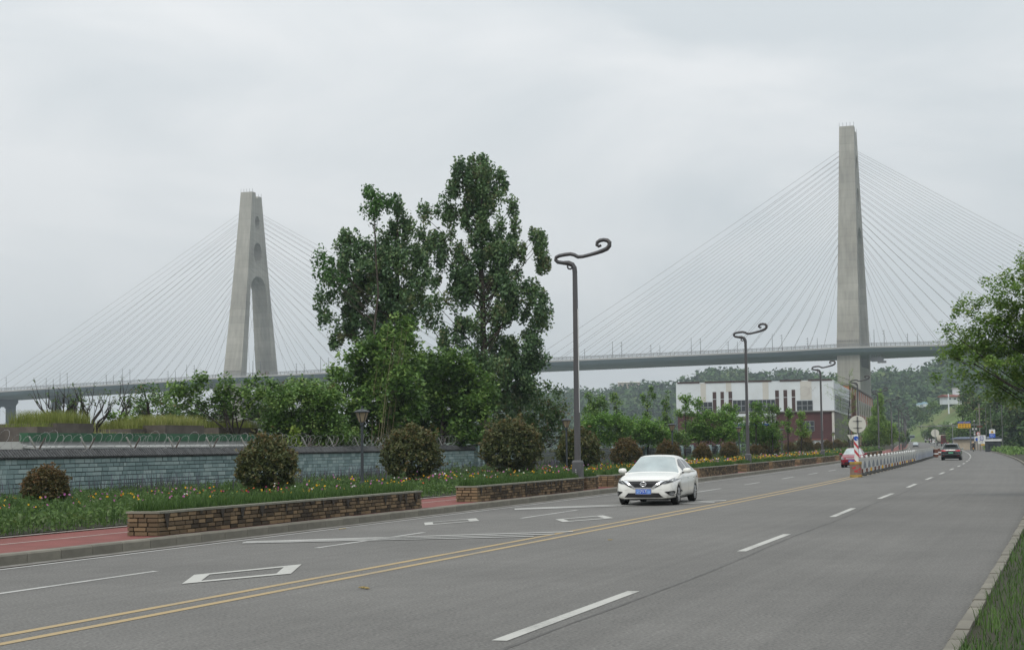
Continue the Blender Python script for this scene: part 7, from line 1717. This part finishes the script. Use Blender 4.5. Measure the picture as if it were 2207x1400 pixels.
# ------------------------------------------------------------------ signs, poles, low building on the right
def facing(p, extra=0): return math.atan2(-p[1], -p[0]) + PI / 2 + math.radians(extra)
ROFF = 0
gy = 330.0
gp_ = at(2092, 951, gy); gp_.z = 0
gn = thing('gantry_sign', 'long horizontal mast arm carrying a blue and yellow board over the right lanes', 'sign', gp_, facing(gp_))
def GX(px): return (px - 2092) / FPX * gy
gz = 2 + (947.5 - 915.5) / FPX * gy
MB().tube([(0, 0, 0), (0, 0, gz + 1.0)], [.17, .12], 10).build('post', M['steel'], gn); arm = MB().tube([(GX(2115), 0, gz + .1), (0, 0, gz), (GX(1976), 0, gz - .12)], [.06, .12, .06], 8).build('arm', M['steel'], gn)
bx0, bx1 = GX(2066.5), GX(2093); by = -.16
bd = MB().box(((bx0 + bx1) / 2, by, gz - .10), (bx1 - bx0, .06, .92)).build('yellow_board', M['sign_yellow'], gn); bl_o = MB().box(((bx0 + bx1) / 2, by, gz + .57), (bx1 - bx0 + .04, .06, .40)).build('blue_board', M['sign_deep'], gn)
gm_ = MB()
for r in range(2):
    for c in range(4): glyph(gm_, lambda b, x, y, w, h: b.box((x, by - .034, y), (w, .008, h)), bx0 + (bx1 - bx0) * (.17 + .22 * c), gz + .10 - .42 * r, .27, 300 + c + 4 * r)
tag(gm_.build('lettering', M['black'], bd), kind='stuff'); gm_ = MB()
for c in range(11):
    if c != 5: glyph(gm_, lambda b, x, y, w, h: b.box((x, by - .034, y), (w, .008, h)), bx0 + (bx1 - bx0) * (.10 + .08 * c), gz + .55, .17, 340 + c)
tag(gm_.build('lettering', M['sign_white'], bl_o), kind='stuff'); MB().lathe([(.1, .03), (.1, .04)], 14, (bx0 + (bx1 - bx0) * .5, by - .07, gz + .56), 'Y').build('emblem', M['sign_yellow'], bl_o)
for px, w in ((2028, .9), (1990, .3)): MB().box((GX(px), -.1, gz - .02), (w, .2, .22)).build('arm_box', M['galv'], gn)
for px, dz in ((2065, -.32), (2050, .35), (2054, .35)): MB().box((GX(px), -.15, gz + dz), (.22, .25, .16)).build('camera_box', M['sign_white'], gn)
cm = thing('camera_pole', 'dark pole with white camera boxes and small plates beside the sign board', 'camera pole', Vector((at(2101, 951, 325).x, 325, 0)), facing((at(2101, 951, 325).x, 325)))
MB().tube([(0, 0, 0), (0, 0, 5.9)], [.13, .09], 8).build('pole', M['steel'], cm)
for x, z, w, h, m in ((-.28, 4.15, .22, .36, 'sign_white'), (.3, 4.15, .22, .36, 'sign_white'), (0, 3.5, .30, .4, 'galv'), (0, 3.1, .3, .22, 'sign_white'), (0, 5.75, .26, .18, 'sign_white')): MB().box((x, -.12, z), (w, .2, h)).build('camera_box', M[m], cm)
MB().bar((-.4, 0, 4.2), (.4, 0, 4.2), .06).build('bracket', M['steel'], cm)
def plate_sign(name, label, px, Y, parts, post_h, extra=0, post=True):
    x = at(px, 951, Y).x; t = thing(name, label, 'sign', (x, Y, 0), facing((x, Y), extra))
    if post: MB().tube([(0, 0, 0), (0, 0, post_h)], .05, 8).build('post', M['galv'], t)
    return t
SY = 300.0; mpp = SY / FPX
ws_ = plate_sign('parking_sign', 'white square board with blue pictogram frame and small dark lettering, right of the road', 2116, SY, None, 2.8)
z0, z1 = 2 + (947 - 955) * mpp, 2 + (947 - 937) * mpp
pl_ = MB().box((0, -.06, (z0 + z1) / 2), (1.36, .05, z1 - z0 + .05)).build('plate', M['sign_white'], ws_)
pf = MB().box((0, -.092, z1 - .52), (.60, .012, .74)).build('pictogram_frame', M['sign_deep'], pl_); MB().box((0, -.102, z1 - .52), (.40, .010, .48)).build('pictogram', M['sign_white'], pf); MB().prism([(-.12, z1 - .62), (.14, z1 - .62), (.0, z1 - .47)], -.112, -.108, lambda x, y, k: (x, k, y)).build('pictogram_mark', M['sign_deep'], pf)
gm_ = MB()
for c in range(4): glyph(gm_, lambda b, x, y, w, h: b.box((x, -.09, y), (w, .008, h)), -.42 + .28 * c, z1 - 1.08, .17, 400 + c)
for c in range(2): glyph(gm_, lambda b, x, y, w, h: b.box((x, -.09, y), (w, .008, h)), -.14 + .28 * c, z1 - 1.32, .17, 410 + c)
tag(gm_.build('lettering', M['black'], pl_), kind='stuff')
bl2 = plate_sign('blue_arrow_sign', 'blue round sign on a white plate, partly behind the white square board', 2105, SY + 4, None, 2.6)
pl_ = MB().box((0, -.05, 2.25), (.75, .04, .85)).build('plate', M['sign_white'], bl2); MB().lathe([(.30, .03), (.30, .045)], 20, (.06, -.11, 2.12), 'Y').build('disc', M['sign_blue'], pl_)
rd = plate_sign('speed_ban_sign', 'small round red-ringed prohibition sign above the white square board', 2109, SY + 2, None, 3.4)
dsk = MB().lathe([(.33, .03), (.33, .045)], 22, (0, -.08, 3.15), 'Y').build('ring', M['sign_red'], rd); MB().lathe([(.24, .03), (.24, .045)], 20, (0, -.092, 3.15), 'Y').build('face', M['sign_white'], dsk); MB().prism([(-.1, 3.08), (.1, 3.08), (0, 3.24)], -.146, -.142, lambda x, y, k: (x, k, y)).build('symbol', M['black'], dsk)
wn_ = plate_sign('warning_sign', 'white board with orange warning triangle above a blue lettered board at the right edge', 2139, SY - 15, None, 4.0)
a_ = MB().box((0, -.05, 3.42), (1.0, .04, .70)).build('white_board', M['sign_white'], wn_); MB().prism([(-.28, 3.15), (.28, 3.15), (0, 3.66)], -.085, -.075, lambda x, y, k: (x, k, y)).build('triangle', M['sign_yellow'], a_)
MB().prism([(-.10, 3.22), (.10, 3.22), (0, 3.45)], -.093, -.087, lambda x, y, k: (x, k, y)).build('triangle_mark', M['rust'], a_)
b_ = MB().box((0, -.05, 2.72), (.98, .04, .66)).build('blue_board', M['sign_blue'], wn_); gm_ = MB()
for c in range(4): glyph(gm_, lambda b, x, y, w, h: b.box((x, -.078, y), (w, .008, h)), -.32 + .21 * c, 2.86, .15, 500 + c)
for c in range(3): glyph(gm_, lambda b, x, y, w, h: b.box((x, -.078, y), (w, .008, h)), -.2 + .21 * c, 2.58, .15, 510 + c)
tag(gm_.build('lettering', M['sign_white'], b_), kind='stuff')
for px, Y, top, m, lab in ((2112.5, 306, 870, 'pole_conc', 'thick concrete utility pole beside the white square board'), (2126.5, 300, 878, 'steel', 'thin steel pole right of the white square board'), (2137, 330, 872, 'steel', 'thin dark pole behind the warning sign'), (2161, 290, 848, 'steel', 'tall thin pole at the right edge under the leaning tree'), (2054, 345, 915, 'galv', 'thin grey pole left of the yellow sign board'), (2107, 340, 885, 'steel', 'thin dark pole just left of the concrete utility pole')):
    x = at(px, 951, Y).x; h = at(px, top, Y).z; t = thing('utility_pole', lab, 'pole', (x, Y, 0)); r = .15 if m == 'pole_conc' else .07
    MB().tube([(0, 0, -.2), (0, 0, h)], [r, r * .7], 10).build('shaft', M[m], t)
    if m == 'pole_conc': MB().bar((-.9, 0, h - .9), (.9, 0, h - .9), .1).build('crossarm', M['rust'], t); MB().bar((-.5, 0, h * .52), (.5, 0, h * .52), .28).build('transformer_bracket', M['rust'], t)
lb_ = thing('low_building', 'long low beige building with blue-grey roof behind the motorcyclists', 'building', at(2076, 951, 352) * Vector((1, 1, 0)) if False else Vector((at(2076, 951, 352).x, 352, 0)), math.radians(-58))
MB().box((5, -1.5, 1.1), (10, 3, 2.2)).build('wall', M['low_wall'], lb_); MB().prism([(-3.5, 2.2), (.4, 2.2), (.4, 2.35), (-1.5, 2.7), (-3.5, 2.35)], -.3, 10.3, lambda a, b, k: (k, a, b)).build('roof', M['slate'], lb_)
for x in (5.8, 6.6): MB().box((x, .02, 1.1), (.35, .1, 2.2)).build('pier', M['slate'], lb_)
kb_ = thing('kiosk', 'small dark teal kiosk with white fascia at the right edge', 'kiosk', Vector((at(2140, 951, 285).x, 285, 0)), facing((at(2140, 951, 285).x, 285)))
MB().box((0, 0, .9), (2.6, 2, 1.8)).build('wall', M['garden_metal'], kb_); MB().box((0, -.1, 1.95), (2.9, 2.3, .35)).build('fascia', M['sign_white'], kb_); MB().box((-.3, -1.02, .9), (.9, .06, .8)).build('window', M['pane'], kb_)
sb = thing('orange_board', 'small orange board low on the concrete utility pole', 'board', Vector((at(2118, 951, 298).x, 298, 0)), facing((at(2118, 951, 298).x, 298))); MB().box((0, 0, 1.18), (.6, .04, .26)).build('plate', M['sign_yellow'], sb); MB().tube([(0, .04, 0), (0, .04, 1.3)], .03, 6).build('post', M['galv'], sb)
# weeds along the right verge
vc = []
for k in range(420):
    l = R.uniform(215, 420); vc.append(tuple(RP(l, road_right(l) + R.uniform(.4, 4.5), R.uniform(.1, .7))))
tag(link('verge_weeds', leaves_mesh('verge_weeds', M['broadleaf'], vc, np.full(len(vc), .5), 24, .28, NR, up=.5)), 'green weeds along the right verge', 'weeds', kind='stuff')

# ------------------------------------------------------------------ motorcyclists
def rider(px, py, label_p, label_m, cloth, helm, seed):
    g = ground_at(px, py); l, o = off_of(g.x, g.y); g.z = 0; rz = heading(float(l))
    mt = thing('motorcycle', label_m, 'motorcycle', g, rz)
    for x in (-.62, .62):
        w_ = MB().lathe([(.21, -.05), (.29, -.04), (.30, 0), (.29, .04), (.21, .05)], 18, (x, 0, .30), 'Y').build('wheel', M['tyre'], mt, True); MB().lathe([(.05, -.06), (.20, -.015), (.20, .015), (.05, .06)], 14, (x, 0, .30), 'Y').build('hub', M['galv'], w_)
    MB().tube([(-.62, 0, .34), (-.2, 0, .42), (.15, 0, .40), (.45, 0, .78), (.62, 0, .34)], [.05, .09, .12, .07, .035], 8).build('frame', M['truck_grey'], mt, True)
    MB().tube([(-.75, 0, .72), (-.4, 0, .76), (.0, 0, .74)], [.08, .13, .10], 8).build('seat', M['black'], mt, True); MB().tube([(-.02, 0, .76), (.2, 0, .84), (.4, 0, .78)], [.09, .15, .08], 8).build('fuel_tank', M['cloth_red' if seed else 'black'], mt, True)
    MB().tube([(.40, -.34, 1.02), (.46, -.12, .98), (.46, .12, .98), (.40, .34, 1.02)], .018, 6).build('handlebar', M['steel'], mt); MB().box((-.84, 0, .66), (.05, .16, .08)).build('tail_lamp', M['tail'], mt); MB().box((-.86, 0, .52), (.02, .2, .14)).build('number_plate', M['sign_yellow'], mt)
    MB().lathe([(.04, -.04), (.09, 0), (.085, .05)], 12, (.55, 0, .88), 'X').build('headlight', M['headlamp'], mt)
    pe = thing('person', label_p, 'person', g, rz)
    pts = [((-.28, 0, .84), .16), ((-.22, 0, 1.08), .155), ((-.12, 0, 1.30), .175), ((-.08, 0, 1.40), .075), ((-.06, 0, 1.47), .06), ((-.05, 0, 1.56), .098)]
    ed = [(i, i + 1) for i in range(5)]
    for s in (1, -1):
        i0 = len(pts); pts += [((-.11, s * .20, 1.34), .07), ((.06, s * .30, 1.16), .052), ((.34, s * .31, 1.04), .04), ((.42, s * .29, 1.03), .042), ((-.20, s * .12, .82), .11), ((.16, s * .20, .74), .085), ((.02, s * .20, .38), .06), ((.10, s * .20, .30), .05), ((.22, s * .20, .29), .035)]
        ed += [(2, i0), (i0, i0 + 1), (i0 + 1, i0 + 2), (i0 + 2, i0 + 3), (0, i0 + 4), (i0 + 4, i0 + 5), (i0 + 5, i0 + 6), (i0 + 6, i0 + 7), (i0 + 7, i0 + 8)]
    me = bpy.data.meshes.new('body'); me.from_pydata([p for p, r in pts], ed, []); ob = link('body', me, pe); sk = ob.modifiers.new('skin', 'SKIN'); me.skin_vertices.new() if not me.skin_vertices else None
    for v, (p, r) in zip(me.skin_vertices[0].data, pts): v.radius = (r, r)
    me.skin_vertices[0].data[0].use_root = True; ob.modifiers.new('sub', 'SUBSURF').levels = 1; me.materials.append(M[cloth])
    dg = bpy.context.evaluated_depsgraph_get(); m2 = bpy.data.meshes.new_from_object(ob.evaluated_get(dg)); m2.materials.clear(); m2.materials.append(M[cloth]); m2.polygons.foreach_set('use_smooth', [True] * len(m2.polygons)); ob.modifiers.clear(); ob.data = m2
    MB().lathe([(.04, -.13), (.125, -.10), (.145, 0), (.12, .09), (.05, .14)], 16, (-.05, 0, 1.60)).build('helmet', M[helm], pe, True); MB().lathe([(.05, -.05), (.075, 0), (.05, .05)], 10, (.03, 0, 1.53)).build('face', M['skin'], pe, True)
    for s in (1, -1):
        hd = MB().box((.43, s * .29, 1.03), (.07, .085, .04)).build('hand', M['skin'], pe)
        for k in range(4): MB().bar((.45, s * (.26 + .02 * k), 1.035), (.47, s * (.26 + .02 * k), .99), .016).build('finger', M['skin'], hd)
rider(2098, 972.5, 'person in dark clothes and cream helmet riding a motorcycle away', 'dark motorcycle under the rider with the cream helmet', 'cloth_dark', 'helmet', 0)
rider(2077.5, 966, 'person in dark red jacket riding a motorcycle beside the black SUV', 'motorcycle under the rider in the dark red jacket', 'cloth_red', 'helmet_red', 1)

# ------------------------------------------------------------------ the air between
hz = MB().box((480, 2040, 110), (4900, 4500, 256)).build('haze'); hz.display_type = 'BOUNDS'
tag(hz, 'thin pale haze filling the valley air', 'haze', kind='stuff')
hm = bpy.data.materials.new('haze_air'); hm.use_nodes = True; hn, hlk = hm.node_tree.nodes, hm.node_tree.links; hn.clear()
ho = hn.new('ShaderNodeOutputMaterial'); hv = hn.new('ShaderNodeVolumePrincipled'); hv.inputs['Density'].default_value = 0.00019; hv.inputs['Color'].default_value = (0.74, 0.84, 0.92, 1); hv.inputs['Anisotropy'].default_value = 0.2
hlk.new(hv.outputs[0], ho.inputs['Volume']); hz.data.materials.append(hm)
